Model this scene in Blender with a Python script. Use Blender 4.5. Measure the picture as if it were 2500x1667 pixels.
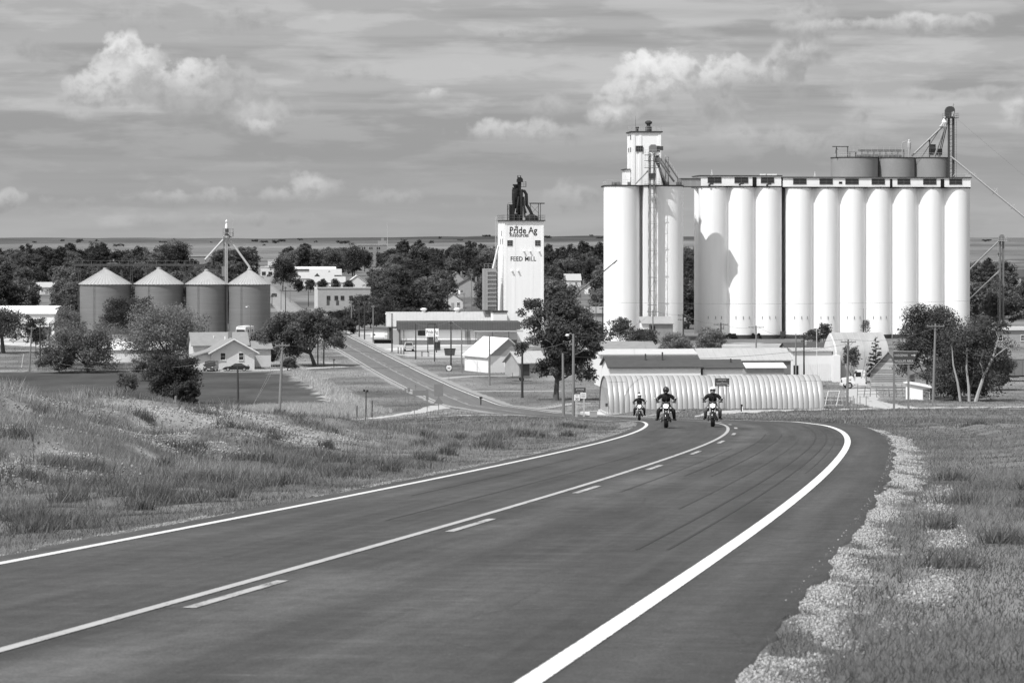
import bpy, bmesh, math, random
import numpy as np
from mathutils import Vector, Matrix
random.seed(7); np.random.seed(7)
scene = bpy.context.scene
for o in list(bpy.data.objects): bpy.data.objects.remove(o)
R = math.radians
FPX, HOR, EYE = 6944.444, 583.0, 23.5        # focal length in photo pixels, eye-level row, eye height (m)

# ---------------------------------------------------------------- camera
cam_d = bpy.data.cameras.new('camera'); cam = bpy.data.objects.new('camera', cam_d)
scene.collection.objects.link(cam); scene.camera = cam
cam.location = (0, 0, EYE); cam.rotation_euler = (R(90), 0, 0)
cam_d.sensor_width = 36; cam_d.lens = 100; cam_d.shift_y = -(833.5 - HOR) / 2500
cam_d.clip_start = 0.5; cam_d.clip_end = 60000
cam_d.dof.use_dof = True; cam_d.dof.focus_distance = 150; cam_d.dof.aperture_fstop = 7.1

# ---------------------------------------------------------------- view
scene.render.engine = 'CYCLES'
scene.view_settings.view_transform = 'Standard'; scene.view_settings.look = 'None'
scene.view_settings.gamma = 1; scene.view_settings.exposure = 0.24
scene.view_settings.use_curve_mapping = False
scene.cycles.max_bounces = 5; scene.cycles.diffuse_bounces = 2; scene.cycles.glossy_bounces = 2
scene.cycles.transparent_max_bounces = 4

# ---------------------------------------------------------------- sun and sky (a grey day, black-and-white picture)
SUN_EL, SUN_AZ = 56.0, 44.0                   # azimuth: degrees to the left of straight behind the camera
sd = Vector((-math.sin(R(SUN_AZ)) * math.cos(R(SUN_EL)), -math.cos(R(SUN_AZ)) * math.cos(R(SUN_EL)), math.sin(R(SUN_EL))))
sl = bpy.data.lights.new('sun', 'SUN'); sun = bpy.data.objects.new('sun', sl); scene.collection.objects.link(sun)
sl.energy = 3.9; sl.angle = R(0.53); sl.color = (1, 1, 1)
sun.rotation_euler = (-sd).to_track_quat('-Z', 'Y').to_euler(); sun.location = (0, 0, 200)

world = bpy.data.worlds.new('World'); scene.world = world; world.use_nodes = True
wt = world.node_tree; wt.nodes.clear()
class NT:
    def __init__(s, t): s.t = t
    def n(s, typ, **kw):
        nd = s.t.nodes.new(typ)
        for k, v in kw.items(): setattr(nd, k, v)
        return nd
    def l(s, a, b): s.t.links.new(a, b)
    def val(s, x, sock):
        if isinstance(x, (int, float)): sock.default_value = x
        elif isinstance(x, (tuple, list)): sock.default_value = x
        else: s.l(x, sock)
    def m(s, op, a, b=0.0, c=0.0, clamp=False):
        nd = s.n('ShaderNodeMath', operation=op); nd.use_clamp = clamp
        s.val(a, nd.inputs[0]); s.val(b, nd.inputs[1]); s.val(c, nd.inputs[2]); return nd.outputs[0]
    def smooth(s, x, lo, hi, a=0.0, b=1.0):
        nd = s.n('ShaderNodeMapRange', interpolation_type='SMOOTHSTEP')
        s.val(x, nd.inputs['Value']); nd.inputs['From Min'].default_value = lo; nd.inputs['From Max'].default_value = hi
        nd.inputs['To Min'].default_value = a; nd.inputs['To Max'].default_value = b; return nd.outputs[0]
    def mix(s, f, a, b):
        nd = s.n('ShaderNodeMix', data_type='FLOAT'); s.val(f, nd.inputs[0]); s.val(a, nd.inputs[2]); s.val(b, nd.inputs[3]); return nd.outputs[0]
    def xyz(s, x, y, z):
        nd = s.n('ShaderNodeCombineXYZ'); s.val(x, nd.inputs[0]); s.val(y, nd.inputs[1]); s.val(z, nd.inputs[2]); return nd.outputs[0]
    def noise(s, vec, scale, detail=4, rough=.55, dist=0.0):
        nd = s.n('ShaderNodeTexNoise'); s.l(vec, nd.inputs['Vector']); nd.inputs['Scale'].default_value = scale
        nd.inputs['Detail'].default_value = detail; nd.inputs['Roughness'].default_value = rough; nd.inputs['Distortion'].default_value = dist
        return nd.outputs[0]
w = NT(wt)
sky = w.n('ShaderNodeTexSky', sky_type='NISHITA', sun_disc=False)
sky.sun_elevation = R(SUN_EL); sky.sun_rotation = math.atan2(sd.x, sd.y); sky.altitude = 700; sky.dust_density = 1.2
bw = w.n('ShaderNodeRGBToBW'); w.l(sky.outputs[0], bw.inputs[0])
tc = w.n('ShaderNodeTexCoord'); sp = w.n('ShaderNodeSeparateXYZ'); w.l(tc.outputs['Generated'], sp.inputs[0])
az = w.m('ARCTAN2', sp.outputs[0], sp.outputs[1]); el = w.m('ARCSINE', sp.outputs[2])
U = w.m('MULTIPLY', az, FPX / 1000); V = w.m('MULTIPLY', el, FPX / 1000)
# long thin stratus streaks all round the sky, stretched along the horizon
pst = w.xyz(w.m('MULTIPLY', U, .42), w.m('MULTIPLY', V, 7.5), 3.1)
st = w.noise(pst, 1.5, 6, .55, .1)
pst2 = w.xyz(w.m('MULTIPLY', U, 1.6), w.m('MULTIPLY', V, 7.0), 8.7)
st2 = w.noise(pst2, 2.2, 5, .55, .15)
pcu = w.xyz(w.m('MULTIPLY', U, 2.4), w.m('MULTIPLY', V, 6.0), 1.7)
cu = w.noise(pcu, 1.6, 5, .58, .1)
streak = w.m('ADD', w.m('MULTIPLY', w.smooth(st, .42, .60), .6), w.m('MULTIPLY', w.smooth(st2, .45, .61), .5))
fade = w.smooth(V, .10, .36)
pf = w.xyz(w.m('MULTIPLY', U, 1.0), w.m('MULTIPLY', V, 1.0), 0.0)
edge = w.noise(pf, 8, 6, .56, .1)          # crinkled cloud edges
fine = w.noise(pf, 22, 5, .62, .2)
soft = w.noise(pf, 5.5, 4, .55, 0)
low = w.smooth(V, .16, .0)
base = w.mix(low, .335, .43)                 # sky tone: darker above, paler near the horizon
tone = w.m('MULTIPLY', base, w.m('ADD', .86, w.m('MULTIPLY', w.m('MULTIPLY', streak, w.m('ADD', .30, w.m('MULTIPLY', fade, .80))), .42)))
tone = w.m('ADD', tone, w.m('MULTIPLY', w.smooth(cu, .60, .78), .07))
# cumulus heaps: (photo x, photo y, half width, half height, brightness, softness)
CL = [(330,182,62,58,.64,.25),(262,226,66,40,.58,.3),(370,252,175,32,.36,.8),(480,196,60,36,.68,.25),(445,232,100,30,.42,.6),(215,287,44,16,.52,.5),
      (610,235,85,48,.41,.6),(695,292,72,42,.50,.5),(650,316,32,20,.56,.5),(1066,231,34,18,.62,.4),(760,184,110,17,.47,.6),(480,47,160,26,.46,.6),(60,130,120,20,.40,.7),
      (1545,228,78,52,.62,.28),(1650,200,92,42,.66,.28),(1745,190,55,30,.62,.3),(1700,262,220,44,.40,.8),(1850,178,85,34,.60,.28),(1930,140,60,26,.52,.5),
      (1965,46,72,38,.52,.45),(2200,66,220,18,.58,.4),(1305,80,160,9,.48,.6),(1290,322,110,24,.58,.5),(1500,288,55,22,.58,.5),(1340,262,80,20,.45,.6),
      (2100,262,62,44,.47,.6),(1940,348,135,34,.46,.6),(2490,288,34,34,.52,.5),(2330,232,130,12,.46,.6),(1400,480,60,26,.48,.6),
      (110,492,125,16,.50,.5),(500,482,120,18,.50,.5),(650,478,62,18,.50,.5),(770,468,68,28,.53,.5),(980,484,80,18,.47,.6),(1110,500,60,16,.47,.6),(560,535,260,14,.46,.7)]
UV3 = w.xyz(U, V, 0.0)
jit = w.m('ADD', w.m('ADD', w.m('MULTIPLY', w.m('SUBTRACT', edge, .5), 2.4), w.m('MULTIPLY', w.m('SUBTRACT', fine, .5), .5)), w.m('MULTIPLY', w.m('SUBTRACT', soft, .5), 1.8))
puff = w.m('ADD', w.m('MULTIPLY', w.m('SUBTRACT', fine, .5), .14), w.m('MULTIPLY', w.m('SUBTRACT', soft, .5), .12))
puff2 = w.m('ADD', w.m('MULTIPLY', w.m('SUBTRACT', fine, .5), 1.7), w.m('MULTIPLY', w.m('SUBTRACT', edge, .5), 2.4))
def vm(op, a, b, c=None):
    nd = w.n('ShaderNodeVectorMath', operation=op); w.val(a, nd.inputs[0]); w.val(b, nd.inputs[1])
    if c is not None: w.val(c, nd.inputs[2])
    return nd.outputs['Value'] if op in ('LENGTH', 'DOT_PRODUCT') else nd.outputs['Vector']
for cx, cy, rx, ry, br, sf in CL:
    rx *= 1.38; ry *= 1.38
    q = vm('MULTIPLY_ADD', UV3, (1000/rx, 1000/ry, 0), (-(cx-1250)/rx, -(HOR-cy)/ry, 1))
    d = w.m('ADD', vm('LENGTH', q, (0, 0, 0)), jit)
    mask = w.smooth(d, 1.46, 1.26 - sf * .75, 0.0, .9)
    rim = w.smooth(w.m('ADD', vm('DOT_PRODUCT', q, (-.35, .8, 0)), puff2), -.8, 1.0, 0.0, (br - .34) * 1.35)
    tone = w.mix(mask, tone, w.m('ADD', w.m('ADD', rim, .335), puff))
# above the picture the clear Nishita sky carries on with the same broken cloud
hi = w.smooth(V, .7, 1.6)
upper = w.m('MULTIPLY', w.m('MULTIPLY', bw.outputs[0], .15), w.m('ADD', .95, w.m('MULTIPLY', streak, .9)))
fin = w.mix(hi, w.m('MULTIPLY', tone, w.m('ADD', .55, w.m('MULTIPLY', w.m('MULTIPLY', bw.outputs[0], .10), .80), clamp=False)), upper)
bg = w.n('ShaderNodeBackground'); w.l(w.m('MAXIMUM', fin, 0.02), bg.inputs['Color']); bg.inputs['Strength'].default_value = 1.0
world.cycles.sampling_method = 'MANUAL'; world.cycles.sample_map_resolution = 512
wo = w.n('ShaderNodeOutputWorld'); w.l(bg.outputs[0], wo.inputs[0])

# ---------------------------------------------------------------- materials
MATS = {}
def M(name, v=.5, rough=.85, var=.18, scale=3.0, bump=0.0, metal=0.0, stretch=(1, 1, 1), detail=5, attr=None, vor=0.0, spec=.3, emit=0.0, fine=0.0, random_obj=0.0, leafy=0.0, broad=0.0):
    """A neutral grey procedural material: two noises on object coordinates, optional stretch, bump, per-object variation."""
    if name in MATS: return MATS[name]
    m = bpy.data.materials.new(name); m.use_nodes = True; t = NT(m.node_tree); m.node_tree.nodes.clear()
    out = t.n('ShaderNodeOutputMaterial'); b = t.n('ShaderNodeBsdfPrincipled'); t.l(b.outputs[0], out.inputs[0])
    tcn = t.n('ShaderNodeTexCoord'); mp = t.n('ShaderNodeMapping'); t.l(tcn.outputs['Object'], mp.inputs[0]); mp.inputs['Scale'].default_value = stretch
    n1 = t.noise(mp.outputs[0], scale, detail, .6)
    col = t.m('MULTIPLY', v, t.m('ADD', 1 - var, t.m('MULTIPLY', n1, 2 * var)))
    if attr:
        a = t.n('ShaderNodeAttribute', attribute_name=attr); col = t.m('MULTIPLY', t.m('DIVIDE', col, v), a.outputs['Fac'])
    if broad:
        n3 = t.noise(tcn.outputs['Object'], broad, 11, .72); col = t.m('MULTIPLY', col, t.m('MAXIMUM', .15, t.m('ADD', -.45, t.m('MULTIPLY', n3, 2.9))))
    if fine:
        n2 = t.noise(tcn.outputs['Object'], scale * 14, 3, .6); col = t.m('MULTIPLY', col, t.m('ADD', 1 - fine, t.m('MULTIPLY', n2, 2 * fine)))
    if random_obj:
        oi = t.n('ShaderNodeObjectInfo'); col = t.m('MULTIPLY', col, t.m('ADD', 1 - random_obj, t.m('MULTIPLY', oi.outputs['Random'], 2 * random_obj)))
    cc = t.n('ShaderNodeCombineColor'); [t.l(col, cc.inputs[i]) for i in range(3)]
    t.l(cc.outputs[0], b.inputs['Base Color'])
    b.inputs['Roughness'].default_value = rough; b.inputs['Metallic'].default_value = metal; b.inputs['Specular IOR Level'].default_value = spec
    if emit:
        b.inputs['Emission Color'].default_value = (1, 1, 1, 1); b.inputs['Emission Strength'].default_value = emit
    if leafy:                                        # thin leaves: part of the light passes through
        df = t.n('ShaderNodeBsdfDiffuse'); tl = t.n('ShaderNodeBsdfTranslucent'); mx = t.n('ShaderNodeMixShader'); mx.inputs[0].default_value = leafy
        t.l(cc.outputs[0], df.inputs[0]); t.l(cc.outputs[0], tl.inputs[0]); t.l(df.outputs[0], mx.inputs[1]); t.l(tl.outputs[0], mx.inputs[2]); t.l(mx.outputs[0], out.inputs[0])
    if bump:
        bp = t.n('ShaderNodeBump'); bp.inputs['Strength'].default_value = bump; bp.inputs['Distance'].default_value = .05
        t.l(t.noise(mp.outputs[0], scale * 3, 6, .65), bp.inputs['Height']); t.l(bp.outputs[0], b.inputs['Normal'])
    MATS[name] = m; return m

# ---------------------------------------------------------------- mesh helpers
COL = scene.collection
class MB:
    """Collects shapes; build() links them as one mesh object."""
    def __init__(s): s.v = []; s.f = []
    def add(s, vs, fs):
        o = len(s.v); s.v += [tuple(p) for p in vs]; s.f += [tuple(i + o for i in f) for f in fs]; return s
    def box(s, x0, x1, y0, y1, z0, z1):
        return s.add([(x0,y0,z0),(x1,y0,z0),(x1,y1,z0),(x0,y1,z0),(x0,y0,z1),(x1,y0,z1),(x1,y1,z1),(x0,y1,z1)],
                     [(0,3,2,1),(4,5,6,7),(0,1,5,4),(1,2,6,5),(2,3,7,6),(3,0,4,7)])
    def cbox(s, c, d): return s.box(c[0]-d[0]/2, c[0]+d[0]/2, c[1]-d[1]/2, c[1]+d[1]/2, c[2]-d[2]/2, c[2]+d[2]/2)
    def cyl(s, p, q, r0, r1=None, n=8, cap=True):
        p, q = Vector(p), Vector(q); r1 = r0 if r1 is None else r1
        d = (q - p).normalized(); a = d.orthogonal().normalized(); b = d.cross(a); vs = []
        for c, r in ((p, r0), (q, r1)):
            for i in range(n):
                t = 2 * math.pi * i / n; vs.append(c + (a * math.cos(t) + b * math.sin(t)) * r)
        fs = [(i, (i+1) % n, n + (i+1) % n, n + i) for i in range(n)]
        if cap: fs += [tuple(range(n-1, -1, -1)), tuple(range(n, 2*n))]
        return s.add(vs, fs)
    def bar(s, p, q, w=.1): return s.cyl(p, q, w * .7, n=4)
    def tube(s, pts, r, n=6):
        rs = r if isinstance(r, (list, tuple)) else [r] * len(pts)
        pts = [Vector(p) for p in pts]; vs = []; a = None
        for i, p in enumerate(pts):
            d = (pts[min(i+1, len(pts)-1)] - pts[max(i-1, 0)]).normalized()
            a = d.orthogonal().normalized() if a is None else (a - d * a.dot(d)).normalized(); b = d.cross(a)
            for k in range(n):
                t = 2 * math.pi * k / n; vs.append(p + (a * math.cos(t) + b * math.sin(t)) * rs[i])
        fs = [(i*n+k, i*n+(k+1) % n, (i+1)*n+(k+1) % n, (i+1)*n+k) for i in range(len(pts)-1) for k in range(n)]
        fs += [tuple(range(n-1, -1, -1)), tuple(range((len(pts)-1)*n, len(pts)*n))]
        return s.add(vs, fs)
    def lathe(s, prof, n=24, c=(0, 0, 0), cap=True, a0=0, a1=2*math.pi):
        full = abs(a1 - a0 - 2*math.pi) < 1e-6; m = n if full else n + 1; vs = []
        for r, z in prof:
            for i in range(m):
                t = a0 + (a1 - a0) * i / n; vs.append((c[0] + r*math.cos(t), c[1] + r*math.sin(t), c[2] + z))
        fs = []
        for j in range(len(prof)-1):
            for i in range(n): fs.append((j*m+i, j*m+(i+1) % m, (j+1)*m+(i+1) % m, (j+1)*m+i))
        if cap and full: fs += [tuple(range(m-1, -1, -1)), tuple(range((len(prof)-1)*m, len(prof)*m))]
        return s.add(vs, fs)
    def prism(s, poly, y0, y1):                     # polygon in x-z, counter-clockwise seen from -y, pushed along y
        n = len(poly); vs = [(x, y0, z) for x, z in poly] + [(x, y1, z) for x, z in poly]
        return s.add(vs, [tuple(range(n)), tuple(range(2*n-1, n-1, -1))] + [(i, n+i, n+(i+1) % n, (i+1) % n) for i in range(n)])
    def prismx(s, poly, x0, x1):                    # polygon in y-z pushed along x
        n = len(poly); vs = [(x0, y, z) for y, z in poly] + [(x1, y, z) for y, z in poly]
        return s.add(vs, [tuple(range(n-1, -1, -1)), tuple(range(n, 2*n))] + [(i, (i+1) % n, n+(i+1) % n, n+i) for i in range(n)])
    def ball(s, c, r, nu=12, nv=8):
        rx, ry, rz = r if isinstance(r, (tuple, list)) else (r, r, r); vs = [(c[0], c[1], c[2]-rz)]
        for j in range(1, nv):
            p = -math.pi/2 + math.pi*j/nv
            for i in range(nu):
                t = 2*math.pi*i/nu; vs.append((c[0]+rx*math.cos(p)*math.cos(t), c[1]+ry*math.cos(p)*math.sin(t), c[2]+rz*math.sin(p)))
        vs.append((c[0], c[1], c[2]+rz)); fs = []
        for i in range(nu): fs.append((0, 1+(i+1) % nu, 1+i))
        for j in range(nv-2):
            for i in range(nu): fs.append((1+j*nu+i, 1+j*nu+(i+1) % nu, 1+(j+1)*nu+(i+1) % nu, 1+(j+1)*nu+i))
        o = 1+(nv-2)*nu
        for i in range(nu): fs.append((o+i, o+(i+1) % nu, len(vs)-1))
        return s.add(vs, fs)
    def torus(s, c, R0, r, axis='x', n=24, k=8, sx=1.0):
        vs = []
        for i in range(n):
            t = 2*math.pi*i/n
            for j in range(k):
                p = 2*math.pi*j/k; rr = R0 + r*math.cos(p); h = r*sx*math.sin(p); a, b = rr*math.cos(t), rr*math.sin(t)
                vs.append({'x': (c[0]+h, c[1]+a, c[2]+b), 'y': (c[0]+a, c[1]+h, c[2]+b), 'z': (c[0]+a, c[1]+b, c[2]+h)}[axis])
        return s.add(vs, [(i*k+j, ((i+1) % n)*k+j, ((i+1) % n)*k+(j+1) % k, i*k+(j+1) % k) for i in range(n) for j in range(k)])
    def mesh(s, name, mat, smooth=False):
        me = bpy.data.meshes.new(name); me.from_pydata(s.v, [], s.f); me.validate(); me.materials.append(mat)
        bm = bmesh.new(); bm.from_mesh(me); bmesh.ops.recalc_face_normals(bm, faces=bm.faces); bm.to_mesh(me); bm.free()
        if smooth:
            me.shade_smooth()
            if smooth != 'all': me.set_sharp_from_angle(angle=R(40))
        return me
    def build(s, name, mat, parent=None, smooth=False, loc=None, rz=0):
        o = put(name, s.mesh(name, mat, smooth), parent, loc, rz)
        if parent and name in FINE_JOINED: o['kind'] = 'stuff'
        return o
FINE_JOINED = ('bracing', 'deck_machinery', 'roof_machinery', 'conveyor_legs', 'cross_wires', 'batten', 'picket', 'corrugation')
def put(name, me, parent=None, loc=None, rz=0, scale=None):
    o = bpy.data.objects.new(name, me); COL.objects.link(o)
    if parent: o.parent = parent
    if loc is not None: o.location = loc
    if rz: o.rotation_euler = (0, 0, rz)
    if scale is not None: o.scale = scale
    return o
def tag(o, label=None, cat=None, group=None, kind=None):
    for k, v in (('label', label), ('category', cat), ('group', group), ('kind', kind)):
        if v: o[k] = v
    return o
def thing(name, label, cat, loc=(0, 0, 0), rz=0, group=None):
    o = bpy.data.objects.new(name, None); COL.objects.link(o); o.location = loc; o.rotation_euler = (0, 0, rz); o.empty_display_size = .3
    return tag(o, label, cat, group)
def copy_tree(o, parent=None, **kw):
    c = o.copy(); COL.objects.link(c); c.parent = parent
    for ch in KIDS(o): copy_tree(ch, c)
    return c
def KIDS(o): return list(o.children)
def npmesh(name, verts, faces, mat, smooth=False):
    """Fast mesh from numpy arrays (faces all the same size)."""
    me = bpy.data.meshes.new(name); nv, nf, k = len(verts), len(faces), faces.shape[1]
    me.vertices.add(nv); me.vertices.foreach_set('co', np.ascontiguousarray(verts, dtype=np.float32).ravel())
    me.loops.add(nf * k); me.loops.foreach_set('vertex_index', np.ascontiguousarray(faces, dtype=np.int32).ravel())
    me.polygons.add(nf); me.polygons.foreach_set('loop_start', np.arange(0, nf * k, k, dtype=np.int32))
    me.materials.append(mat); me.update(calc_edges=True)
    if smooth: me.polygons.foreach_set('use_smooth', np.ones(nf, dtype=bool))
    return me
def fattr(me, name, arr):
    a = me.attributes.new(name, 'FLOAT', 'POINT'); a.data.foreach_set('value', np.ascontiguousarray(arr, dtype=np.float32))

# ---------------------------------------------------------------- terrain shape
def sstep(x, a, b):
    t = np.clip((np.asarray(x, float) - a) / (b - a), 0, 1); return t * t * (3 - 2 * t)
_d = np.arange(-200, 900, 1.0)
_h = np.interp(_d, [-200, -60, 0, 105, 117, 140, 174, 260, 300, 343, 395, 450, 640, 900], [2 - 200 * .0485, 2 - 60 * .0485, 2.0, 7.09, 7.69, 9.0, 11.1, 16.4, 18.75, 21.0, 23.1, 23.5, 23.5, 23.9])
_k = np.hanning(19); _k /= _k.sum(); _p = np.pad(_h, 9, mode='reflect', reflect_type='odd'); _h = np.convolve(_p, _k, 'valid')
_fd = np.array([900, 1000, 1500, 2200, 3000, 5000, 7000, 9000, 40000.]); _fh = np.array([23.9, 24, 24.5, 20, 14, 6, 0.0, -1.0, -1.0])
def hp(y):
    y = np.asarray(y, float); return np.where(y < 899, np.interp(y, _d, _h), np.interp(y, _fd, _fh))
# left edge line of the highway in plan: its solid centre line runs 3.3 m to the right, the right edge line 7.4 m
_ly = np.array([-60, 0, 18, 30.4, 39.4, 46.4, 55.7, 71.9, 88.5, 105, 120, 140, 168, 200, 250, 300, 350, 420, 500, 637, 800, 950, 1250, 1550, 2200.])
_lx = np.array([-20.5, -10.6, -7.55, -5.5, -4.0, -2.95, -1.5, .8, 3.0, 4.75, 5.75, 6.5, 7.0, 7.15, 6.2, 3.0, -3.0, -12.8, -23.6, -40.8, -61, -78, -109, -140, -190])
_yy = np.arange(-60, 2200, 1.0); _xx = np.interp(_yy, _ly, _lx)
for _ in range(3):
    kk = np.hanning(23); kk /= kk.sum(); pp = np.pad(_xx, 11, mode='reflect', reflect_type='odd'); _xx = np.convolve(pp, kk, 'valid')
def xl(y): return np.interp(y, _yy, _xx)
def gz(x, y):
    """Height of the ground (m) at plan position x, y."""
    x = np.asarray(x, float); y = np.asarray(y, float)
    h = EYE - hp(y)
    d = xl(y) - x                                   # metres left of the left edge line
    A = 1.45 * (1 - sstep(y, 70, 118)) * sstep(y, -30, 25)
    h = h + .30 * (np.sin(x*.55 + 1.3*np.sin(y*.21)) * np.sin(y*.33 + .8*np.sin(x*.4)) + .4*np.sin(x*1.3 - y*.7)) * sstep(d, 5, 10) * (1 - sstep(y, 95, 125)) * sstep(y, 20, 40)
    h = h + A * sstep(d, 4.5, 15) * (1 + .10 * np.sin(x * .9 + y * .35) * sstep(d, 5, 9))
    h = h - 1.1 * sstep(-x, 4, 22) * sstep(y, 165, 215) * (1 - sstep(y, 345, 395))      # hollow left of the hill
    h = h - .42 * sstep(d, 3, 9) * sstep(y, 98, 128) * (1 - sstep(y, 175, 215))
    e = -d - 8.8                                    # metres right of the pavement's right edge
    near = 1 - sstep(y, 150, 260)
    h = h - .10 * sstep(e, -.3, .8) * near + .22 * sstep(e, 2.5, 7) * near * (1 - sstep(y, 95, 150)) - .5 * sstep(e, 12, 22) * near * sstep(y, 60, 100)
    h = h - .12 * sstep(d, .2, 1.0) * near * (d < 8)*(1 - sstep(d, 4, 8))
    h = h + .65 * sstep(e, 1.0, 6) * sstep(y, 225, 285) * (1 - sstep(y, 372, 425))      # raised ground under the hut
    off = sstep(d, .8, 4) + sstep(e, 1.5, 5)        # not under the road
    rough = .07 * np.sin(x * 1.7 + .6 * y) * np.sin(y * .8 - x * .5) + .05 * np.sin(x * 3.1 - y * 1.9)
    h = h + rough * np.clip(off, 0, 1) * (y < 420)
    far = sstep(y, 2500, 6000)
    h = h + far * (6.0 * np.sin(x / 620 + 1.0) + 3.0 * np.sin(x / 230 + y / 900) + 1.6 * np.sin(x / 71 + 2*np.sin(x / 160)) * np.sin(y / 400) - 2)
    h = h - .10 * sstep(d, .15, -.3) * sstep(e, -.25, -.8) * (y < 1000)
    return h
def GZ(x, y): return float(gz(x, y))
def road_z(x, y): return EYE - hp(y)
def at(px, D, dz=0.0):
    x = (px - 1250) * D / FPX; return (x, D, GZ(x, D) + dz)
def DR(row, h=23.5): return h * FPX / (row - HOR)   # depth of a town-floor point seen at a photo row
def MPP(D): return D / FPX                          # metres per photo pixel at depth D
# ================================================================ ground
def inpoly(px, py, poly):
    ins = np.zeros(px.shape, bool); n = len(poly)
    for i in range(n):
        x0, y0 = poly[i]; x1, y1 = poly[(i+1) % n]
        c = ((y0 > py) != (y1 > py)) & (px < (x1-x0) * (py-y0) / (y1-y0+1e-9) + x0); ins ^= c
    return ins
def vnoise(x, y, s, seed=0):
    """Cheap smooth value noise for laying out patches."""
    r = np.random.RandomState(seed); g = r.rand(64, 64); x = x / s; y = y / s; xi = np.floor(x).astype(int); yi = np.floor(y).astype(int)
    fx = x - xi; fy = y - yi; fx = fx*fx*(3-2*fx); fy = fy*fy*(3-2*fy); G = lambda a, b: g[a % 64, b % 64]
    return (G(xi, yi)*(1-fx) + G(xi+1, yi)*fx)*(1-fy) + (G(xi, yi+1)*(1-fx) + G(xi+1, yi+1)*fx)*fy
def shoulder(x, y, o):
    """How much gravel shows (0..1) at o metres right of the left edge line."""
    p = vnoise(x, y, 1.7, 31) * .5 + vnoise(x, y, .5, 32) * .3 + vnoise(x, y, 6, 34) * .2
    return sstep(p, .30, .46) * sstep(o, 8.7, 8.95) * np.maximum(1 - sstep(o + 1.2*(p - .5) - .25*sstep(y, 40, 60)*(1-sstep(y, 85, 110)), 9.12, 9.5), (.55*sstep(p, .40, .64))*(1 - sstep(abs(o - 9.98 - .15*np.sin(y*.23)), .1, .36))*sstep(y, 22, 28)*(1 - sstep(y, 48, 60))) * (1 - sstep(y, 105, 150))
def bareness(x, y, dd):
    p = vnoise(x, y*.8, 3.0, 5) * .55 + .45 * vnoise(x, y, 1.1, 6)
    return sstep(p + .22*(vnoise(x, y, .35, 7) - .5), .46, .66) * sstep(dd, 5.0, 8) * (1 - sstep(dd, 12, 16)) * sstep(y, 42, 52) * (1 - sstep(y, 80, 92))
# plan outlines of ground covers, traced once onto the ground (x, depth)
def rowD(px, row, lo, hi):
    ys = np.linspace(lo, hi, 1500); r = HOR + FPX * (EYE - gz((px-1250)*ys/FPX, ys)) / ys
    i = np.argmin(np.abs(r - row)); return ((px-1250)*ys[i]/FPX, ys[i])
def trace(pts, lo=300, hi=900): return [rowD(px, r, lo, hi) for px, r in pts]
FIELD = trace([(-300, 907), (470, 907), (660, 909), (705, 920), (752, 945), (792, 970), (815, 990), (740, 994), (600, 1000), (300, 1000), (-300, 1000)], 350, 520)
DRYBAND = trace([(705, 895), (728, 893), (785, 925), (840, 955), (900, 983), (900, 1002), (830, 1000), (795, 970), (755, 942), (715, 915)], 345, 530)
DRYLOW = trace([(560, 1000), (700, 990), (860, 990), (960, 1005), (900, 1016), (640, 1020)], 335, 420)
LOT = trace([(835, 812), (1290, 812), (1290, 868), (1180, 874), (1010, 874), (950, 856), (860, 832)], 500, 760)
YARD = trace([(-60, 826), (330, 826), (340, 848), (110, 848), (-60, 838)], 500, 760)
YARD2 = trace([(1700, 838), (2000, 838), (2000, 862), (1700, 862)], 500, 760)
ys = np.concatenate([np.arange(-60, 0, 4.0), np.arange(0, 140, .55), np.arange(140, 420, 1.4), np.arange(420, 900, 4.0), np.geomspace(900, 30000, 110)])
us = np.linspace(-1, 1, 361)
YY, UU = np.meshgrid(ys, us, indexing='ij'); HW = 26 + .34 * np.abs(YY) + 4e-6 * YY**2 * 0
XX = UU * HW + xl(np.clip(YY, -60, 300)) * (1 - sstep(YY, 200, 400)) * .6
ZZ = gz(XX, YY)
nr, nc = YY.shape; idx = np.arange(nr*nc).reshape(nr, nc)
faces = np.stack([idx[:-1, :-1], idx[:-1, 1:], idx[1:, 1:], idx[1:, :-1]], -1).reshape(-1, 4)
X, Y, Z = XX.ravel(), YY.ravel(), ZZ.ravel()
n1 = vnoise(X, Y, 7, 1); n2 = vnoise(X, Y, 1.8, 2); n3 = vnoise(X, Y, 26, 3)
tone = .165 + .09 * (n3 - .5) + .10 * (n1 - .5) + .05 * (n2 - .5)
d = xl(np.clip(Y, -60, 2199)) - X; e = -d - 8.8
near = Y < 135
bank = near & (d > 3)
tone = np.where(near & (d > .3), .145 + .08 * (n1 - .5) + .05 * (n2 - .5), tone)
rock = np.where(Y < 120, bareness(X, Y, d), 0)
tone = tone * (1 - rock) + (.22 + .14*vnoise(X, Y, .6, 61)) * rock
edge_l = sstep(d, .3, .6) * (1 - sstep(d + (n2-.5)*.8, .9, 1.5)) * (Y < 170)
tone = tone * (1 - edge_l) + .085 * edge_l
tone = np.where((e > -.2) & (Y < 320), .125 + .05 * (n1 - .5) + .05 * (n2 - .5) + .03 * (n3 - .5), tone)
gs = np.where(Y < 160, shoulder(X, Y, e + 8.8), 0); tone = tone * (1 - gs) + (.28 + .15*(vnoise(X, Y, .35, 62) - .5)) * gs
for poly, t in ((FIELD, .055), (DRYLOW, .24), (DRYBAND, .27), (LOT, .40), (YARD, .42), (YARD2, .40)):
    jx = (vnoise(X, Y, 2, 8) - .5) * 2.5; jy = (vnoise(X, Y, 2, 9) - .5) * 2.5
    k = inpoly(X + jx, Y + jy, poly); tone = np.where(k, t * (1 + .35 * (n1 - .5) + .25 * (n2 - .5)), tone)
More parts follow.
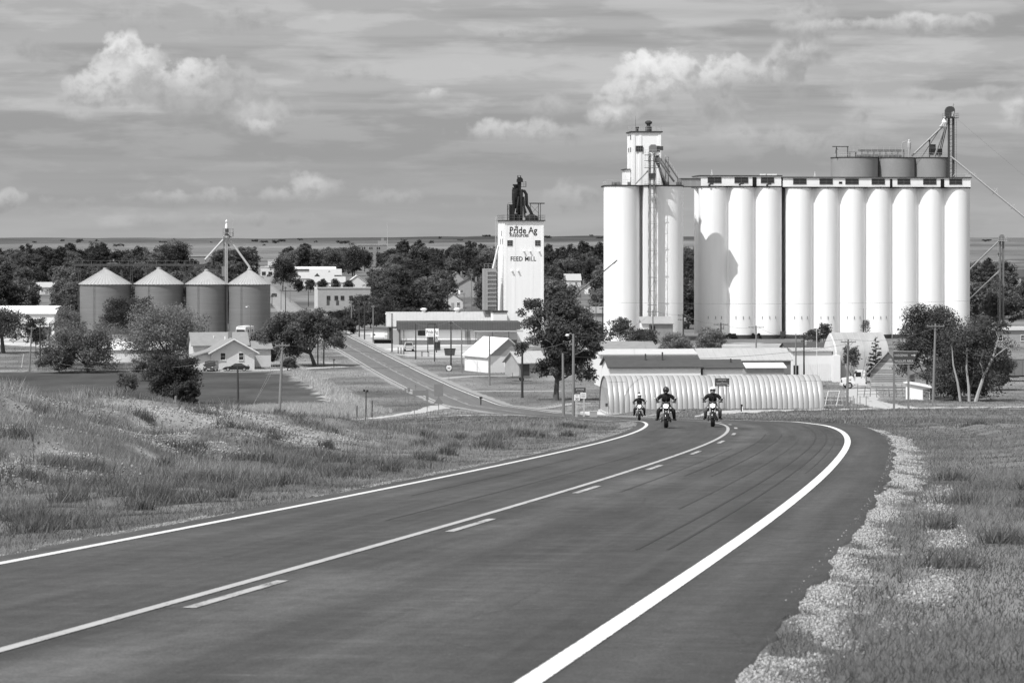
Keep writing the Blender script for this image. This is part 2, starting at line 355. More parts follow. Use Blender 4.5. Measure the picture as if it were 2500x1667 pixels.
town = (Y > 640) & (Y < 2600); tone = np.where(town & ~inpoly(X, Y, LOT) & ~inpoly(X, Y, YARD), .13 + .14 * (vnoise(X, Y, 40, 11) - .5), tone)
far = Y > 2500
strip = vnoise(X * .55 + 500, Y, 520, 12); terr = vnoise(X * .30 + Y*.12, Y + 120*np.sin(X/420), 330, 13)
tone = np.where(far, .105 + .09 * (strip - .45) + .09 * (terr - .5) + .05 * (vnoise(X, Y*.4, 300, 15) - .5) + .05 * sstep(Y, 2900, 3400) * (1 - sstep(Y, 4300, 4700)) - .035 * sstep(Y, 4900, 5600), tone)
tone = np.clip(tone, .03, .6)
m_ground = M('ground_cover', .13, .95, .28, 1.2, bump=.5, attr='tone', fine=.30, detail=8, broad=.045)
g_me = npmesh('ground', np.stack([X, Y, Z], 1), faces, m_ground, True); fattr(g_me, 'tone', tone)
ground = tag(put('ground', g_me), kind='structure')

# ================================================================ highway
PATH_Y = np.concatenate([np.arange(-40, 160, .5), np.arange(160, 700, 2.0), np.arange(700, 2150, 10.0)])
def strip(name, off0, off1, mat, dz, parent=None, ya=-40, yb=2140, wob=0.0, seed=0, kind=None):
    """A ribbon laid along the road between two lateral offsets (m right of the left edge line)."""
    y = PATH_Y[(PATH_Y >= ya) & (PATH_Y <= yb)]
    if len(y) < 2 or y[0] > ya + .01: y = np.concatenate([[ya], y])
    if y[-1] < yb - .01: y = np.concatenate([y, [yb]])
    x = xl(y); tx = np.gradient(x, y); ln = np.sqrt(1 + tx**2); nx, ny = 1/ln, -tx/ln
    arc = np.concatenate([[0], np.cumsum(np.hypot(np.diff(x), np.diff(y)))]) + ya
    rs = np.random.RandomState(seed); wa = wob * (vnoise(y, y*0, 1.3, seed) - .5 + .6*(vnoise(y, y*0+3, .45, seed) - .5)) if wob else 0
    o0 = off0 + (wa if off0 < 0 else 0); o1 = off1 + wa * (1 if off1 > 7.6 else 0); vs = []; at_ = []
    cols = [0, 1] if off1 - off0 < 1 else [0, .25, .5, .75, 1]
    if parent is None and name == 'highway': cols = [-1] + cols + [2]
    for c in cols:
        o = o0 + (o1 - o0) * c if 0 <= c <= 1 else (o0 - .05 if c < 0 else o1 + .05); xx = x + nx*o; yy2 = y + ny*o
        vs.append(np.stack([xx, yy2, road_z(xx, yy2) + dz + (y > 1000) * .02 - (0 if 0 <= c <= 1 else .25)], 1)); at_.append(np.stack([np.broadcast_to(o, y.shape), arc], 1))
    k = len(cols); vs = np.stack(vs, 1).reshape(-1, 3); uv = np.stack(at_, 1).reshape(-1, 2); n = len(y); id2 = np.arange(n*k).reshape(n, k)
    fs = np.stack([id2[:-1, :-1], id2[:-1, 1:], id2[1:, 1:], id2[1:, :-1]], -1).reshape(-1, 4)
    me = npmesh(name, vs, fs, mat, True); ul = me.uv_layers.new(name='UVMap')
    ul.data.foreach_set('uv', uv[fs.ravel()].astype(np.float32).ravel())
    o = put(name, me, parent)
    if parent is None: tag(o, kind=kind or 'structure')
    return o
def asphalt():
    m = bpy.data.materials.new('asphalt'); m.use_nodes = True; t = NT(m.node_tree); m.node_tree.nodes.clear()
    out = t.n('ShaderNodeOutputMaterial'); b = t.n('ShaderNodeBsdfPrincipled'); t.l(b.outputs[0], out.inputs[0])
    uv = t.n('ShaderNodeUVMap', uv_map='UVMap'); s = t.n('ShaderNodeSeparateXYZ'); t.l(uv.outputs[0], s.inputs[0])
    lat, lon = s.outputs[0], s.outputs[1]
    streaks = t.noise(t.xyz(t.m('MULTIPLY', lat, 2.2), t.m('MULTIPLY', lon, .06), 0), 1.0, 7, .65)
    blot = t.noise(t.xyz(t.m('MULTIPLY', lat, .5), t.m('MULTIPLY', lon, .13), 4), 1.0, 6, .6)
    cross = t.noise(t.xyz(t.m('MULTIPLY', lat, .35), t.m('MULTIPLY', lon, 1.6), 9), 1.0, 5, .6)
    grain = t.noise(t.xyz(lat, lon, 0), 38, 3, .7); chip = t.noise(t.xyz(lat, lon, 2), 9, 4, .7)
    col = t.m('ADD', .062, t.m('MULTIPLY', t.m('SUBTRACT', streaks, .5), .095))
    col = t.m('ADD', col, t.m('MULTIPLY', t.m('SUBTRACT', blot, .5), .07))
    col = t.m('ADD', col, t.m('MULTIPLY', t.m('SUBTRACT', cross, .5), .035))
    # lighter dusty band right of the centre line and on the outer shoulder, darker tyre paths between
    dust = t.m('MULTIPLY', t.smooth(t.m('ABSOLUTE', t.m('SUBTRACT', lat, 4.15)), .7, .1), t.smooth(blot, .40, .62))
    sh = t.smooth(lat, 7.5, 7.9)
    col = t.m('ADD', col, t.m('MULTIPLY', dust, .030)); col = t.m('ADD', col, t.m('MULTIPLY', sh, .030))
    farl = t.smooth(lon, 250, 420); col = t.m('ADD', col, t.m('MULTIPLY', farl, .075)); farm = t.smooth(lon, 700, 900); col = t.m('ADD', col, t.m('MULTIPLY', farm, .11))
    patch = t.m('MULTIPLY', t.smooth(t.m('ABSOLUTE', t.m('SUBTRACT', lat, 5.6)), .5, .15), t.smooth(cross, .52, .7)); col = t.m('ADD', col, t.m('MULTIPLY', patch, .02))
    # curved tyre paths, a seam between lanes, fine cracks
    track = t.m('ADD', t.smooth(t.m('ABSOLUTE', t.m('SUBTRACT', lat, 5.0)), .32, .05), t.smooth(t.m('ABSOLUTE', t.m('SUBTRACT', lat, 6.55)), .32, .05))
    track = t.m('ADD', track, t.m('ADD', t.smooth(t.m('ABSOLUTE', t.m('SUBTRACT', lat, .95)), .32, .05), t.smooth(t.m('ABSOLUTE', t.m('SUBTRACT', lat, 2.45)), .32, .05)))
    col = t.m('SUBTRACT', col, t.m('MULTIPLY', t.m('MULTIPLY', track, t.smooth(streaks, .35, .6)), .012))
    vo = t.n('ShaderNodeTexVoronoi', feature='DISTANCE_TO_EDGE'); t.l(t.xyz(t.m('ADD', t.m('MULTIPLY', lat, .55), t.m('MULTIPLY', chip, .12)), t.m('ADD', t.m('MULTIPLY', lon, .22), t.m('MULTIPLY', grain, .08)), 0), vo.inputs['Vector']); vo.inputs['Scale'].default_value = 1.0
    crack = t.m('MULTIPLY', t.smooth(vo.outputs['Distance'], .010, .002), t.smooth(blot, .50, .60)); col = t.m('SUBTRACT', col, t.m('MULTIPLY', crack, .022))
    mott = t.noise(t.xyz(lat, lon, 7), 2.6, 5, .7); specks = t.smooth(chip, .64, .72); col = t.m('ADD', col, t.m('MULTIPLY', specks, .05)); oe = t.m('MULTIPLY', t.smooth(lat, 8.2, 8.7), t.smooth(cross, .35, .55)); col = t.m('SUBTRACT', col, t.m('MULTIPLY', oe, .006))
    grain = t.smooth(grain, .28, .72); col = t.m('MAXIMUM', col, .018)
    col = t.m('MULTIPLY', col, t.m('ADD', -.15, t.m('ADD', t.m('MULTIPLY', grain, .65), t.m('ADD', t.m('MULTIPLY', chip, .75), t.m('MULTIPLY', mott, .90)))))
    cc = t.n('ShaderNodeCombineColor'); [t.l(col, cc.inputs[i]) for i in range(3)]; t.l(cc.outputs[0], b.inputs[0])
    b.inputs['Roughness'].default_value = .82; b.inputs['Specular IOR Level'].default_value = .35
    bp = t.n('ShaderNodeBump'); bp.inputs['Strength'].default_value = .35; bp.inputs['Distance'].default_value = .01; t.l(grain, bp.inputs['Height']); t.l(bp.outputs[0], b.inputs['Normal'])
    return m
m_asphalt = asphalt()
def paint(name, v, cover, lat0, lat1):
    """Worn road paint: chips and ragged edges show the asphalt beneath."""
    m = bpy.data.materials.new(name); m.use_nodes = True; t = NT(m.node_tree); m.node_tree.nodes.clear()
    out = t.n('ShaderNodeOutputMaterial'); b = t.n('ShaderNodeBsdfPrincipled'); t.l(b.outputs[0], out.inputs[0])
    uv = t.n('ShaderNodeUVMap', uv_map='UVMap'); s_ = t.n('ShaderNodeSeparateXYZ'); t.l(uv.outputs[0], s_.inputs[0]); lat, lon = s_.outputs[0], s_.outputs[1]
    p = t.xyz(lat, lon, 0); chip = t.noise(p, 28, 5, .7); big = t.noise(t.xyz(lat, t.m('MULTIPLY', lon, .35), 5), 3.0, 5, .65)
    e0 = t.m('MINIMUM', t.m('SUBTRACT', lat, lat0), t.m('SUBTRACT', lat1, lat)); rag = t.smooth(t.m('ADD', e0, t.m('MULTIPLY', t.m('SUBTRACT', chip, .5), .07)), -.004, .014)
    wear = t.smooth(t.m('ADD', t.m('MULTIPLY', chip, .6), t.m('MULTIPLY', big, .5)), cover, cover + .10)
    k = t.m('MULTIPLY', rag, wear); col = t.mix(k, .07, t.m('MULTIPLY', v, t.m('ADD', .74, t.m('MULTIPLY', big, .5))))
    cc = t.n('ShaderNodeCombineColor'); [t.l(col, cc.inputs[i]) for i in range(3)]; t.l(cc.outputs[0], b.inputs[0]); b.inputs['Roughness'].default_value = .7; return m
m_paint = paint('road_paint_white', .80, .34, 7.37, 7.56); m_paintl = paint('road_paint_white_left', .62, .36, -.07, .08)
m_yellow = paint('road_paint_worn', .40, .40, 3.24, 3.37); m_yellow2 = paint('road_paint_worn_dash', .40, .44, 3.55, 3.68)
m_skid2 = M('faint_rubber', .048, .8, .2, 6)
m_skid = M('skid_rubber', .036, .7, .2, 6)
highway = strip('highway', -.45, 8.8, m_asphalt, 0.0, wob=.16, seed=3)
strip('edge_line', -.07, .08, m_paintl, .006, highway, -40, 690)
strip('edge_line', 7.37, 7.56, m_paint, .006, highway, -40, 690)
strip('centre_line', 3.24, 3.37, m_yellow, .006, highway, -40, 690)
y = 24.0                                            # broken line beside the solid one
for y in (0.9, 13.0, 25.2, 37.3, 49.4, 61.6, 73.8, 86, 98, 110, 122, 134, 146, 158, 170):
    strip('centre_dash', 3.55, 3.68, m_yellow2, .006, highway, y, y + 3.3)
for yd in np.arange(190, 640, 13.0): strip('centre_dash', 3.55, 3.68, m_yellow2, .006, highway, float(yd), float(yd) + 4)
for o in (6.42, 6.78): strip('skid_mark', o, o + .042, m_skid, .004, highway, 34, 118)
for o, a_, c_ in ((5.9, 44, 92), (7.05, 60, 112), (4.3, 50, 80), (2.2, 40, 75), (1.0, 48, 70)): strip('skid_mark', o, o + .03, m_skid2, .004, highway, a_, c_)
for o in (4.7, 5.25): strip('skid_mark', o, o + .035, m_skid, .004, highway, 58, 100)
m_marg = M('pale_road_margin', .27, .95, .25, .8, fine=.2)
strip('gravel_margin', -1.3, -.46, m_marg, .03, None, 330, 690, wob=.5, seed=5); strip('gravel_margin', 7.95, 9.3, m_marg, .03, None, 255, 690, wob=.5, seed=6)
# ---------------- dirt and gravel lanes: ribbons over the ground
m_dirt = M('pale_dirt', .42, .95, .22, 1.6, bump=.4, fine=.16)
m_drive = M('gravel_drive', .34, .95, .25, 1.6, bump=.4, fine=.2)
LANES = []
def lane(name, pts, width, mat=None, dz=.05):
    LANES.append((pts, width))
    """Ribbon along plan points [(x, depth), ...] following the ground."""
    pts = np.array(pts, float); s = np.concatenate([[0], np.cumsum(np.hypot(*np.diff(pts, axis=0).T))]); q = np.arange(0, s[-1], 1.0)
    px, py = np.interp(q, s, pts[:, 0]), np.interp(q, s, pts[:, 1]); 
    if len(q) > 14:
        for _ in range(2):
            k = np.hanning(9); k /= k.sum(); px = np.convolve(np.pad(px, 4, mode='reflect', reflect_type='odd'), k, 'valid'); py = np.convolve(np.pad(py, 4, mode='reflect', reflect_type='odd'), k, 'valid')
    tx, ty = np.gradient(px), np.gradient(py); l = np.hypot(tx, ty); nx, ny = ty/l, -tx/l
    w = width * (.5 + .18 * (vnoise(q, q*0, 4, 21) - .5)); vs = []
    for c in (-1, -.5, 0, .5, 1): xx, yy2 = px + nx*w*c, py + ny*w*c; vs.append(np.stack([xx, yy2, gz(xx, yy2) + dz - .03*abs(c)], 1))
    vs = np.stack(vs, 1).reshape(-1, 3); n = len(q); id2 = np.arange(n*5).reshape(n, 5)
    fs = np.stack([id2[:-1, :-1], id2[:-1, 1:], id2[1:, 1:], id2[1:, :-1]], -1).reshape(-1, 4)
    return tag(put(name, npmesh(name, vs, fs, mat or m_dirt, True)), kind='structure')
lane('dirt_lane', trace([(620, 1042), (700, 1030), (830, 1026), (930, 1020), (1010, 1009), (1060, 999), (1085, 990)], 300, 460), 3.6)
lane('dirt_lane', [(19, 262), (26, 285), (36, 312), (48, 332), (62, 345), (84, 352), (120, 356)], 5.5)
lane('dirt_lane', [(46, 331), (46, 345), (47, 372), (50, 405), (54, 440), (60, 470)], 4.5)
lane('driveway', [(-5.5, 372), (2, 372), (14, 371), (26, 369)], 3.0, m_drive)
lane('driveway', trace([(1130, 957), (1250, 955), (1370, 955)], 395, 440), 2.4, m_drive)
lane('driveway', trace([(1050, 928), (1150, 918), (1280, 917)], 420, 500), 2.6, m_drive)
lane('driveway', trace([(840, 895), (760, 899), (660, 904), (560, 905), (500, 905)], 470, 560), 3.4, m_dirt)
lane('driveway', trace([(560, 886), (700, 886), (790, 884), (830, 890)], 500, 570), 2.6, m_drive)
lane('side_road', [(-33, 640), (-15, 650), (10, 652), (40, 655)], 9, m_drive)
lane('side_road', [(-12, 300), (-2, 318), (6, 305), (14, 296), (24, 290)], 3.0, m_drive)
# ---------------- gravel shoulders: loose stones (nobody could count them)
def scatter_stones(name, pts, size, mat, seed=1, base_tone=.26):
    rs = np.random.RandomState(seed); n = len(pts); base = np.array([(1,0,0),(-.5,.87,0),(-.5,-.87,0),(0,0,.8),(0,0,-.5)]); F5 = np.array([(0,1,3),(1,2,3),(2,0,3),(1,0,4),(2,1,4),(0,2,4)])
    sz = size * (.5 + rs.rand(n, 1, 1) ** 2 * 1.6); a = rs.rand(n) * 6.28; ca, sa = np.cos(a), np.sin(a)
    v = base[None] * (1 + .5*(rs.rand(n, 5, 3) - .5)) * sz; x = v[..., 0]*ca[:, None] - v[..., 1]*sa[:, None]; y_ = v[..., 0]*sa[:, None] + v[..., 1]*ca[:, None]
    v = np.stack([x, y_, v[..., 2]], -1) + pts[:, None, :]
    f = (F5[None] + (np.arange(n)*5)[:, None, None]).reshape(-1, 3)
    me = npmesh(name, v.reshape(-1, 3), f, mat); fattr(me, 'tone', np.repeat(base_tone * (.5 + 1.0 * rs.rand(n)), 5)); return me
m_stone = M('roadside_stone', .3, .9, .15, 8, attr='tone')
def road_pts(n, ya, yb, o0, o1, seed, dens=1.0):
    rs = np.random.RandomState(seed); y_ = ya * (yb/ya) ** (rs.rand(n) ** dens); o = o0 + (o1 - o0) * rs.rand(n); x = xl(y_) + o; return x, y_, o, rs
x, y, o, rs = road_pts(150000, 13, 110, 8.74, 10.6, 5)
k = rs.rand(len(x)) < shoulder(x, y, o); x, y = x[k], y[k]
tag(put('gravel_shoulder', scatter_stones('gravel_shoulder', np.stack([x, y, gz(x, y) + .002], 1), .010 + .0001*y[:, None, None], m_stone, 2, .30)), 'loose pale gravel along the right shoulder of the highway', 'gravel', kind='stuff')
x, y, o, rs = road_pts(42000, 24, 150, -1.15, -.42, 6)
k = vnoise(x, y, 1.2, 33) > .36; x, y = x[k], y[k]
tag(put('gravel_edge', scatter_stones('gravel_edge', np.stack([x, y, gz(x, y) + .02], 1), .016, m_stone, 3, .20)), 'dark broken gravel along the left edge of the highway', 'gravel', kind='stuff')
# stones on the bare patch of the left bank
rs = np.random.RandomState(9); y = 40 + 55 * rs.rand(90000); x = xl(y) - (6 + 12 * rs.rand(90000)); 
k = rs.rand(len(x)) < bareness(x, y, xl(y) - x); x, y = x[k], y[k]
tag(put('bank_stones', scatter_stones('bank_stones', np.stack([x, y, gz(x, y) + .02], 1), .022, m_stone, 4, .30)), 'pale broken rock lying on the bare patch of the left bank', 'rocks', kind='stuff')

# ================================================================ grass blades
def grass(name, x, y, hgt, wid, tone, mat, seed, lean=.35):
    rs = np.random.RandomState(seed); n = len(x); a = rs.rand(n) * 6.28; h = hgt * (.5 + .9 * rs.rand(n)); wv = wid * (.6 + .8 * rs.rand(n))
    z = gz(x, y) - .01; la = rs.rand(n) * 6.28; ll = lean * h * rs.rand(n); ca, sa = np.cos(a)*wv/2, np.sin(a)*wv/2
    b = np.stack([x, y, z], 1); side = np.stack([ca, sa, ca*0], 1); tip = np.stack([np.cos(la)*ll + .12*h, np.sin(la)*ll, h], 1)
    v = np.stack([b - side, b + side, b + tip], 1).reshape(-1, 3); me = npmesh(name, v, np.arange(3*n).reshape(n, 3), mat)
    fattr(me, 'tone', np.repeat(tone * (.55 + .9*rs.rand(n)), 3)); return me
m_grass = M('grass_blade', .15, .8, .1, 2, attr='tone', spec=.15, leafy=.35)
G = 300000
# right verge
rs = np.random.RandomState(21); y = 12 * (140/12) ** rs.rand(G); o = 8.95 + (4 + .24*y) * rs.rand(G)**1.1; x = xl(y) + o
keep = rs.rand(G) > shoulder(x, y, o) * .97; x, y, o = x[keep], y[keep], o[keep]
pn = vnoise(x, y, 2.6, 41) * .55 + .25 * vnoise(x, y, .6, 45) + .2 * vnoise(x, y, 7, 42); t = .02 + .36 * pn**1.5
tag(put('verge_grass', grass('verge_grass', x, y, .04 + .13 * pn**1.6, .0045 + y*.00012, t, m_grass, 22, 1.2)), 'short mown grass on the verge right of the highway', 'grass', kind='stuff')
# left bank: tall dry grass
n_ = int(G*2.0); rs = np.random.RandomState(23); y = 22 * (180/22) ** rs.rand(n_); dd = .55 + (3 + .26*y) * rs.rand(n_); x = xl(y) - dd
bare = bareness(x, y, dd); pn = vnoise(x, y, 3.2, 43) * .55 + .45 * vnoise(x, y, .8, 46)
keep = (rs.rand(n_) > bare * .90) & (rs.rand(n_) < .45 + .9*pn); keep &= ~((dd < 1.3) & (vnoise(x, y, 1.2, 33) > .36)); x, y, dd, pn, bare = x[keep], y[keep], dd[keep], pn[keep], bare[keep]
tall = sstep(dd, 1.6, 4.5); t = .05 + .36 * pn**1.3 + .10 * tall * (vnoise(x, y, 5, 44) - .2) - .05*bare
tag(put('bank_grass', grass('bank_grass', x, y, .06 + .34 * tall * pn**1.8 * (1 - .5*bare), .0045 + y*.00012, t, m_grass, 24, .85)), 'tall dry grass over the bank left of the highway', 'grass', kind='stuff')
# dry grass beside the dark field and along the dirt lane
def fill(poly, n, seed):
    rs = np.random.RandomState(seed); p = np.array(poly); x = p[:, 0].min() + np.ptp(p[:, 0]) * rs.rand(n); y = p[:, 1].min() + np.ptp(p[:, 1]) * rs.rand(n); k = inpoly(x, y, poly); return x[k], y[k]
xa, ya_ = fill(DRYBAND, 40000, 51); xb, yb_ = fill(DRYLOW, 40000, 52); x, y = np.concatenate([xa, xb]), np.concatenate([ya_, yb_])
tag(put('dry_grass', grass('dry_grass', x, y, .55, .06, .46 + 0*x, m_grass, 53, .4)), 'pale tall dry grass beside the dark mown field', 'grass', kind='stuff')
# thin ordinary grass over the slope and the town's open ground
rs = np.random.RandomState(71); n_ = 330000; y = 140*(640/140)**rs.rand(n_); px_ = rs.uniform(-60, 2560, n_); x = (px_-1250)*y/FPX; d_ = xl(y)-x
k = (d_ > 2.2) | (d_ < -10.2)
for poly in (FIELD, LOT, YARD, YARD2, DRYBAND, DRYLOW): k &= ~inpoly(x, y, poly)
for pts, w_ in LANES:
    p = np.array(pts)
    for a, c in zip(p[:-1], p[1:]):
        t = np.clip(((x-a[0])*(c[0]-a[0])+(y-a[1])*(c[1]-a[1]))/((c-a)**2).sum(), 0, 1); k &= np.hypot(x-a[0]-t*(c[0]-a[0]), y-a[1]-t*(c[1]-a[1])) > w_*.56
pn = vnoise(x, y, 9, 72)*.6+.4*vnoise(x, y, 2, 73); k &= rs.rand(n_) < .25+1.1*pn; x, y, pn = x[k], y[k], pn[k]
tag(put('meadow_grass', grass('meadow_grass', x, y, .07+.22*pn**2, .03+y*.00012, .05+.24*pn, m_grass, 74, .9)), 'thin rough grass over the slope and open town ground', 'grass', kind='stuff')
# dark weeds in clumps on the bank and a few on the right verge
rs = np.random.RandomState(81); cx_, cy_ = [], []
for i in range(330):
    yy = 30*(125/30)**rs.rand(); dd_ = 2.2+(2+.22*yy)*rs.rand() if i < 290 else -(9.6+(2+.1*yy)*rs.rand()); r_ = .12+.5*rs.rand()**2*(1 if i < 290 else .4); k_ = int(120+500*r_)
    cx_.append(xl(yy)-dd_+rs.randn(k_)*r_); cy_.append(yy+rs.randn(k_)*r_)
x, y = np.concatenate(cx_), np.concatenate(cy_)
tag(put('weed_clumps', grass('weed_clumps', x, y, .22, .012+y*.00018, .15+0*x, m_grass, 82, 1.2)), 'dark weeds growing in scattered clumps through the roadside grass', 'weeds', kind='stuff')
# ================================================================ shared building pieces
m_white = M('white_painted_concrete', .86, .75, .09, .6, fine=.03, stretch=(1.6, 1.6, .10), detail=8)
m_whitew = M('white_painted_wall', .80, .75, .07, .6, fine=.05)
m_trim = M('dark_trim', .05, .7, .2, 2)
m_steel = M('galvanised_steel', .42, .45, .22, 2.5, metal=.35, fine=.1)
m_dsteel = M('dark_steel', .07, .55, .25, 3, metal=.2)
m_msteel = M('weathered_steel', .20, .6, .25, 3, metal=.2)
m_glass = M('window_glass', .03, .15, .2, 3, spec=.6)
m_black = M('black_opening', .012, .9, .2, 3)
m_grey = M('bare_grey_concrete', .27, .85, .22, .3, fine=.12, stretch=(1, 1, .6))
m_corr = M('corrugated_sheet', .34, .5, .2, 1.2, metal=.2, stretch=(1, 1, .2))
m_rail = M('light_railing', .5, .5, .15, 3, metal=.2)
GRID = R(5.0)                                        # the town's street grid is turned slightly to the view

def window(parent, cx, cz, ww, wh, y, nx=2, ny=2, fr=None, gl=None, sill=True, name='window', fw=None):
    """Recess-framed window facing -y: frame (with bars) is the part, each pane a sub-part."""
    fw = fw or min(ww, wh) * .07; b = MB(); x0, x1, z0, z1 = cx-ww/2, cx+ww/2, cz-wh/2, cz+wh/2; t = .09
    b.box(x0-fw, x0, y-t, y, z0-fw, z1+fw); b.box(x1, x1+fw, y-t, y, z0-fw, z1+fw); b.box(x0, x1, y-t, y, z0-fw, z0); b.box(x0, x1, y-t, y, z1, z1+fw)
    if sill: b.box(x0-fw*1.6, x1+fw*1.6, y-t-.05, y-t*.2, z0-fw*1.9, z0-fw-.003)
    for i in range(1, nx): xx = x0 + ww*i/nx; b.box(xx-fw*.35, xx+fw*.35, y-t*.6, y-.003, z0, z1)
    for j in range(1, ny): zz = z0 + wh*j/ny; b.box(x0, x1, y-t*.55, y-.004, zz-fw*.35, zz+fw*.35)
    wdw = b.build(name, fr or m_whitew, parent)
    for i in range(nx):
        for j in range(ny):
            p = MB(); p.box(x0+ww*i/nx+.001, x0+ww*(i+1)/nx-.001, y-.03, y-.012, z0+wh*j/ny+.001, z0+wh*(j+1)/ny-.001); p.build('pane', gl or m_glass, wdw)
    return wdw
def railing(pts, h=1.1, r=.03, step=1.5, rails=(.55, 1.1)):
    b = MB()
    for a, c in zip(pts[:-1], pts[1:]):
        a, c = Vector(a), Vector(c); L = (c-a).length; n = max(1, int(L/step))
        for i in range(n+1): p = a + (c-a)*i/n; b.bar(p, p+Vector((0, 0, h)), r*1.5)
        for z in rails: b.bar(a+Vector((0, 0, z)), c+Vector((0, 0, z)), r*1.5)
    return b
def ladder(p, q, wd=.5, step=.6, r=.03):
    b = MB(); p, q = Vector(p), Vector(q); s = Vector((wd/2, 0, 0)); b.bar(p-s, q-s, r*1.6); b.bar(p+s, q+s, r*1.6); n = int((q-p).length/step)
    for i in range(n): c = p + (q-p)*(i+.5)/n; b.bar(c-s, c+s, r)
    return b
def lattice(b, x0, x1, y0, y1, z0, z1, step, r=.06, diag=True):
    for x in (x0, x1):
        for y in (y0, y1): b.bar((x, y, z0), (x, y, z1), r*2)
    n = max(1, int(round((z1-z0)/step)))
    for i in range(n+1):
        z = z0+(z1-z0)*i/n
        for p, q in (((x0,y0),(x1,y0)), ((x1,y0),(x1,y1)), ((x1,y1),(x0,y1)), ((x0,y1),(x0,y0))): b.bar((*p, z), (*q, z), r)
        if diag and i < n:
            z2 = z0+(z1-z0)*(i+1)/n; f = i % 2
            b.bar((x0 if f else x1, y0, z), (x1 if f else x0, y0, z2), r); b.bar((x0, y0 if f else y1, z), (x0, y1 if f else y0, z2), r); b.bar((x1, y0 if f else y1, z), (x1, y1 if f else y0, z2), r)
    return b
def silo(r, z0, z1, x, y, n=48, rings=0):
    b = MB(); pr = [(r, z0), (r, z1)]
    if rings:
        pr = []; k = rings
        for i in range(k+1): pr.append((r + .035*(i % 2), z0+(z1-z0)*i/k))
    return b.lathe(pr, n, (x, y, 0))

# ================================================================ elevator A: tall headhouse over two pairs of silos
D_A = 655.0; sA = MPP(D_A); zA = GZ((1577-1250)*sA, D_A)
def LA(px): return (px - 1577) * sA                  # local x on elevator A
def ZA(row): return EYE - (row - HOR) * sA - zA      # local z on elevator A
A = thing('grain_elevator', 'white concrete grain elevator with a tall headhouse tower and lattice leg in front', 'grain elevator', at(1577, D_A)[:2] + (zA,), GRID)
top = ZA(455)
for px in (1523, 1631):
    for yy in (4.2, 12.9): silo(4.15, 0, top, LA(px)+(1.0 if yy > 5 and px < 1600 else 0), yy).build('silo', m_white, A, True)
MB().box(LA(1573), LA(1619.5), .75, 13.0, 0, top).build('centre_bay', m_white, A)
MB().box(LA(1523), LA(1573)-.002, 5.0, 13.0, 0, top).build('infill_wall', m_white, A)
sp_ = [(LA(1523)+4.3*math.cos(math.pi+math.pi*k/14), 4.2+4.3*math.sin(math.pi+math.pi*k/14)) for k in range(12)]+[(LA(1573)-.1, .6), (LA(1620), .6)]+[(LA(1631)+4.3*math.cos(math.pi+math.pi*k/14), 4.2+4.3*math.sin(math.pi+math.pi*k/14)) for k in range(6, 15)]+[(LA(1631)+4.3, 17.2), (LA(1523)-3.3, 17.2)]; n = len(sp_)
slab = MB(); slab.add([(x, y, top) for x, y in sp_]+[(x, y, top+.32) for x, y in sp_], [tuple(range(n)), tuple(range(n, 2*n))]+[(i, (i+1) % n, n+(i+1) % n, n+i) for i in range(n)]); slab.build('roof_slab', m_trim, A)
# headhouse
hx0, hx1, hy0, hy1, hz1 = LA(1549), LA(1621), 4.5, 12.5, ZA(322)
hh = MB().box(hx0, hx1, hy0, hy1, top+.35, hz1).build('headhouse', m_white, A)
for x in (hx0+.35, hx0+1.9, hx1-.35): MB().box(x-.32, x+.32, hy0-.14, hy0-.002, top+.35, hz1-.6).build('pilaster', m_white, hh)
for y in (hy0+.3, hy1-.5): MB().box(hx0-.12, hx0-.002, y-.3, y+.3, top+.35, hz1-.6).build('pilaster', m_white, hh)
MB().box(hx0-.35, hx1+.35, hy0-.35, hy1+.35, hz1, hz1+.3).build('headhouse_roof', m_trim, A)
MB().box(hx0-1.3, hx0-.15, hy0+1.5, hy1, top+.35, ZA(413)).build('side_annex', m_white, A)
MB().box(hx0-1.6, hx0-.13, hy0+1.2, hy1+.2, ZA(413), ZA(413)+.18).build('annex_roof', m_trim, A)
window(A, LA(1567), ZA(362), 1.55, 1.2, hy0-.15, 3, 2, m_msteel, sill=False); window(A, LA(1607), ZA(362), 1.9, 1.2, hy0-.15, 3, 2, m_msteel, sill=False)
for yy, rr in ((6.2, 334), (6.2, 364), (9.8, 364), (6.2, 438), (9.8, 438)):
    MB().box(hx0-.17, hx0-.02, yy-.25, yy+.25, ZA(rr)-.55, ZA(rr)+.55).build('side_window', m_glass, hh)
rt = hz1+.3
railing([(hx0, hy0, rt), (hx1, hy0, rt), (hx1, hy1, rt), (hx0, hy1, rt), (hx0, hy0, rt)], 1.2).build('roof_railing', m_rail, A)
v = MB(); v.lathe([(.75, 0), (.75, 1.1), (.45, 1.3), (.45, 1.7), (.8, 1.9), (.85, 2.3), (.4, 2.6)], 14, (LA(1595), 8, rt)); v.build('roof_ventilator', m_dsteel, A, True)
v = MB(); v.lathe([(.28, 0), (.28, .7), (.4, .8), (.4, 1.1)], 10, (LA(1567), 8, rt)); v.build('roof_ventilator', m_dsteel, A, True)
MB().cyl((LA(1560), 6, rt), (LA(1560), 6, rt+3.6), .05, .02).build('aerial', m_dsteel, A)
railing([(LA(1481), 0, top+.35), (LA(1548), 0, top+.35)], 1.1).build('deck_railing', m_rail, A)
railing([(LA(1481), 2, top+.35), (LA(1492), 16, top+.35)], 1.1).build('deck_railing', m_rail, A)
mb = MB(); [mb.cbox((LA(x), 2.5+.6*(i % 2), top+.35+.35), (.7, .7, .7)) for i, x in enumerate((1500, 1507, 1515, 1540, 1634, 1660))]; mb.build('deck_machinery', m_msteel, A)
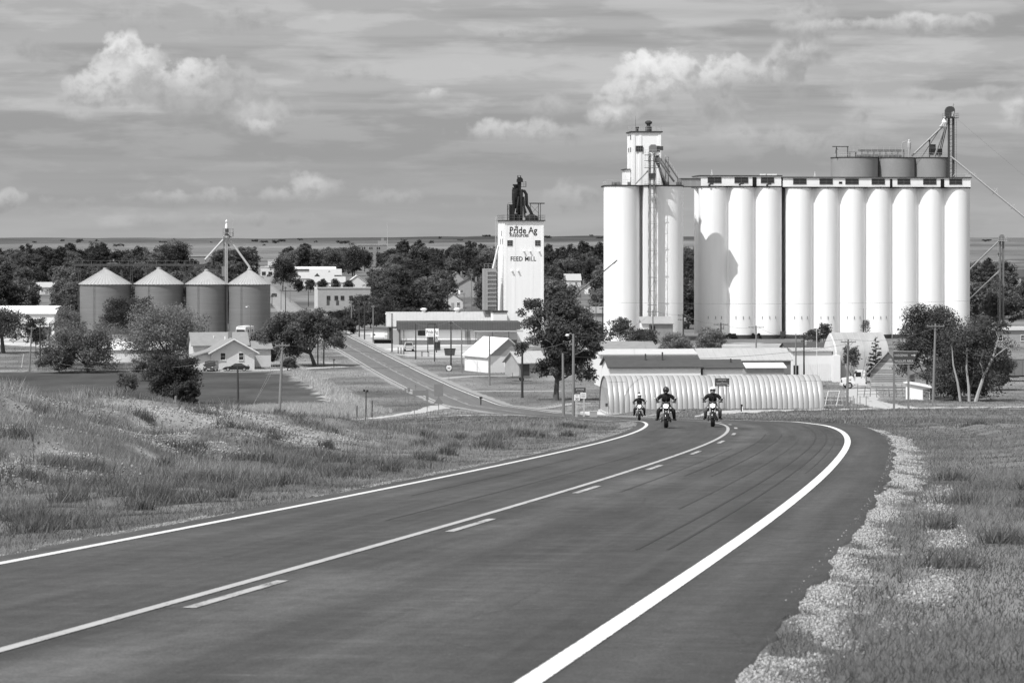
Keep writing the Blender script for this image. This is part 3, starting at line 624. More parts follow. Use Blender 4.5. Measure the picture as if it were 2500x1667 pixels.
# lattice bucket leg in front
lx0, lx1, ly0, ly1 = LA(1581), LA(1598), -2.6, -1.1
leg = thing('bucket_leg', 'steel lattice bucket leg standing in front of the headhouse elevator', 'bucket elevator', A.location, GRID)
lattice(MB(), lx0, lx1, ly0, ly1, 2.0, ZA(372), 3.1, .038).build('lattice_tower', m_dsteel, leg)
t = MB(); t.box(lx0+.12, lx0+.5, ly0+.4, ly1-.3, 2.0, ZA(375)); t.box(lx1-.5, lx1-.12, ly0+.4, ly1-.3, 2.0, ZA(375)); t.build('casing', m_steel, leg)
t = MB(); t.prism([(LA(1583), ZA(372)), (LA(1600), ZA(372)), (LA(1600), ZA(358)), (LA(1596), ZA(354)), (LA(1587), ZA(354)), (LA(1583), ZA(358))], ly0-.1, ly1+.3); t.build('leg_head', m_msteel, leg)
t = MB(); t.box(LA(1600), LA(1616), ly0+.2, ly1, ZA(368), ZA(358)); t.build('motor_housing', m_dsteel, leg)
for rr in (379, 393, 410, 450):
    t = MB(); t.box(lx0-.9, lx1+.9, ly0-.5, ly1+.5, ZA(rr)-.09, ZA(rr)); o = t.build('platform', m_msteel, leg)
    railing([(lx0-.9, ly1+.5, ZA(rr)), (lx0-.9, ly0-.5, ZA(rr)), (lx1+.9, ly0-.5, ZA(rr)), (lx1+.9, ly1+.5, ZA(rr))], 1.0).build('platform_railing', m_rail, o)
for rr in range(480, 780, 66):
    MB().bar((lx0-.35, ly0, ZA(rr)), (lx1+.3, ly0, ZA(rr)), .09).build('collar', m_msteel, leg)
for a, c, r_ in (((LA(1580), ly1, ZA(418)), (LA(1552), 1.0, top+.5), .17), ((LA(1600), ly1, ZA(394)), (LA(1631), 2.0, top+.6), .24), ((LA(1607), ly1, ZA(392)), (LA(1650), 2.5, top+1.2), .24), ((LA(1606), ly1, ZA(400)), (LA(1628), 4.0, top+.4), .30), ((LA(1612), ly1, ZA(388)), (LA(1640), 3, ZA(420)), .16)):
    MB().cyl(a, c, r_, n=10).build('spout', m_steel if r_ < .3 else m_msteel, leg, True)
MB().lathe([(.9, 0), (.9, .8), (.3, 1.6)], 12, (LA(1604), ly1+.2, ZA(397))).build('distributor', m_steel, leg, True)
MB().box(lx0+.1, lx1-.1, ly0+.1, ly1-.1, ZA(440), ZA(424)).build('control_cabin', m_dsteel, leg)
st = thing('steel_stair', 'steel railed stair climbing from the elevator deck towards the leg head', 'stair', A.location, GRID)
a, c = Vector((LA(1628), 2.2, ZA(388))), Vector((LA(1661), 2.2, ZA(437)))
b = MB()
for dy in (0, .9): b.bar(a+Vector((0, dy, 0)), c+Vector((0, dy, 0)), .14)
b.build('stringer', m_msteel, st)
for i in range(14): p = a+(c-a)*(i+.5)/14; MB().box(p.x-.2, p.x+.2, p.y, p.y+.9, p.z-.03, p.z+.03).build('tread', m_msteel, st)
b = MB()
for dy in (0, .9):
    for z in (.5, 1.0): b.bar(a+Vector((0, dy, z)), c+Vector((0, dy, z)), .06)
    for i in range(8): p = a+(c-a)*i/7+Vector((0, dy, 0)); b.bar(p, p+Vector((0, 0, 1)), .06)
b.build('handrail', m_rail, st)
b = MB(); lattice(b, LA(1629), LA(1636), 2.2, 3.1, top+.4, ZA(383), 2.4, .05); b.bar((LA(1660), 2.2, top+.4), (LA(1660), 2.2, ZA(437)), .12); b.bar((LA(1660), 3.1, top+.4), (LA(1660), 3.1, ZA(437)), .12); b.build('support', m_msteel, st)
# shed at the foot
shd = thing('corrugated_shed', 'grey corrugated shed with pale lean roof at the foot of the headhouse elevator', 'shed', at(1602, D_A-6)[:2]+(zA,), GRID)
q = MPP(D_A-6); wv = 38*q
MB().box(-wv*.55, wv, -2.2, 2.2, 0, 4.1).build('wall', m_corr, shd)
MB().box(-wv, -wv*.56, -2.3, 2.1, 0, 4.3).build('white_end', m_whitew, shd)
b = MB(); b.prismx([(-2.7, 4.15), (2.6, 5.6), (2.6, 5.75), (-2.7, 4.32)], -wv-.2, wv+.2); b.build('roof', m_steel, shd)
for i in range(16): x = -wv*.52+i*(wv*1.5)/16; MB().box(x, x+.12, -2.26, -2.203, .1, 4.0).build('rib', m_corr, shd)
MB().box(-wv*.9, -wv*.68, -2.36, -2.302, 0, 2.3).build('door', m_black, shd)
window(shd, -wv*.3, 3.2, .9, .9, -2.26, 2, 1, m_trim, sill=False)

# ================================================================ elevators B and C: silo rows with a gallery on top
def silo_row(name, label, px0, centres, rpx, g0, g1, row_top, row_gal, windows, doors, D, back_shift=0):
    s = MPP(D); z0 = GZ((px0-1250)*s, D); L = lambda p: (p-px0)*s; Zr = lambda r: EYE-(r-HOR)*s-z0
    T = thing(name, label, 'grain elevator', ((px0-1250)*s, D, z0), GRID); r = rpx*s; zt = Zr(row_top); ck = 1/math.cos(GRID)
    for c in centres:
        for yy in (r, 3*r): silo(r, .95, zt, L(c)*ck, yy).build('silo', m_white, T, True)
        b = MB(); b.lathe([(r+.12, 0), (r+.12, .95)], 48, (L(c)*ck, r, 0)); b.build('base_band', m_trim, T, True)
    x0, x1 = L(centres[0])*ck, L(centres[-1])*ck
    MB().box(x0, x1, r*.52, 3*r, 0, zt).build('infill_wall', m_white, T)
    b = MB(); n = 60; pts = []
    for i, c in enumerate(centres):                  # scalloped deck slab following the silo fronts
        for k in range(13):
            a = math.pi + math.pi*k/12; pts.append((L(c)*ck+(r+.18)*math.cos(a), r+(r+.18)*math.sin(a)))
    pts += [(x1+r+.18, 4*r+.2), (x0-r-.18, 4*r+.2)]; n = len(pts)
    b.add([(x, y, zt) for x, y in pts]+[(x, y, zt+.28) for x, y in pts], [tuple(range(n)), tuple(range(n, 2*n))]+[(i, (i+1) % n, n+(i+1) % n, n+i) for i in range(n)])
    b.build('deck_slab', m_trim, T)
    gx0, gx1, gz1 = L(g0)*ck, L(g1)*ck, Zr(row_gal); gy = 1.25
    gal = MB().box(gx0, gx1, gy, 4*r-1.2, zt+.28, gz1).build('gallery', m_white, T)
    MB().box(gx0-.25, gx1+.25, gy-.28, 4*r-1.0, gz1, gz1+.22).build('gallery_roof', m_trim, T)
    for wx0, wx1 in windows: window(T, L((wx0+wx1)/2)*ck, zt+.28+(gz1-zt-.28)*.60, (wx1-wx0)*s, 1.25, gy, 2, 2, m_msteel, sill=False, fw=.06)
    for dx0, dx1 in doors: MB().box(L(dx0)*ck, L(dx1)*ck, gy-.06, gy-.003, zt+.3, gz1-.25).build('door', m_black, T)
    for i, c in enumerate(centres):
        b = MB(); b.cyl((L(c)*ck, .3-.2, zt-.25), (L(c)*ck, .3-.2, zt+.3), .12); b.build('roof_drain', m_trim, T)
    return T, L, Zr, zt, gz1, r, ck
D_B = 668.0
B, LB, ZB, ztB, gzB, rB, ckB = silo_row('grain_elevator', 'white concrete row of three silos with a windowed gallery and tower shadow', 1747, (1747, 1815, 1880), 36, 1711, 1911, 457, 430,
    ((1730, 1763), (1796, 1829), (1861, 1893)), ((1840, 1850),), D_B)
C_, LC, ZC, ztC, gzC, rC, ckC = silo_row('grain_elevator', 'white concrete row of seven silos under a long windowed gallery', 1957, (1957, 2022, 2087, 2152, 2217, 2282, 2347), 34.5, 1914, 2379, 459, 434,
    ((1939, 1971), (2004, 2036), (2068, 2100), (2133, 2165), (2197, 2228), (2261, 2293), (2326, 2357)), ((2178, 2184), (2304, 2313)), D_B+1.8)
MB().box(LC(2052), LC(2060), 1.19, 1.245, ztC+1.0, ztC+1.5).build('gallery_vent', m_black, C_)
for px, r_ in ((1737, 449), (1812, 448), (1880, 449)):
    b = MB(); b.cbox((LB(px), -.05, ZB(r_)), (.9, .5, .5)); b.cyl((LB(px)-.5, -.3, ZB(r_)-.3), (LB(px)-.5, .3, ZB(r_)-.3), .25); b.build('fan_unit', m_dsteel, B)
for px in (1840, 1854): b = MB(); b.cyl((LB(px), -.12, ZB(817)), (LB(px), .5, ZB(817)), .35, n=12); b.build('aeration_port', m_black, B)
b = MB(); b.cbox((LB(1912), -.6, ZB(814)), (1.1, 1.1, .9)); b.cyl((LB(1912), -.6, ZB(814)-1.6), (LB(1912), -.6, ZB(814)-.4), .4); b.cyl((LB(1912)-1.4, -1.2, ZB(830)), (LB(1912)+.4, -.7, ZB(817)), .12); b.build('unloading_blower', m_dsteel, B)
b = MB(); b.cyl((LB(1783), -.3, ZB(819)), (LB(1783), .6, ZB(819)), .55, n=14); b.cbox((LB(1783)+.9, -.2, ZB(819)), (.8, .8, .9)); b.build('aeration_fan', m_black, B)
for px in (2070, 2330): b = MB(); b.cyl((LC(px), -.3, ZC(818)), (LC(px), .5, ZC(818)), .45, n=14); b.build('aeration_fan', m_black, C_)
# fixing brackets for cables on the silo fronts
for T, L, Zr, ck, cs, r in ((B, LB, ZB, ckB, (1747, 1815, 1880), rB), (C_, LC, ZC, ckC, (1957, 2022, 2087, 2152, 2217, 2282, 2347), rC)):
    for c in cs:
        for k in (-16, 0, 14): a = math.asin(k/33); x, y = L(c)*ck+(r+.02)*math.sin(a), r-(r+.02)*math.cos(a); MB().box(x-.05, x+.05, y-.12, y+.02, Zr(779), Zr(772)).build('bracket', m_msteel, T)
for px, r_ in ((1746, 418), (2000, 426)): 
    T, L, Zr, g = (B, LB, ZB, gzB) if px < 1900 else (C_, LC, ZC, gzC)
    b = MB(); b.cyl((L(px), 5, g+.2), (L(px), 5, g+1.6), .05); b.cyl((L(px)-.3, 5, g+.2), (L(px), 5, g+1.3), .03); b.cyl((L(px)+.3, 5, g+.2), (L(px), 5, g+1.3), .03); b.build('roof_aerial', m_whitew, T)
for px, w_ in ((1700+175, .8), (1700+200, 1.4)): MB().box(LB(px)-w_, LB(px)+w_*.4, 4, 6, gzB+.22, gzB+.62).build('roof_hatch', m_whitew, B)
# bridge between A and B
br = thing('gallery_bridge', 'grey corrugated conveyor bridge joining the headhouse elevator to the silo row', 'bridge', at(1680, D_A+4)[:2]+(zA,), GRID)
sb = MPP(D_A+4); bx0, bx1 = (1661-1680)*sb, (1711-1680)*sb; bz0, bz1 = EYE-(455-HOR)*sb-zA, EYE-(437-HOR)*sb-zA
MB().box(bx0, bx1, -.2, 2.6, bz0, bz1).build('casing', m_corr, br); MB().box(bx0, bx1, -.4, 2.8, bz1, bz1+.15).build('roof', m_trim, br)
for i in range(13): x = bx0+.2+i*(bx1-bx0-.4)/12; MB().box(x-.05, x+.05, -.26, -.203, bz0, bz1).build('rib', m_corr, br)
MB().box(bx0, bx1, -.3, 2.7, bz0-.2, bz0).build('girder', m_dsteel, br)

# ================================================================ grey silos behind, with roof plant and tall leg
D_G = 706.0; sG = MPP(D_G); zG = GZ((2185-1250)*sG, D_G); LG = lambda p: (p-2185)*sG; ZG = lambda r: EYE-(r-HOR)*sG-zG
Gs = thing('concrete_silos', 'three bare grey concrete silos with roof machinery behind the white silo row', 'silo', ((2185-1250)*sG, D_G, zG), GRID)
ztG = ZG(386)
for c, r_ in ((2096, 58), (2199, 46.5), (2288, 45)): silo(r_*sG, 0, ztG, LG(c), 5.5).build('silo', m_grey, Gs, True)
m_patch = M('pale_concrete_patch', .50, .9, .2, 2)
rs = random.Random(4)
for c, r_ in ((2092, 54), (2197, 44), (2286, 43)):
    for i in range(9):
        a = rs.uniform(-.5, .75); z = ztG-rs.uniform(.8, 4.4); r = r_*sG+.015; n = 6; da = rs.uniform(.06, .22); hh_ = rs.uniform(.04, .10); vs = []
        for k in range(n+1): t = a+da*(k/n-.5); vs += [(LG(c)+r*math.sin(t), 5.5-r*math.cos(t), z), (LG(c)+r*math.sin(t), 5.5-r*math.cos(t), z+hh_)]
        MB().add(vs, [(2*k, 2*k+2, 2*k+3, 2*k+1) for k in range(n)]).build('crack_patch', m_patch, Gs)
b = MB()
for c, r_ in ((2096, 58.8), (2199, 47.3), (2288, 45.8)): b.lathe([(r_*sG, ztG+.012*(c % 3)), (r_*sG, ztG+.25+.012*(c % 3))], 40, (LG(c), 5.5, 0))
b.build('roof_slab', m_trim, Gs)
zt = ztG+.25
railing([(LG(2040), 3, zt), (LG(2070), .3, zt), (LG(2110), .3, zt), (LG(2150), 3, zt), (LG(2185), 1.3, zt), (LG(2235), 2.5, zt), (LG(2270), 1.3, zt), (LG(2326), 3, zt)], 1.1, step=1.2).build('roof_railing', m_rail, Gs)
cv = MB(); cv.box(LG(2106), LG(2220), 5.2, 6.2, ZG(369), ZG(363)); cv.build('drag_conveyor', m_msteel, Gs)
b = MB(); [b.bar((LG(x), 5.7, zt), (LG(x), 5.7, ZG(369)), .16) for x in range(2085, 2225, 15)]; b.build('conveyor_legs', m_msteel, Gs)
b = MB(); b.box(LG(2078), LG(2106), 4.5, 6.5, ZG(369)-.1, ZG(369)); lattice(b, LG(2078), LG(2100), 4.5, 6.5, zt, ZG(369), 1.2, .04); b.build('access_frame', m_rail, Gs)
railing([(LG(2078), 4.5, ZG(369)), (LG(2225), 4.5, ZG(369))], 1.2, step=1.4).build('conveyor_railing', m_rail, Gs)
b = MB(); b.bar((LG(2044), 2, zt), (LG(2044), 2, ZG(359)), .2); b.bar((LG(2072), 2, zt), (LG(2072), 2, ZG(359)), .2); b.box(LG(2034), LG(2074), 1.8, 2.2, ZG(359), ZG(357)); b.bar((LG(2048), 2, ZG(366)), (LG(2044), 2, ZG(361)), .1); b.bar((LG(2041), 2, ZG(375)), (LG(2044), 2, ZG(359)), .08); b.build('hoist_frame', m_dsteel, Gs)
mb = MB(); rs = random.Random(2)
for i in range(12): x = LG(2110+i*9); mb.cbox((x, 4+rs.random(), zt+.4), (.9+rs.random(), .8, .5+.5*rs.random()))
mb.build('roof_machinery', m_msteel, Gs)
b = MB(); b.lathe([(.10, 0), (.15, .9), (.42, 2.4), (.48, 2.7), (.48, 3.7), (.26, 3.9), (.30, 4.2), (.15, 4.5)], 16, (LG(2228), 3.5, zt)); b.build('dust_cyclone', m_rail, Gs, True)
b = MB(); b.tube([(LG(2211), 3.5, zt), (LG(2211), 3.5, ZG(349)), (LG(2213), 3.5, ZG(346)), (LG(2218), 3.5, ZG(345)), (LG(2226), 3.5, ZG(346))], .13, 8); b.build('cyclone_duct', m_steel, Gs, True)
b = MB(); b.tube([(LG(2280), 4, zt), (LG(2280), 4, ZG(345))], .12); b.lathe([(.25, 0), (.25, .5), (.1, .8)], 10, (LG(2280), 4, ZG(345))); b.build('vent_stack', m_dsteel, Gs)
b = MB(); b.box(LG(2283), LG(2312), 4, 6, ZG(378), ZG(362)); b.box(LG(2284), LG(2296), 4.2, 5.6, ZG(362), ZG(351)); b.build('equipment_box', m_dsteel, Gs)
# tall leg
TL = thing('bucket_leg', 'tall dark bucket leg with rounded head and pale distributor cone above the grey silos', 'bucket elevator', Gs.location, GRID)
x0, x1 = LG(2320), LG(2335); yl = 1.0
b = MB(); b.box(x0, x0+.42, yl, yl+.7, 0, ZG(288)); b.box(x1-.42, x1, yl, yl+.7, 0, ZG(288)); b.build('casing', m_dsteel, TL)
b = MB()
for r_ in range(295, 620, 9): b.bar((x0+.3, yl+.35, ZG(r_)), (x1-.3, yl+.35, ZG(r_)), .10)
for r_ in range(295, 610, 18): b.bar((x0+.3, yl+.3, ZG(r_)), (x1-.3, yl+.3, ZG(r_+9)), .05)
b.build('bracing', m_dsteel, TL)
ladder((x1+.3, yl, ZG(640)), (x1+.3, yl, ZG(290))).build('ladder', m_dsteel, TL)
b = MB(); b.prism([(LG(2313), ZG(287)), (LG(2336), ZG(287)), (LG(2336), ZG(266)), (LG(2333), ZG(261)), (LG(2328), ZG(259)), (LG(2321), ZG(259)), (LG(2316), ZG(262)), (LG(2313), ZG(268))], yl-.2, yl+1.0); b.build('head', m_dsteel, TL)
b = MB(); b.box(LG(2309), LG(2344), yl-.8, yl+1.6, ZG(287)-.12, ZG(287)); o = b.build('platform', m_dsteel, TL)
railing([(LG(2309), yl-.8, ZG(287)), (LG(2344), yl-.8, ZG(287)), (LG(2344), yl+1.6, ZG(287)), (LG(2309), yl+1.6, ZG(287))], 1.1, step=.9).build('platform_railing', m_msteel, o)
b = MB(); b.cbox((LG(2331), yl-.5, ZG(279)), (.8, .6, 1.2)); b.cyl((LG(2328), yl-.7, ZG(284)), (LG(2332), yl-.7, ZG(272)), .22); b.build('drive_motor', m_steel, TL)
b = MB(); b.bar((LG(2333), yl, ZG(260)), (LG(2333), yl, ZG(252)), .06); b.bar((LG(2329), yl, ZG(257)), (LG(2335), yl, ZG(255)), .05); b.build('mast', m_dsteel, TL)
b = MB(); b.lathe([(.75, 0), (.75, .35), (.08, 1.5)], 14, (LG(2312), yl+.3, ZG(299))); b.build('distributor_cone', m_whitew, TL, True)
for k in range(6):
    a = math.pi*k/5; b = MB(); b.cyl((LG(2312)+.55*math.cos(a+math.pi), yl+.3-.5*math.sin(a), ZG(299)), (LG(2309)+1.0*math.cos(a+math.pi), yl+.3-.6*math.sin(a), ZG(309)), .17, n=8); b.build('distributor_spout', m_steel, TL, True)
for a, c, r_ in (((LG(2306), yl+.3, ZG(308)), (LG(2237), 4.5, zt+.4), .24), ((LG(2311), yl, ZG(310)), (LG(2292), 3.5, zt+.3), .27), ((LG(2309), yl+.8, ZG(309)), (LG(2240), 6, zt+.4), .10), ((LG(2304), yl+.9, ZG(310)), (LG(2268), 7, zt+.3), .10), ((LG(2313), yl+.5, ZG(310)), (LG(2307), 6, zt+.3), .12), ((LG(2317), yl+.6, ZG(310)), (LG(2313), 7, zt+.3), .12)):
    MB().cyl(a, c, r_, n=10).build('spout', m_steel if r_ > .2 else m_msteel, TL, True)
# long inclined spout running down to the right, with its truss ties
SP = thing('grain_spout', 'long pale inclined grain spout slanting down from the grey silos past the right edge', 'spout', Gs.location, GRID)
pa, pb = Vector((LG(2326), .5, ZG(383))), Vector((LG(2760), -2.0, ZG(738)))
MB().cyl(pa, pb, .22, n=10).build('spout_pipe', m_rail, SP, True)
for px, r_, hgt in ((2381, 428, 10), (2433, 469, 18), (2478, 506, 14), (2530, 548, 16)):
    c = Vector((LG(px), .3, ZG(r_))); b = MB(); dn = Vector((.62, 0, .78))
    b.bar(c-dn*hgt*.045, c+dn*hgt*.07, .12); b.bar(c+dn*hgt*.07, c+Vector((-.8, 0, .75)), .08); b.bar(c+dn*hgt*.07, c+Vector((.8, 0, -.5)), .08); b.build('truss_tie', m_rail, SP)
b = MB(); b.bar((LG(2335), .5, ZG(424)), (LG(2372), .5, ZG(424)), .10); b.bar((LG(2335), .5, ZG(424)), (LG(2330), .5, ZG(431)), .10); b.cbox((LG(2366), .5, ZG(429)), (1.4, .8, .5)); b.build('support_frame', m_rail, SP)
b = MB(); b.bar((LG(2760), -2, 0), (LG(2760), -2, ZG(738)), .3); b.build('end_post', m_msteel, SP)
gw = thing('guy_wire', 'thin guy wire running down from the tall leg head to the right', 'wire', Gs.location, GRID)
MB().cyl((LG(2344), 1, ZG(292)), (LG(2720), -6, ZG(620)), .018, n=4).build('cable', m_dsteel, gw)

# ================================================================ small leg at the right edge
D_R = 697.0; sR = MPP(D_R); zR = GZ((2445-1250)*sR, D_R); LR = lambda p: (p-2445)*sR; ZR = lambda r: EYE-(r-HOR)*sR-zR
RL = thing('bucket_leg', 'slim steel grain leg with twin casings at the right edge of the view', 'bucket elevator', ((2445-1250)*sR, D_R, zR), GRID)
b = MB(); b.box(LR(2440), LR(2444), 0, .5, 0, ZR(584)); b.box(LR(2448), LR(2452), 0, .5, 0, ZR(584)); b.build('casing', m_msteel, RL)
b = MB(); [b.bar((LR(2442), .25, ZR(r)), (LR(2450), .25, ZR(r)), .09) for r in range(590, 800, 9)]; b.build('bracing', m_msteel, RL)
b = MB(); b.prism([(LR(2440), ZR(588)), (LR(2453), ZR(588)), (LR(2453), ZR(577)), (LR(2449), ZR(573)), (LR(2443), ZR(573)), (LR(2440), ZR(577))], -.1, .7); b.build('head', m_msteel, RL)
b = MB(); b.box(LR(2436), LR(2458), -.8, 1.2, ZR(588)-.1, ZR(588)); o = b.build('platform', m_rail, RL)
railing([(LR(2436), -.8, ZR(588)), (LR(2458), -.8, ZR(588)), (LR(2458), 1.2, ZR(588))], 1.0, step=.7).build('platform_railing', m_rail, o)
b = MB(); b.bar((LR(2420), 0, ZR(587)), (LR(2436), 0, ZR(585)), .1); b.build('boom', m_rail, RL)
for a, c in (((LR(2437), 0, ZR(590)), (LR(2345), 5, ZR(690))), ((LR(2439), 0, ZR(662)), (LR(2350), 4, ZR(755)))): MB().cyl(a, c, .19, n=10).build('spout', m_steel, RL, True)
ladder((LR(2438), -.1, 0), (LR(2438), -.1, ZR(590)), .4).build('ladder', m_rail, RL)

# ================================================================ feed mill tower
D_F = 650.0; sF = MPP(D_F); zF = GZ((1232-1250)*sF, D_F); LF = lambda p: (p-1232)*sF; ZF = lambda r: EYE-(r-HOR)*sF-zF
FR = R(9)
FM = thing('feed_mill', 'white concrete feed mill tower with painted lettering and dark rooftop machinery', 'feed mill', ((1232-1250)*sF, D_F, zF), FR)
wd, dp, tF = 96*sF*1.012, 10.0, ZF(540)
MB().box(0, wd, 0, dp, 0, tF).build('tower', m_white, FM)
for px, w_ in ((1236, 4), (1255.5, 5.5), (1299, 5.5), (1325, 4.5)): x = LF(px)*1.012; MB().box(x-w_*sF/2, x+w_*sF/2, -.03, -.002, 0, tF-.5).build('pilaster', m_white, FM)
MB().box(0, wd, -.04, -.002, tF-.49, tF).build('cornice', m_white, FM)
MB().box(-.3, wd+.3, -.4, dp+.3, tF, tF+.25).build('roof_slab', m_trim, FM)
for px in (1245, 1313): window(FM, LF(px)*1.012, ZF(593.5), 1.15, 1.15, -.004, 2, 3, m_grey, sill=False)
for px, r_ in ((1279, 613), (1294, 613), (1316, 613), (1250, 661), (1265, 661)): MB().cyl((LF(px)*1.012, -.45, ZF(r_)-.15), (LF(px)*1.012, .05, ZF(r_)+.1), .2, n=8).build('vent_cowl', m_white, FM, True)
for yy, r_ in ((3, 590), (6, 590), (4.5, 570)): MB().box(-.05, -.003, yy-.25, yy+.25, ZF(r_)-.6, ZF(r_)+.6).build('side_window', m_glass, FM)
# lettering
m_letter = M('black_sign_paint', .02, .8, .1, 4)
def text(txt, h, mat, parent, loc, align='LEFT', bold=0.0, sx=1.0, rot=(R(90), 0, 0), name='lettering', depth=.01, space=1.0):
    c = bpy.data.curves.new('t', 'FONT'); c.body = txt; c.size = h; c.align_x = align; c.offset = bold; c.extrude = depth; c.resolution_u = 2; c.space_character = space
    o = bpy.data.objects.new('t', c); COL.objects.link(o); dg = bpy.context.evaluated_depsgraph_get(); me = bpy.data.meshes.new_from_object(o.evaluated_get(dg)); me.name = name
    bpy.data.objects.remove(o); me.materials.clear(); me.materials.append(mat)
    ob = put(name, me, parent, loc); ob.rotation_euler = rot; ob.scale = (sx, 1, 1); return ob
def serifs(parent, xs, z, w_, h_, y, mat):
    for x in xs: MB().box(x-w_/2, x+w_/2, y-.012, y, z, z+h_).build('serif', mat, parent)
yt = -.038
text('Pride Ag', 2.15, m_letter, FM, (LF(1243.5), yt, ZF(570)), bold=.03, sx=.86, depth=.003)
text('Resources', 1.25, m_letter, FM, (LF(1244), yt, ZF(578)-.02), bold=.02, sx=.84, depth=.003)
text('FEED MILL', 1.42, m_letter, FM, (LF(1246), yt, ZF(637)), bold=.015, sx=.90, space=1.04, depth=.003)
serifs(FM, (LF(1245.4), LF(1255.3), LF(1260.6)), ZF(570)-.02, .55, .12, yt-.003, m_letter)
b = MB(); sx, sz = LF(1260.6), ZF(554.5)
pts = [(sx+(.52 if k % 2 == 0 else .2)*math.sin(math.pi*k/5), yt-.01, sz+(.52 if k % 2 == 0 else .2)*math.cos(math.pi*k/5)) for k in range(10)]
b.add(pts+[(x, y+.02, z) for x, y, z in pts], [tuple(range(10)), tuple(range(10, 20))]+[(i, (i+1) % 10, 10+(i+1) % 10, 10+i) for i in range(10)]); b.build('star', m_msteel, FM)
# rooftop machinery
rF = tF+.25
railing([(-.2, -.3, rF), (wd+.2, -.3, rF), (wd+.2, dp, rF), (-.2, dp, rF), (-.2, -.3, rF)], 1.2, step=1.1).build('roof_railing', m_msteel, FM)
m_blk = M('black_painted_steel', .02, .6, .25, 3)
mp = thing('rooftop_machinery', 'dark cyclones ducts and bucket leg on the feed mill roof', 'machinery', FM.location, FR)
b = MB(); lattice(b, LF(1271), LF(1278), 3.4, 4.1, rF, ZF(428), 1.6, .05); b.box(LF(1272), LF(1277), 3.5, 4.0, rF, ZF(432)); b.build('leg_casing', m_blk, mp)
b = MB(); b.prism([(LF(1269), ZF(444)), (LF(1283), ZF(444)), (LF(1283), ZF(437)), (LF(1280), ZF(433)), (LF(1272), ZF(433)), (LF(1269), ZF(437))], 3.2, 4.4); b.build('leg_head', m_blk, mp)
MB().box(LF(1278), LF(1291), 3, 4.6, ZF(455)-.08, ZF(455)).build('platform', m_blk, mp)
railing([(LF(1278), 3, ZF(455)), (LF(1291), 3, ZF(455)), (LF(1291), 4.6, ZF(455))], 1.1, step=.6).build('platform_railing', m_blk, mp)
for px, r0, rr in ((1266, 462, .85), (1262, 470, .55)):
    zc = ZF(r0); b = MB(); b.lathe([(.18, -4.4), (.25, -4.0), (rr, -1.6), (rr, 0), (rr*.5, .25), (rr*.5, .75), (rr*.8, .9), (rr*.8, 1.2)], 16, (LF(px), 3.2+rr, zc)); b.build('cyclone', m_blk, mp, True)
b = MB(); b.box(LF(1248.5), LF(1259), 1.2, 3.0, rF, ZF(499)); b.build('filter_cabinet', m_blk, mp)
railing([(LF(1242), 1, ZF(507)), (LF(1264), 1, ZF(507)), (LF(1264), 3, ZF(507))], 1.0, step=.7).build('cabinet_railing', m_blk, mp)
b = MB(); lattice(b, LF(1242), LF(1247), 1.0, 2.0, rF, ZF(499), 1.0, .04); b.build('cabinet_stand', m_blk, mp)
b = MB(); b.tube([(LF(1281), 3.6, ZF(466)), (LF(1287), 3.6, ZF(466)), (LF(1292), 3.6, ZF(474)), (LF(1293), 3.6, ZF(500)), (LF(1300), 3.2, ZF(512)), (LF(1305), 3.0, ZF(524))], .36, 10); b.build('elbow_duct', m_blk, mp, True)
for px0, r0, px1, r1, r_ in ((1279, 462, 1278, 530, .34), (1284, 480, 1286, 530, .24), (1272, 480, 1266, 520, .24), (1275, 470, 1290, 520, .18)): MB().cyl((LF(px0), 3, ZF(r0)), (LF(px1), 2.6, ZF(r1)), r_, n=8).build('spout', m_blk, mp, True)
for px, r_ in ((1267, 1.4), (1304, 1.5)): b = MB(); b.lathe([(r_, 0), (r_, .8), (.3, 1.5)], 16, (LF(px), 3, rF)); b.build('turnhead', m_blk, mp, True)
b = MB(); b.box(LF(1298), LF(1335), 2.2, 2.7, ZF(497.5), ZF(495)); 
for px in (1300, 1320, 1325): b.bar((LF(px), 2.4, rF), (LF(px), 2.4, ZF(497)), .12)
b.bar((LF(1300), 2.4, ZF(500)), (LF(1322), 2.4, ZF(522)), .06); b.bar((LF(1322), 2.4, ZF(500)), (LF(1302), 2.4, ZF(522)), .06); b.build('hoist_gantry', m_blk, mp)
# ladder cage and spout on the tower's left side
b = MB(); lattice(b, LF(1211), LF(1215), .6, 1.3, 3, ZF(528), 2.2, .03, False); b.build('caged_ladder', m_rail, FM)
b = MB(); b.cyl((LF(1217), .3, ZF(600)), (LF(1206), 1.5, ZF(655)), .26, n=10); b.build('side_spout', m_white, FM, True)
# grain dryer beside it
DRY = thing('grain_dryer', 'tall louvred steel grain dryer against the left side of the feed mill', 'grain dryer', FM.location, FR)
x0, x1 = LF(1183), LF(1212)
MB().box(x0, x1, .8, 4.0, ZF(757), ZF(656)).build('column', m_corr, DRY)
for i in range(9): z = ZF(748)+i*(ZF(664)-ZF(748))/8; MB().box(x0+.7, x1+.05, .45, .797, z, z+.28).build('louvre', m_steel, DRY)
MB().box(x0+.55, x0+.75, .5, .795, ZF(757), ZF(656)).build('riser', m_steel, DRY)
railing([(x0, .8, ZF(656)), (x1, .8, ZF(656)), (x1, 4, ZF(656))], 1.1, step=.7).build('top_railing', m_rail, DRY)
b = MB(); b.box(x0+.2, x1-.4, 1.2, 3.6, 0, ZF(757)); b.build('stand', m_msteel, DRY)
AN = thing('annex_building', 'small white block building with dark flat roof at the foot of the feed mill', 'building', FM.location, FR)
MB().box(LF(1197), LF(1231), -4.2, -.5, 0, ZF(761)).build('wall', m_white, AN); MB().box(LF(1195), LF(1233), -4.4, -.45, ZF(761), ZF(757.5)).build('roof', m_trim, AN)
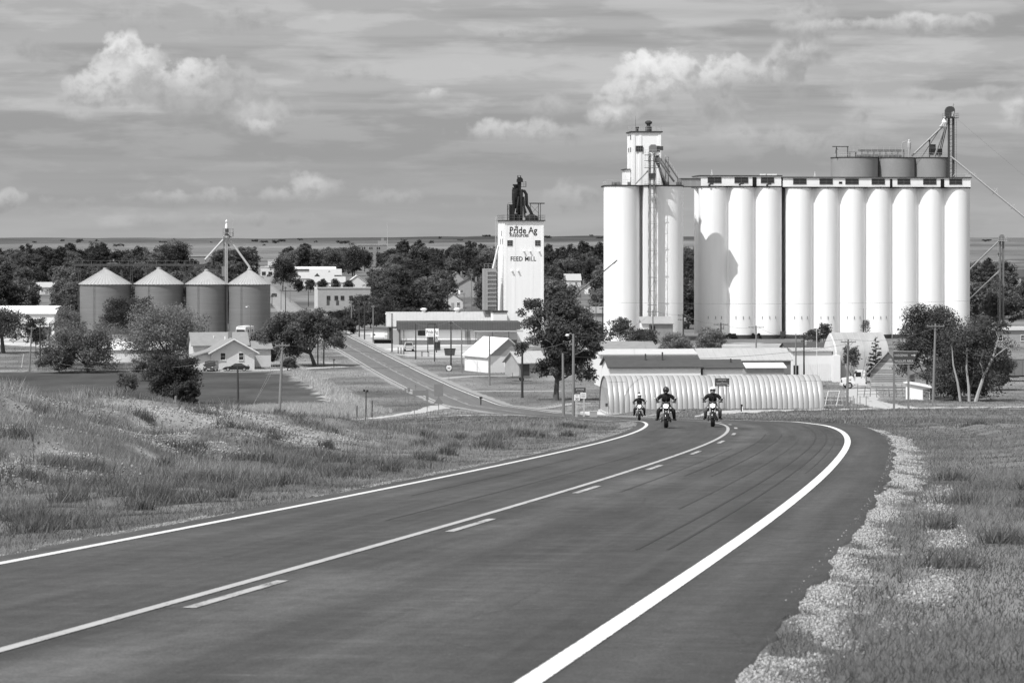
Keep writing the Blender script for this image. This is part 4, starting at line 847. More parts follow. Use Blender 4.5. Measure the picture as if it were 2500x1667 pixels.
# ================================================================ grain bins on the left
m_bin = M('corrugated_bin_steel', .20, .55, .25, .5, metal=.15, fine=.10, stretch=(.25, .25, 5))
m_binroof = M('bin_roof_sheet', .44, .5, .12, .8, metal=.2)
m_roofgrey = M('grey_shingle', .25, .9, .2, 1.0, fine=.25)
m_roofdark = M('dark_shingle', .075, .9, .25, 1.0, fine=.3)
m_roofwhite = M('white_sheet_roof', .78, .55, .10, .7, fine=.04)
m_roofmid = M('pale_sheet_roof', .42, .55, .14, .8, fine=.06, stretch=(1, .3, 1))
m_siding = M('cream_siding', .62, .8, .10, .8, fine=.06)
m_brick = M('weathered_brick', .24, .9, .2, 1.5, fine=.2)
m_greywall = M('grey_wall', .34, .85, .18, .8, fine=.1)
m_wood = M('old_barn_wood', .22, .95, .35, 1.2, fine=.3, stretch=(.4, 1, 3))
m_pole = M('pole_wood', .20, .9, .3, 2, fine=.2, stretch=(3, 3, .3))
m_poledark = M('creosote_pole', .05, .9, .3, 2, stretch=(3, 3, .3))
m_concrete = M('pale_concrete', .50, .9, .15, 1.5, fine=.1)
D_N = 690.0; sN = MPP(D_N)
def grain_bin(px, wpx, peak, label):
    r = wpx/2*sN; x, y, z0 = at(px, D_N+wpx/2*sN); y -= r; zt = EYE-(694-HOR)*sN-z0; zp = EYE-(peak-HOR)*sN-z0
    T = thing('grain_bin', label, 'grain bin', (x, y+r, z0), 0, 'corrugated grain bins in a row')
    b = MB(); k = 54; prof = []
    for i in range(k+1): prof.append((r + (.075 if i % 2 else 0), .3+(zt-.3)*i/k))
    b.lathe(prof, 56); b.build('corrugated_wall', m_bin, T, True)
    MB().lathe([(r+.25, 0), (r+.25, .3)], 40).build('foundation', m_concrete, T)
    b = MB(); n = 40; vs = []
    for i in range(n*2):
        a = math.pi*i/n; rr = r+.35; up = .09 if i % 2 else 0
        vs += [(rr*math.cos(a), rr*math.sin(a), zt-.12+up), (.55*math.cos(a), .55*math.sin(a), zp-.15+up*.3)]
    m2 = n*4; b.add(vs, [(2*i, (2*i+2) % m2, (2*i+3) % m2, 2*i+1) for i in range(n*2)]); b.build('roof', m_binroof, T)
    for i in range(n):
        a = math.pi*2*i/n; p = MB(); p.bar(((r+.36)*math.cos(a), (r+.36)*math.sin(a), zt), (.5*math.cos(a), .5*math.sin(a), zp-.1), .07); p.build('roof_rib', m_binroof, T)
    MB().lathe([(.6, -.2), (.6, .25), (.2, .45)], 14, (0, 0, zp)).build('roof_cap', m_steel, T)
    ladder((-r*.3, -r*.96-.1, .5), (-r*.3, -r*.96-.1, zt), .4).build('ladder', m_msteel, T)
    MB().box(-.9, .9, -r-.10, -r+.3, .4, 2.2).build('door', m_msteel, T)
    return T
grain_bin(257, 124, 657, 'leftmost and widest of the four corrugated grain bins')
grain_bin(388, 117, 657, 'second grain bin from the left, behind the dark tree')
grain_bin(504, 98, 662, 'third grain bin from the left, narrowest of the row')
grain_bin(609, 102, 660, 'rightmost grain bin in the row, beside the street')
CW = thing('bin_catwalk', 'dark conveyor catwalk on posts above the grain bin roofs', 'catwalk', at(350, D_N+6), 0)
Lc = lambda p: (p-350)*sN; Zc = lambda r: EYE-(r-HOR)*sN-CW.location.z
MB().box(Lc(180), Lc(520), -.5, .5, Zc(650), Zc(645)).build('conveyor', m_dsteel, CW)
railing([(Lc(178), -.7, Zc(647)), (Lc(520), -.7, Zc(647))], 1.0, .03, 2.2, (1.0,)).build('railing', m_msteel, CW)
for px in (193, 321, 452): lattice(MB(), Lc(px)-.25, Lc(px)+.25, -.3, .3, 0, Zc(640 if px != 321 else 630), 2.5, .04).build('post', m_dsteel, CW)
for px in (257, 388, 504): MB().cyl((Lc(px), 0, Zc(650)), (Lc(px), -.2, Zc(660)), .2).build('drop_spout', m_dsteel, CW)
BL = thing('bucket_leg', 'pale bucket leg with platform and two slanting spouts above the grain bins', 'bucket elevator', at(551, D_N+5), 0)
Lb = lambda p: (p-551)*sN*1.007; Zb = lambda r: EYE-(r-HOR)*sN*1.007-BL.location.z
MB().box(Lb(549), Lb(552), -.3, .3, 0, Zb(560)).build('casing', m_steel, BL); MB().box(Lb(553), Lb(556), -.3, .3, 0, Zb(560)).build('casing', m_steel, BL)
lattice(MB(), Lb(546), Lb(549), .4, .8, 0, Zb(580), 2.2, .03).build('ladder_tower', m_msteel, BL)
MB().box(Lb(545), Lb(569), -1.1, 1.1, Zb(577)-.08, Zb(577)).build('platform', m_msteel, BL)
MB().box(Lb(545), Lb(569), -1.1, 1.1, Zb(569)-.06, Zb(569)).build('platform', m_msteel, BL)
railing([(Lb(545), -1.1, Zb(577)), (Lb(569), -1.1, Zb(577)), (Lb(569), 1.1, Zb(577)), (Lb(545), 1.1, Zb(577))], 1.9, .03, .8, (.9, 1.8)).build('railing', m_msteel, BL)
MB().prism([(Lb(550), Zb(567)), (Lb(558), Zb(567)), (Lb(558), Zb(558)), (Lb(550), Zb(558))], -.4, .4).build('head', m_dsteel, BL)
MB().lathe([(.35, 0), (.35, .8), (.15, 1.3), (.3, 1.7), (.1, 2.2)], 12, (Lb(553), 0, Zb(558))).build('head_hood', m_whitew, BL, True)
MB().cyl((Lb(569), 0, Zb(577)), (Lb(569), 0, Zb(535)), .05).build('aerial', m_rail, BL)
MB().lathe([(1.3, 0), (.3, .9)], 12, (Lb(554), 0, Zb(580))).build('distributor_cone', m_steel, BL, True)
for a, c in (((Lb(549), 0, Zb(581)), (Lb(501), 0, Zb(634))), ((Lb(557), 0, Zb(580)), (Lb(609), 0, Zb(652)))): MB().cyl(a, c, .26, n=10).build('spout', m_rail, BL, True)
MB().cyl((Lb(609), 0, Zb(652)), (Lb(609), 0, Zb(660)), .3).build('spout_boot', m_rail, BL)
MB().box(Lb(541), Lb(549), .2, 1.2, Zb(675), Zb(650)).build('side_platform', m_msteel, BL)

# ================================================================ generic house
def gable_y(b, x0, x1, y0, y1, he, hr, xr=None):
    xr = (x0+x1)/2 if xr is None else xr; return b.prism([(x0, 0), (x1, 0), (x1, he), (xr, hr), (x0, he)], y0, y1)
def roof_y(x0, x1, y0, y1, he, hr, ov=.4, th=.16, xr=None):
    xr = (x0+x1)/2 if xr is None else xr; sl = (hr-he)/(xr-x0); sr = (hr-he)/(x1-xr)
    A_ = MB().prism([(x0-ov, he-ov*sl+.02), (xr, hr+.02), (xr, hr+th), (x0-ov, he-ov*sl+th)], y0-ov, y1+ov)
    B_ = MB().prism([(xr+.002, hr+.02), (x1+ov, he-ov*sr+.02), (x1+ov, he-ov*sr+th), (xr+.002, hr+th)], y0-ov, y1+ov); return A_, B_
def gable_x(b, x0, x1, y0, y1, he, hr): ym = (y0+y1)/2; return b.prismx([(y0, 0), (y1, 0), (y1, he), (ym, hr), (y0, he)], x0, x1)
def roof_x(x0, x1, y0, y1, he, hr, ov=.4, th=.16):
    ym = (y0+y1)/2; s = (hr-he)/(ym-y0)
    A_ = MB().prismx([(y0-ov, he-ov*s+.02), (ym, hr+.02), (ym, hr+th), (y0-ov, he-ov*s+th)], x0-ov, x1+ov)
    B_ = MB().prismx([(ym+.002, hr+.02), (y1+ov, he-ov*s+.02), (y1+ov, he-ov*s+th), (ym+.002, hr+th)], x0-ov, x1+ov); return A_, B_
def battens(T, x0, x1, y0, y1, he, hr, n, mat, ov=.4, th=.16):
    ym = (y0+y1)/2; s = (hr-he)/(ym-y0)
    for i in range(n+1):
        x = x0-ov+.05+(x1-x0+2*ov-.1)*i/n; MB().prismx([(y0-ov, he-ov*s+th+.002), (ym-.05, hr+th-.03), (ym-.05, hr+th+.05), (y0-ov, he-ov*s+th+.07)], x-.05, x+.05).build('roof_seam', mat, T)
def house(name, label, cat, px, D, w_, dp, he, hr, ridge='x', wall=None, roof=None, wins=(), doors=(), rz=GRID, ov=.4, chim=None, group=None, gable_win=None, dz=0, seams=0, nx=2, ny=2, z=None):
    T = thing(name, label, cat, at(px, D, dz), rz, group); wall = wall or m_whitew; roof = roof or m_roofgrey; x0, x1 = -w_/2, w_/2
    if z is not None: T.location.z = z
    W_ = MB(); (gable_x if ridge == 'x' else gable_y)(W_, x0, x1, 0, dp, he, hr); W_.build('wall', wall, T)
    for r_ in (roof_x if ridge == 'x' else roof_y)(x0, x1, 0, dp, he, hr, ov): r_.build('roof_slope', roof, T)
    if seams and ridge == 'x': battens(T, x0, x1, 0, dp, he, hr, seams, roof, ov)
    for wn in wins: window(T, *wn, -.004, nx, ny)
    for dx, dw, dh in doors: MB().box(dx-dw/2, dx+dw/2, -.07, -.003, .05, dh).build('door', m_greywall, T)
    if chim: cx, cy, ch = chim; MB().box(cx-.35, cx+.35, cy-.35, cy+.35, he, ch).build('chimney', m_brick, T)
    return T

# ---------------- left house with two windows
D_H = 512.0; sH = MPP(D_H); hx, hy, hz = at(570, D_H); HT = thing('house', 'cream house with steep gable, two windows and a chimney behind two parked cars', 'house', (hx, hy, hz), R(13))
w2 = 7.6/2; ZH = lambda r: EYE-(r-HOR)*sH-hz
W_ = MB(); gable_y(W_, -w2, w2, 0, 9, ZH(858), ZH(829)); W_.build('wall', m_siding, HT)
for r_ in roof_y(-w2, w2, 0, 9, ZH(858), ZH(829), .75, .2): r_.build('roof_slope', m_roofgrey, HT)
for sx in (-1, 1):
    sl = (ZH(829)-ZH(858))/w2; b = MB(); b.add([(sx*(w2+.78), -.80, ZH(858)-.78*sl-.02), (0, -.80, ZH(829)-.02), (0, -.80, ZH(829)+.22), (sx*(w2+.78), -.80, ZH(858)-.78*sl+.22), (sx*(w2+.78), -.755, ZH(858)-.78*sl-.02), (0, -.755, ZH(829)-.02), (0, -.755, ZH(829)+.22), (sx*(w2+.78), -.755, ZH(858)-.78*sl+.22)],
        [(0,1,2,3), (4,7,6,5), (0,4,5,1), (3,2,6,7), (0,3,7,4), (1,5,6,2)]); b.build('barge_board', m_whitew, HT)
b = MB(); b.prism([(-w2-2.5, 0), (-w2-.003, 0), (-w2-.003, ZH(861)), (-w2-2.5, ZH(868))], 1.2, 7.5); b.build('side_wing', m_siding, HT)
b = MB(); b.prism([(-w2-3.3, ZH(871)), (-w2-.3, ZH(859)), (-w2-.3, ZH(859)+.2), (-w2-3.3, ZH(871)+.2)], .7, 8); b.build('wing_roof', m_roofgrey, HT)
for x in (-1.9, 1.4): window(HT, x, ZH(870), .85, 1.25, -.004, 1, 2)
MB().box(-.35, .35, 4.6, 5.3, ZH(835), ZH(812)).build('chimney', m_brick, HT)
MB().tube([(-w2-.35, -.4, ZH(858)-.1), (-w2-.1, -.1, ZH(864)), (-w2-.08, -.06, .2)], .06).build('downpipe', m_whitew, HT)
b = MB(); gable_x(b, -6.2, 3.8, 9.2, 16, ZH(846), ZH(818)); b.build('rear_wing', m_siding, HT)
for r_ in roof_x(-6.2, 3.8, 9.2, 16, ZH(846), ZH(818), .4): r_.build('roof_slope', m_roofgrey, HT)
b = MB(); gable_x(b, w2+.5, w2+4.2, 8.5, 14, ZH(856), ZH(840)); b.build('right_wing', m_siding, HT)
for r_ in roof_x(w2+.5, w2+4.2, 8.5, 14, ZH(856), ZH(840), .4): r_.build('roof_slope', m_roofgrey, HT)
MB().cyl((-2.2, 11, ZH(832)), (-2.2, 11, ZH(824)), .09).build('roof_vent', m_whitew, HT); MB().cyl((-.6, 7, ZH(832)), (-.6, 7, ZH(824)), .13).build('roof_vent', m_whitew, HT)
# ---------------- low white house behind the pickets
T = house('house', 'long low white house with bright roof behind the picket fence', 'house', 330, 540, 13.5, 7, 2.5, 3.7, 'x', m_whitew, m_roofwhite, ((-3.2, 1.35, .9, 1.1),), ((4.2, .9, 2.0),), rz=0, nx=2, ny=1)
for i in range(9): MB().box(-6.75, 6.75, -.05, -.003, .25+i*.25, .44+i*.25).build('siding_board', m_whitew, T)
# ---------------- big white shed far left
T = house('machine_shed', 'large white steel shed with open yard at the far left edge', 'shed', 60, 690, 14.5, 16, 5.4, 7.0, 'x', m_whitew, m_roofwhite, (), ((-3, 3.5, 4),), rz=0, seams=14)
MB().box(7.25, 8.6, 3, 12, 0, 4.6).build('lean_to', m_whitew, T); MB().box(7.2, 8.8, 2.8, 12.2, 4.6, 4.8).build('lean_to_roof', m_greywall, T)

# ================================================================ farm store
D_S = 632.0; sS = MPP(D_S)
T = thing('farm_store', 'long low farm store with white ribbed walls and dark mansard roof', 'store', at(1118, D_S), R(3))
L = lambda p: (p-1118)*sS; x0, x1 = L(978), L(1262)
MB().box(x0, x1, 0, 12, 1.05, 3.4).build('wall', m_whitew, T); MB().box(x0-.02, x1+.02, -.02, 12, 0, 1.048).build('dark_base', m_msteel, T)
b = MB(); b.prismx([(-.9, 3.35), (.0, 5.0), (12, 5.0), (12, 3.35)], x0-.8, x1+.8); b.build('mansard_roof', m_roofdark, T)
for i in range(50): x = x0-.7+i*(x1-x0+1.4)/49; b = MB(); b.prismx([(-.97, 3.36), (-.05, 5.03), (-.0, 5.06), (-.92, 3.33)], x-.06, x+.06); b.build('roof_seam', m_trim, T)
for i in range(46): x = x0+.1+i*(x1-x0-.2)/45; MB().box(x-.03, x+.03, -.04, -.003, 1.1, 3.35).build('wall_rib', m_whitew, T)
window(T, L(1032), 2.6, 1.3, .9, -.05, 2, 1, m_trim); window(T, L(1024), 2.6, .6, .9, -.05, 1, 1, m_trim)
MB().box(x0-1.6, x0-.03, -.3, 11, 0, 3.3).build('corner_entrance', m_greywall, T)
MB().box(L(1046), L(1058), -.06, -.003, .1, 2.4).build('door', m_dsteel, T); MB().box(L(1135), L(1148), -.06, -.003, 1.2, 3.0).build('door', m_greywall, T)
b = MB(); b.box(L(1155), L(1275), -4.2, -.2, 2.95, 3.2); b.build('canopy', m_steel, T)
for px in (1160, 1200, 1240): MB().bar((L(px), -4.0, 0), (L(px), -4.0, 2.95), .14).build('canopy_post', m_dsteel, T)
for px in (975, 986, 1142): MB().bar((L(px), -.5, 0), (L(px), -.5, 3.4), .14).build('porch_post', m_dsteel, T)
T = thing('warehouse', 'long warehouse with pale streaked metal roof behind the farm store', 'warehouse', at(1085, D_S+14), R(3))
s2 = MPP(D_S+14); L2 = lambda p: (p-1085)*s2; x0, x1 = L2(948), L2(1218)
b = MB(); gable_x(b, x0, x1, 0, 14, 3.7, 6.6); b.build('wall', m_greywall, T)
for r_ in roof_x(x0, x1, 0, 14, 3.7, 6.6, .5): r_.build('roof_slope', m_roofmid, T)
battens(T, x0, x1, 0, 14, 3.7, 6.6, 34, m_roofmid, .5)
for px in (1036, 1118): b = MB(); b.lathe([(.45, 0), (.45, .5), (.75, .6), (.75, .85), (.3, 1.05)], 12, (L2(px), 7, 6.6)); b.build('roof_ventilator', m_whitew, T, True)
MB().box(x0-.08, x0-.003, 3, 10, .1, 3.4).build('side_door', m_roofdark, T); MB().box(x0+.2, x0+3.2, -.08, -.003, .1, 3.3).build('loading_door', m_dsteel, T)
T = thing('loading_dock', 'low dark loading dock beside the warehouse corner', 'dock', at(935, D_S+6), R(3)); MB().box(-2.2, 2.6, 0, 2, .75, .95).build('deck', m_roofdark, T); MB().box(-2, 2.4, .3, 1.9, 0, .747).build('base', m_black, T)
house('shed', 'long grey roofed shed beyond the warehouse roof', 'shed', 1135, 720, 11, 7, 2.6, 4.0, 'x', m_greywall, m_roofgrey)
# ---------------- white garage
T = house('garage', 'white garage with bright roof, dark gable and one six-pane window', 'garage', 1240, 500, 7.6, 10.5, 2.9, 5.9, 'y', m_whitew, m_roofwhite, (), rz=R(24), ov=.35)
window(T, .1, 1.55, 1.3, .85, -.01, 4, 2); window(T, 3.3, 1.55, .9, .85, -.01, 2, 2)
b = MB(); b.prism([(-3.55, 3.0), (3.55, 3.0), (0, 5.75)], -.06, -.003); b.build('gable_panel', m_greywall, T)
for i in range(11): MB().box(-3.8, 3.8, -.008, -.002, .1+i*.26, .34+i*.26).build('siding_board', m_whitew, T)
T = house('shed', 'small shed with striped metal roof behind the dark leaning tree', 'shed', 1300, 488, 5.0, 6, 2.3, 4.0, 'x', m_greywall, m_roofmid, (), rz=R(24), seams=7)
MB().box(-2.2, -.6, -.06, -.003, 0, 2.1).build('door', m_dsteel, T)

# ================================================================ quonset hut
D_Q = 318.0; sQ = MPP(D_Q); qx, qy, qz = at(1486, D_Q)
Q = thing('quonset_hut', 'long ribbed pale steel quonset hut beside the highway bend', 'hut', (qx, qy, qz-.15), R(6.5))
m_qh = M('aged_galvanised_panel', .44, .5, .16, 1.1, metal=.25, fine=.12, stretch=(1, 1, .35), random_obj=.13)
LEN, NP, RA, HQ = 24.6, 41, 3.7, 4.35; pw = LEN/NP
b = MB(); na = 14; prof = [(0, -.035), (.05, .008), (pw*.5, .03), (pw-.05, .008), (pw, -.035)]; vs = []
for i in range(na+1):
    a = math.pi*i/na
    for x, o in prof:
        # upright lower wall then arch
        cy, cz = -math.cos(a)*(RA+o), .35+math.sin(a)**.85*(HQ-.35+o); vs.append((x, RA+cy, cz))
k = len(prof); b.add(vs, [(i*k+j, i*k+j+1, (i+1)*k+j+1, (i+1)*k+j) for i in range(na) for j in range(k-1)])
pm = b.mesh('arch_panel', m_qh, 'all')
m_seam = M('dark_panel_seam', .16, .8, .3, 2)
sm = MB(); sm.tube([(0, RA-math.cos(math.pi*i/na)*(RA-.012), .35+math.sin(math.pi*i/na)**.85*(HQ-.362)) for i in range(na+1)], .028, 5); smm = sm.mesh('panel_seam', m_seam)
for i in range(NP):
    p = put('arch_panel', pm, Q, (i*pw, 0, 0)); put('panel_seam', smm, p, (0, 0, 0))
MB().box(-.1, LEN+.1, -.12, 2*RA+.12, -.3, .36).build('footing', m_concrete, Q)
MB().box(-2.2, 0-.1, -.3, 2*RA, -.4, .12).build('apron', m_concrete, Q)
for x, nm in ((.12, 'near'), (LEN-.12, 'far')):
    b = MB(); pts = [(RA-math.cos(math.pi*i/20)*(RA-.06), .35+math.sin(math.pi*i/20)**.85*(HQ-.4)) for i in range(21)]
    b.add([(x, y, z) for y, z in pts]+[(x+.08, y, z) for y, z in pts], [tuple(range(21)), tuple(range(41, 20, -1))]+[(i, i+1, 22+i, 21+i) for i in range(20)]); ew = b.build('end_wall', m_qh, Q)
b = MB(); b.box(.05, .118, 2.0, 5.4, .36, 3.1); b.build('end_door', m_qh, ew)
for x0, x1 in ((.2, 2.2), (LEN-2.4, LEN-.2)):
    for z, yy in ((3.75, 1.62), (1.9, .36)): MB().bar((x0, yy, z), (x1, yy, z), .035).build('side_strap', m_msteel, Q)
MB().tube([(LEN-1.9, .16, .75), (LEN-1.7, .16, .6), (LEN-1.3, .2, .9), (LEN-1.1, .2, .65), (LEN-.6, .2, .95), (LEN-.4, .2, 1.0)], .03).build('hanging_hose', m_dsteel, Q)
# ---------------- buildings behind the hut
def behind(name, label, px0, px1, D, row_ridge, row_eave, dp, wall, roof, seams=0, ch=(), rz=GRID, hip=False):
    s = MPP(D); T = thing(name, label, 'building', at((px0+px1)/2, D), rz); w_ = (px1-px0)*s; z0 = T.location.z; he = EYE-(row_eave-HOR)*s-z0; hr = EYE-(row_ridge-HOR)*s*(1+dp/2/D)-z0
    b = MB(); gable_x(b, -w_/2, w_/2, 0, dp, he, hr); b.build('wall', wall, T)
    for r_ in roof_x(-w_/2, w_/2, 0, dp, he, hr, .3): r_.build('roof_slope', roof, T)
    if seams: battens(T, -w_/2, w_/2, 0, dp, he, hr, seams, roof, .3)
    for px, hh_ in ch: MB().cyl(((px-(px0+px1)/2)*s, dp*.3, he), ((px-(px0+px1)/2)*s, dp*.3, hr+hh_), .10).build('roof_vent', m_dsteel, T)
    return T
behind('house', 'dark shingled roof house just behind the quonset hut', 1488, 1712, 352, 872, 897, 8, m_whitew, m_roofdark, 0, ((1582, .5), (1624, .7)))
behind('house', 'lower dark roofed wing behind the middle of the quonset hut', 1716, 1814, 353.5, 880, 899, 7, m_whitew, m_roofdark, 0, ((1791, .3),))
behind('shed', 'low shed with pale roof peeping over the right half of the hut', 1822, 1915, 372, 888, 898, 5, m_greywall, m_roofwhite)
T = behind('warehouse', 'long building with pale sloping roof and dark wall behind the hut', 1712, 1932, 455, 852, 880, 11, m_msteel, m_roofmid, 16)
T = behind('warehouse', 'white flat fronted building left of the hut behind the dark tree', 1466, 1700, 452, 854, 866, 9, m_whitew, m_concrete)
behind('warehouse', 'long grey roofed building below the elevator shrubs', 1440, 1600, 500, 835, 856, 10, m_whitew, m_roofgrey)
T = behind('shed', 'white ribbed shed with gently rusted roof beside the flagpole', 1936, 2032, 470, 851, 858, 6, m_whitew, m_roofmid, 12)
for i in range(22): x = -3.2+i*6.4/21; MB().box(x-.04, x+.04, -.05, -.003, .1, 2.9).build('wall_rib', m_whitew, T)
MB().box(-3.22, -2.4, -.06, -.004, 0, 2.6).build('door', m_black, T)
behind('shed', 'low dark roofed shed below the base of the silo row', 1920, 2040, 540, 838, 850, 6, m_greywall, m_roofdark)
# curved roof barn
m_barn = M('stained_barn_sheet', .36, .6, .35, .5, fine=.12, stretch=(1, .4, .4))
D_K = 468.0; s = MPP(D_K); T = thing('barn', 'tall pale barn with a curved white sheet roof behind the semi truck', 'barn', at(2035, D_K), GRID)
z0 = T.location.z; w_ = 138*s; hk = EYE-(814-HOR)*s-z0; pts = [(0, 0)]+[(5.2-math.cos(math.pi*i/12)*5.2, (.5*hk+.5*hk*(1-abs(1-i/6))**.8 if 1 <= i <= 11 else .35*hk)) for i in range(13)]+[(10.4, 0)]
b = MB(); b.prismx(pts, .6, w_); b.build('curved_roof', m_barn, T, True)
b = MB(); b.prismx([(y*.98+.1, z*.985) for y, z in pts], .35, .6); b.build('end_wall', m_siding, T)
MB().box(-.2, .9, -1.2, .3, 0, hk*.55).build('front_buttress', m_whitew, T); MB().box(1.8, 2.2, -.25, .6, hk*.50, hk*.68).build('slot_window', m_greywall, T)
for i in range(9):
    x = 1.2+i*w_/9.6; b = MB(); b.tube([(x, p[0]-(.03 if p[0] < 5 else -.03), p[1]+.02) for p in pts[1:-1]], .05, 4); b.build('roof_seam', m_roofmid, T)
# log shed
D_W = 440.0; s = MPP(D_W); T = thing('log_shed', 'weathered log shed with grey shingled gable roof beside the semi truck', 'shed', at(2170, D_W), R(-18))
w_, dp, he, hr = 5.6, 6.5, 2.9, 5.9
b = MB(); gable_y(b, -w_/2+.12, w_/2-.12, .12, dp, he, hr-.1); b.build('core_wall', m_wood, T)
for r_ in roof_y(-w_/2, w_/2, 0, dp, he, hr, .55, .16): r_.build('roof_slope', m_roofgrey, T)
m_log = M('split_log', .33, .95, .4, 1.0, fine=.3, stretch=(.5, 1, 3), random_obj=.45)
lg = MB(); lg.cyl((-w_/2, .10, 0), (w_/2, .10, 0), .16, n=7); lgm = lg.mesh('log', m_log); lg2 = MB(); lg2.cyl((-w_/2+.02, 0, 0), (-w_/2+.02, dp, 0), .16, n=7); lgm2 = lg2.mesh('log', m_log)
for i in range(10): put('log', lgm, T, (0, 0, .16+i*.29)); put('log', lgm2, T, (0, 0, .16+i*.29+.02)); put('log', lgm2, T, (w_-.05, 0, .16+i*.29+.02))
for i in range(8): ww = w_*(1-(i+.5)/8.6); b = MB(); b.box(-ww/2, ww/2, 0, .1, he+.05+i*.34, he+.35+i*.34); b.build('gable_board', m_log, T)
b = MB()
for dx in (0, .5): b.bar((-w_/2-1.4+dx, -.6, 1.8), (-w_/2-.6+dx, -.6, 5.2), .09)
b.build('ladder_rails', m_wood, T)
for i in range(6): p = Vector((-w_/2-1.3+i*.14, -.6, 2.1+i*.55)); MB().bar(p, p+Vector((.5, 0, 0)), .07).build('ladder_rung', m_wood, T)
T = thing('shed', 'small low white shed with slanting roof in front of the right trees', 'shed', at(2243, 408), R(-22))
b = MB(); b.prism([(-1.9, 0), (1.6, 0), (1.6, 1.75), (-1.9, 2.35)], 0, 2.6); b.build('wall', m_whitew, T); b = MB(); b.prism([(-2.2, 2.42), (2.0, 1.7), (2.0, 1.8), (-2.2, 2.52)], -.35, 3); b.build('roof', m_roofwhite, T); MB().box(.6, 1.5, -.04, -.003, .1, 1.5).build('door', m_msteel, T)
# farmyard fence beside the log shed: posts and rails
FN = thing('yard_fence', 'grey wooden yard fence with crooked posts before the log shed', 'fence', at(2185, 416))
rs = random.Random(5)
for i in range(9): x = -5.5+i*.95; MB().bar((x, rs.uniform(-.4, .4), -.1), (x+rs.uniform(-.2, .2), rs.uniform(-.4, .4), rs.uniform(1.3, 2.1)), .11).build('post', m_wood, FN)
for z in (.5, 1.0): MB().bar((-5.5, 0, z), (2.1, .1, z+.1), .07).build('rail', m_wood, FN)
PN = thing('pipe_pen', 'grey pipe livestock pen beside the right end of the quonset hut', 'fence', at(2045, 330))
for i in range(8): MB().bar((-1.9+i*.75, .3*(i % 2), -.1), (-1.9+i*.75, .3*(i % 2), 1.5), .07).build('post', m_msteel, PN)
for z in (.45, 1.0, 1.45): MB().bar((-1.9, 0, z), (.6, 0, z), .06).build('rail', m_rail, PN)
SW = thing('swing_frame', 'white A-shaped swing frame right of the quonset hut', 'swing', at(2036, 352))
for x in (-.7, .7): MB().bar((x-.5, -.5, 0), (x, 0, 1.9), .06).build('leg', m_whitew, SW); MB().bar((x+.5, .5, 0), (x, 0, 1.9), .06).build('leg', m_whitew, SW)
MB().bar((-.7, 0, 1.9), (.7, 0, 1.9), .06).build('top_bar', m_whitew, SW)

# ---------------- picket fence on the left
PF = thing('picket_fence', 'long weathered picket fence in front of the low white house', 'fence', at(90, 505), R(1)); s = MPP(505)
Lp = 258*s; pk = MB(); pk.prism([(-.045, .05), (.045, .05), (.045, 1.45), (0, 1.6), (-.045, 1.45)], -.02, .02); pkm = pk.mesh('picket', M('weathered_picket', .16, .9, .3, 3, random_obj=.4))
for i in range(int(Lp/.19)): put('picket', pkm, PF, (i*.19, 0, 0))
for z in (.4, 1.15): MB().box(0, Lp, .022, .07, z-.05, z+.05).build('rail', m_wood, PF)

